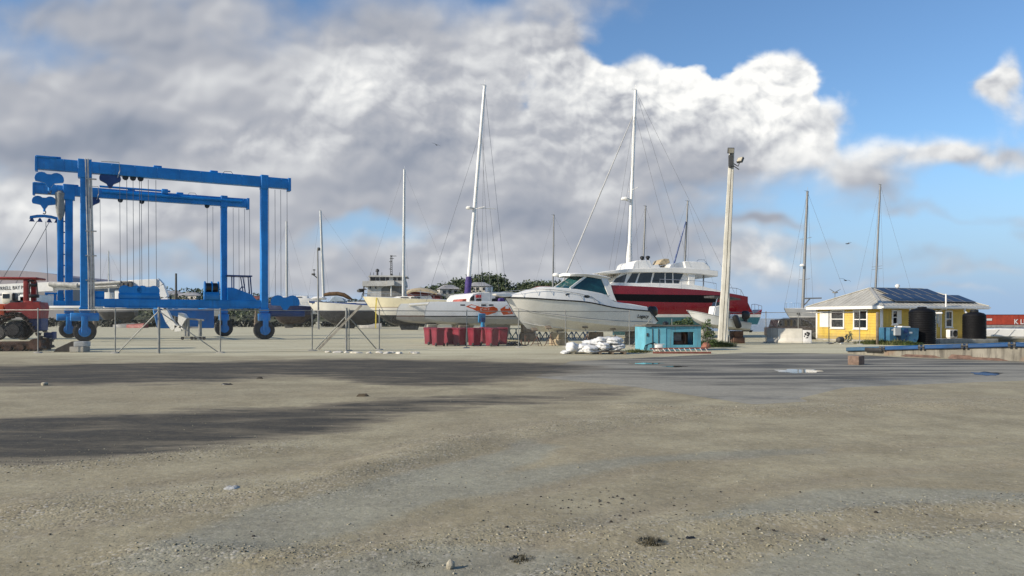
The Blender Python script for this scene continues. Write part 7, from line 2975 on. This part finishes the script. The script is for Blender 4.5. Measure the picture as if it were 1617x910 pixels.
def gravel():
    """loose stones, thicker along the ridges"""
    rs = np.random.default_rng(5)
    base = []
    for k in range(4):
        bm = bmesh.new()
        bmesh.ops.create_icosphere(bm, subdivisions=1, radius=1)
        v = np.array([x.co for x in bm.verts])
        f = np.array([[q.index for q in t.verts] for t in bm.faces])
        bm.free()
        v = v * (1 + .25 * rs.normal(size=(len(v), 1)))
        base.append((v, f))
    P = []
    for pts, wd, amp in RIDGES:
        n = int(700 if amp > .04 else 850)
        for _ in range(n):
            i = rs.integers(len(pts) - 1)
            t = rs.random()
            x = pts[i][0] * (1 - t) + pts[i + 1][0] * t + rs.normal() * wd * .8
            y = pts[i][1] * (1 - t) + pts[i + 1][1] * t + rs.normal() * wd * .9
            if 4 < y < 14 and abs(x) < y * .72:
                P.append((x, y, .45 + rs.exponential(.5)))
    for _ in range(5200):
        y = 4.5 + 13 * rs.random() ** 2.0
        P.append((rs.uniform(-.70, .70) * y, y, .30 + rs.exponential(.36)))
    P = np.array(P)
    z = ground_height(P[:, 0], P[:, 1])
    V, Fc, off = [], [], 0
    tone = []
    for (x, y, s), zz in zip(P, z):
        v, f = base[rs.integers(4)]
        s = min(s, 2.0) * .0060
        a = rs.random() * 6.28
        ca, sa = math.cos(a), math.sin(a)
        w = v * np.array([s * rs.uniform(.8, 1.5), s * rs.uniform(.7, 1.2), s * rs.uniform(.5, .9)])
        w = np.stack([w[:, 0] * ca - w[:, 1] * sa + x, w[:, 0] * sa + w[:, 1] * ca + y, w[:, 2] + zz + s * .2], -1)
        V.append(w)
        Fc.append(f + off)
        off += len(v)
        tone += [rs.random()] * len(f)
    V, Fc = np.concatenate(V), np.concatenate(Fc)
    me = bpy.data.meshes.new('gravel')
    me.vertices.add(len(V))
    me.vertices.foreach_set('co', V.ravel())
    me.loops.add(Fc.size)
    me.loops.foreach_set('vertex_index', Fc.ravel().astype(np.int32))
    me.polygons.add(len(Fc))
    me.polygons.foreach_set('loop_start', np.arange(0, Fc.size, 3, dtype=np.int32))
    me.update()
    at = me.attributes.new('tone', 'FLOAT', 'FACE')
    at.data.foreach_set('value', np.array(tone, dtype=np.float32))
    m, T, b, out = new_mat('loose_stones')
    f = T.n('ShaderNodeAttribute', attribute_name='tone').outputs['Fac']
    T.put(b.inputs['Base Color'], T.ramp(f, [(0, (.07, .062, .045)), (.25, (.19, .17, .115)), (.8, (.30, .275, .19)), (.96, (.33, .305, .23)), (1, (.44, .42, .34))]))
    b.inputs['Roughness'].default_value = .9
    me.materials.append(m)
    o = bpy.data.objects.new('gravel', me)
    COL.objects.link(o)
    tag(o, kind='stuff')


gravel()

# broken white stones in a line before the fence
for i, (px, py, w) in enumerate(((518, 556.8, .16), (534, 557.2, .26), (548, 557.4, .12), (563, 558, .34), (583, 558.2, .24), (599, 557.8, .26), (612, 558.4, .30), (618, 557.6, .22), (630, 558.6, .26), (651, 557.6, .32), (657, 558.4, .18))):
    o = rock('white_stone', 'flat broken white stone in the short line along the fence foot', 'stone', (G(px, py).x, G(px, py).y, -.02), (w, .16, .07), 40 + i, WHITE_ST, 'broken white stones before the fence')

# rope heap and scrap iron right of the bins
root = thing('rope_heap', 'heap of black rope beside the rightmost red bin', 'rope', (W(812, HZ, 44.6).x, 44.6, 0))
mb = MB()
rs_ = np.random.default_rng(9)
for k in range(7):
    c = Vector((rs_.normal() * .22, rs_.normal() * .15, .05 + k * .025))
    r = rs_.uniform(.16, .32)
    mb.path([c + Vector((math.cos(t) * r, math.sin(t) * r * .8, .04 * math.sin(3 * t + k))) for t in np.linspace(0, 6.28, 18, endpoint=False)], .032, 6, closed=True)
mb.build('coil', BLACK, root)
root = thing('anchor', 'rusty anchor standing against the fence foot right of the rope heap', 'anchor', (W(829, HZ, 43.6).x, 43.6, 0), .5)
mb = MB()
mb.tube((0, 0, .08), (.05, .05, .62), .03, n=8)
mb.path([(-.26, 0, .26), (-.2, 0, .1), (0, 0, .04), (.2, 0, .1), (.26, 0, .26)], .032, 7)
mb.build('shank', RUST, root)
mb = MB()
mb.prism([(-.09, 0), (0, .16), (.09, 0)], (-.26, 0, .24), (0, 1, 0), (.2, 0, 1), .03)
mb.prism([(-.09, 0), (0, .16), (.09, 0)], (.26, 0, .24), (0, 1, 0), (-.2, 0, 1), .03)
mb.tube((-.02, -.25, .52), (.1, .25, .52), .02, n=6)
mb.build('fluke', RUST, root)

# spare blue jack stands stored under the bow of the powerboat
jb = paint('jack_blue', (.015, .13, .24), .55, .25, 3, spots=.2)
proto = thing('jack_stand', 'blue jack stand stored among others behind the red bins', 'boat stand', (0, 0, 0), 0, 'blue jack stands stored in a row')
mb = MB()
for k in range(3):
    t = k * 2.094
    mb.tube((0, 0, .62), (math.cos(t) * .42, math.sin(t) * .42, .02), .035, n=6)
    mb.tube((math.cos(t) * .34, math.sin(t) * .34, .14), (math.cos(t + 2.094) * .34, math.sin(t + 2.094) * .34, .14), .022, n=5)
mb.tube((0, 0, .45), (0, 0, .8), .045, n=8)
mb.build('tripod', jb, proto)
mb = MB()
mb.bbox((-.2, -.2, .80), (.2, .2, .86), .02)
mb.build('pad', jb, proto)
for i in range(15):
    o = proto if i == 0 else copy_tree(proto)
    p = W(806 + i * 9.5 + RNG.uniform(-2, 2), HZ, 57.5 + RNG.uniform(-1.2, 1.2))
    o.location = (p.x, p.y, 0)
    o.rotation_euler = (0, 0, RNG.uniform(0, 6))

# plants
leafy('shrub', 'leafy shrub growing between the turquoise housing and the lamp pole', 'shrub', (W(1117, HZ, 41.0).x, 41.0, 0),
      [((0, 0, 1.05), (.36, .32, .32)), ((.18, .1, .72), (.30, .28, .22)), ((-.14, 0, .65), (.22, .2, .2)), ((.05, .05, 1.42), (.18, .18, .16)), ((.3, 0, .35), (.2, .2, .18))], 520, .058, BUSHGREEN, 4,
      [((0, 0, 0), (.0, 0, 1.4), .025), ((0, 0, .2), (.25, .05, .8), .018), ((0, 0, .3), (-.2, 0, .75), .016)])
leafy('creeper', 'low green creeper growing over the turquoise housing roof', 'plant', (W(1080, HZ, 38.4).x, 38.4, 1.22),
      [((0, 0, .12), (.55, .3, .16)), ((.2, .1, .26), (.30, .25, .18)), ((-.4, 0, .10), (.3, .25, .14))], 560, .05, BUSHGREEN, 6, [((0, 0, -.02), (.2, .1, .2), .012)])
tuft('weed_patch', 'low weeds on the ground between the white bundles and the turquoise housing', 'weeds', (W(1005, HZ, 36.0).x, 36.0, 0), .75, .22, 420, DRYGREEN, 5, width=.016)
for i, (px, Y, r_x, h, lb) in enumerate(((1372, 47.2, .9, .40, 'weeds along the left foot of the yellow house'), (1393, 47.0, .9, .48, 'weeds under the near corner of the yellow house'), (1415, 45.9, 1.0, .46, 'weeds before the blue generator'), (1434, 45.4, .8, .34, 'weeds beside the skid of the blue generator'))):
    tuft('weed_patch', lb, 'weeds', (W(px, HZ, Y).x, Y, 0), r_x, h, 560, BUSHGREEN if i % 2 else DRYGREEN, 60 + i, width=.02)
leafy('garden_plant', 'small leafy plant by the left wall of the yellow house', 'plant', (W(1340, HZ, 49.5).x, 49.5, 0), [((0, 0, .35), (.26, .22, .28)), ((.12, 0, .6), (.12, .12, .14))], 170, .06, BUSHGREEN, 12, [((0, 0, 0), (.05, 0, .55), .015)])
root = thing('water_pump', 'small grey pump with white foot near the left wall of the yellow house', 'pump', (W(1327, HZ, 47.2).x, 47.2, 0), .3)
mb = MB()
mb.lathe([(.03, -.24), (.15, -.22), (.19, -.1), (.19, .16), (.12, .22), (.03, .24)], (0, 0, .27), (1, .2, 0), 16)
mb.build('motor', DKSTEEL, root)
mb = MB()
mb.bbox((-.06, -.1, 0), (.16, .1, .12), .02)
mb.build('foot', WHITE, root)
mb = MB()
mb.path([(-.2, 0, .2), (-.5, .05, .05), (-.8, .1, .02)], .025, 6)
mb.build('hose', BLACK, root)

# scrub band closing the far left of the yard, and the clutter of the boat park before it
rs_ = np.random.default_rng(21)
for i in range(22):
    px = -60 + i * 34 + rs_.uniform(-8, 8)
    Y = rs_.uniform(139, 150)
    h = rs_.uniform(1.0, 1.8)
    w = rs_.uniform(1.8, 2.9)
    leafy('scrub_bush', 'dark green scrub bush in the hedge along the back of the yard', 'bush', (W(px, HZ, Y).x, Y, -.1),
          [((0, 0, h * .45), (w, 1.3, h * .5)), ((w * .5, .3, h * .6), (w * .5, .9, h * .45)), ((-w * .6, -.2, h * .4), (w * .5, .9, h * .4))], 260, .30, foliage('hedge_foliage', [(.008, .010, .006), (.018, .022, .011), (.038, .042, .022)]), 100 + i, [((0, 0, 0), (.2, 0, h * .7), .06), ((0, 0, 0), (-.5, 0, h * .6), .05)], 'scrub bushes in the back hedge')
scr = [('upturned_boat', 'grey upturned dinghy under the hedge, left of the hoist engine housing', 196, 130, (.20, .20, .19)), ('upturned_boat', 'faded red upturned dinghy under the hedge beyond the hoist beam', 215, 128, (.24, .05, .04)), ('upturned_boat', 'pale upturned dinghy in the hedge shade beside the cream yacht', 585, 126, (.45, .44, .41)), ('upturned_boat', 'blue upturned dinghy in front of the hedge beyond the hoist', 120, 126, (.05, .10, .16))]
for nm, lb, px, Y, c in scr:
    p = W(px, HZ, Y)
    root = thing(nm, lb, 'boat', (p.x, Y, 0), rs_.uniform(-.2, .2))
    rows = []
    for t in np.linspace(0, 1, 12):
        b = .75 * math.sin(min(1, t * 1.5 + .06) * math.pi / 2)
        rows.append([Vector(((t - .5) * 3.6, y * b, z * (.55 + .25 * t))) for y, z in ((-1, 0), (-.92, .5), (-.6, .9), (0, 1.0), (.6, .9), (.92, .5), (1, 0))])
    mb = MB()
    mb.loft(rows, cap=True, smooth=True, closed=False)
    mb.build('hull', paint(lb[:9] + '_dinghy', c, .6, .2, 1.5, streak=.3), root)
    mb = MB()
    mb.path([r[3] + Vector((0, 0, .02)) for r in rows], .03, 5)
    mb.build('keel_strip', WOOD, root)
for i, (px, Y, top, lb) in enumerate(((278, 118, 432, 'dark stub pole standing behind the blue hoist beam'), (404, 131, 490, 'short timber mooring post right of the hoist wheel'), (150, 120, 492, 'short timber mooring post between the left hoist columns'))):
    p = W(px, HZ, Y)
    mb = MB()
    h = W(px, top, Y).z
    mb.lathe([(.30, 0), (.28, h * .62), (.30, h * .63), (.17, h * .64), (.15, h), (.01, h + .02)], n=10)
    o = mb.build('timber_post', DKSTEEL if i == 0 else WOOD)
    o.location = (p.x, Y, 0)
    tag(o, lb, 'post')

# buildings far off
def far_house(label, px, py, Y, w, d, h, wall, roofc, rz=0.0, flat=False):
    p = W(px, py, Y)
    root = thing('hillside_house', label, 'house', (p.x, Y, p.z - h), rz)
    mb = MB()
    mb.bbox((-w / 2, -d / 2, -3), (w / 2, d / 2, h * .62))
    wl = mb.build('wall', wall, root)
    mb = MB()
    e = h * .62
    mb.loft([[Vector((x * (w / 2 + .5), y * (d / 2 + .5), e)) for x, y in ((-1, -1), (1, -1), (1, 1), (-1, 1))], [Vector((x * w * .22, y * .2, h)) for x, y in ((-1, -1), (1, -1), (1, 1), (-1, 1))]], cap=True)
    mb.build('roof', roofc, root)
    for k in (-1, 0, 1):
        mb = MB()
        mb.bbox((k * w * .28 - .6, -d / 2 - .05, e * .35), (k * w * .28 + .6, -d / 2 + .03, e * .8))
        mb.build('window', GLASS, root)


WALLS = paint('pale_house_wall', (.50, .47, .42), .8, .1, .3)
ROOFG = paint('grey_roof', (.34, .33, .32), .7, .15, .3)
ROOFR = paint('rust_roof', (.22, .075, .05), .7, .2, .3)
far_house('pale hillside house left of the hoist winch', 272, 459.5, 395, 13, 9, 5.5, WALLS, ROOFG, .2)
far_house('grey roofed hillside house just left of the hoist winch', 302, 462, 392, 11, 8, 4.6, WALLS, ROOFG, -.2)
far_house('small rust roofed hillside house beyond the hoist cab', 408, 468, 390, 9, 8, 4.2, WALLS, ROOFR, .1)
far_house('white hillside house with dark roof left of the purple mast cover', 708, 450, 300, 8, 7, 4.6, WALLS, ROOFG, .25)
far_house('grey roofed house high on the hill right of the purple mast cover', 757, 446, 296, 9, 7, 4.2, WALLS, ROOFG, -.15)
far_house('rust roofed house on the low hill beyond the powerboat bow', 858, 452, 285, 10, 8, 3.6, WALLS, ROOFR, .1)


def warehouse():
    Y = 210
    p = W(20, HZ, Y)
    root = thing('warehouse', 'large far shed with low arched mauve grey roof at the left edge', 'warehouse', (p.x, Y, 0), R(3))
    F = Frame(root)
    mb = MB()
    F.sil(mb, [(-150, 505), (-150, 440), (108, 446), (108, 505)], 0, 40)
    mb.build('wall', paint('shed_wall', (.26, .25, .25), .8, .1, .2), root)
    mb = MB()
    crest = [(-160, 432), (-80, 428), (-10, 427), (30, 427.5), (62, 430), (88, 434), (104, 440), (110, 447)]
    top = [F.at(px, py, -.5) for px, py in crest]
    xs = np.linspace(0, 1, 1)
    rows = []
    for y in (-.5, 41):
        rows.append([Vector((q.x, y, q.z)) for q in top])
    mb.loft(rows, closed=False)
    mb.loft([[Vector((q.x, -.5, q.z)) for q in top], [Vector((q.x, -.5, F.at(0, 452, -.5).z)) for q in top]], closed=False)
    mb.build('roof', paint('mauve_roof_sheet', (.30, .27, .29), .7, .1, .2, streak=.25, streakcol=(.24, .21, .23)), root)


warehouse()
sh = thing('long_shed', 'long low shed with dark red gable behind the cream yacht', 'shed', (W(645, HZ, 165).x, 165, 0), R(2))
Fs = Frame(sh)
mb = MB()
Fs.sil(mb, [(640, 500), (640, 459), (695, 465), (695, 500)], 0, 8)
mb.build('wall', paint('dark_red_wall', (.16, .035, .03), .8, .2, .3), sh)
mb = MB()
Fs.sil(mb, [(638, 458.5), (640, 456), (697, 463), (697, 465.5)], -.8, 8.8)
mb.build('roof', ROOFG, sh)


def gull(label, px, py, Y, rz, bank):
    root = thing('seabird', label, 'bird', W(px, py, Y), rz)
    root.rotation_euler = (bank, .1, rz)
    dk = paint('bird_dark', (.05, .05, .055), .8, .2, 8)
    mb = MB()
    mb.lathe([(.01, -.30), (.05, -.22), (.075, -.05), (.07, .1), (.045, .18), (.05, .22), (.02, .29), (.005, .34)], (0, 0, 0), (1, 0, 0), 12)
    mb.prism([(-.28, -.02), (-.46, -.09), (-.44, 0), (-.46, .09), (-.28, .02)], (0, 0, 0), (1, 0, 0), (0, 1, 0), .012)
    for s in (-1, 1):
        sec = []
        for t, z, c, x in ((0, 0, .18, .03), (.3, .11, .17, .07), (.55, .12, .13, .02), (.85, .04, .03, -.10)):
            sec.append([Vector((x + c / 2, s * t, z)), Vector((x, s * t, z + .02)), Vector((x - c / 2, s * t, z)), Vector((x, s * t, z - .012))])
        mb.loft(sec, cap=True, smooth=True)
    b_ = mb.build('body', dk, root, sharp=60)
    root.scale = (.7, .7, .7)


gull('dark seabird gliding above the roof left of the house', 1335, 443, 70, .6, .3)
gull('dark seabird higher over the gap between the two right masts', 1339, 385, 80, 2.2, -.2)
gull('lone dark seabird high in the cloud left of the white raked mast', 689, 229, 90, 1.2, .4)
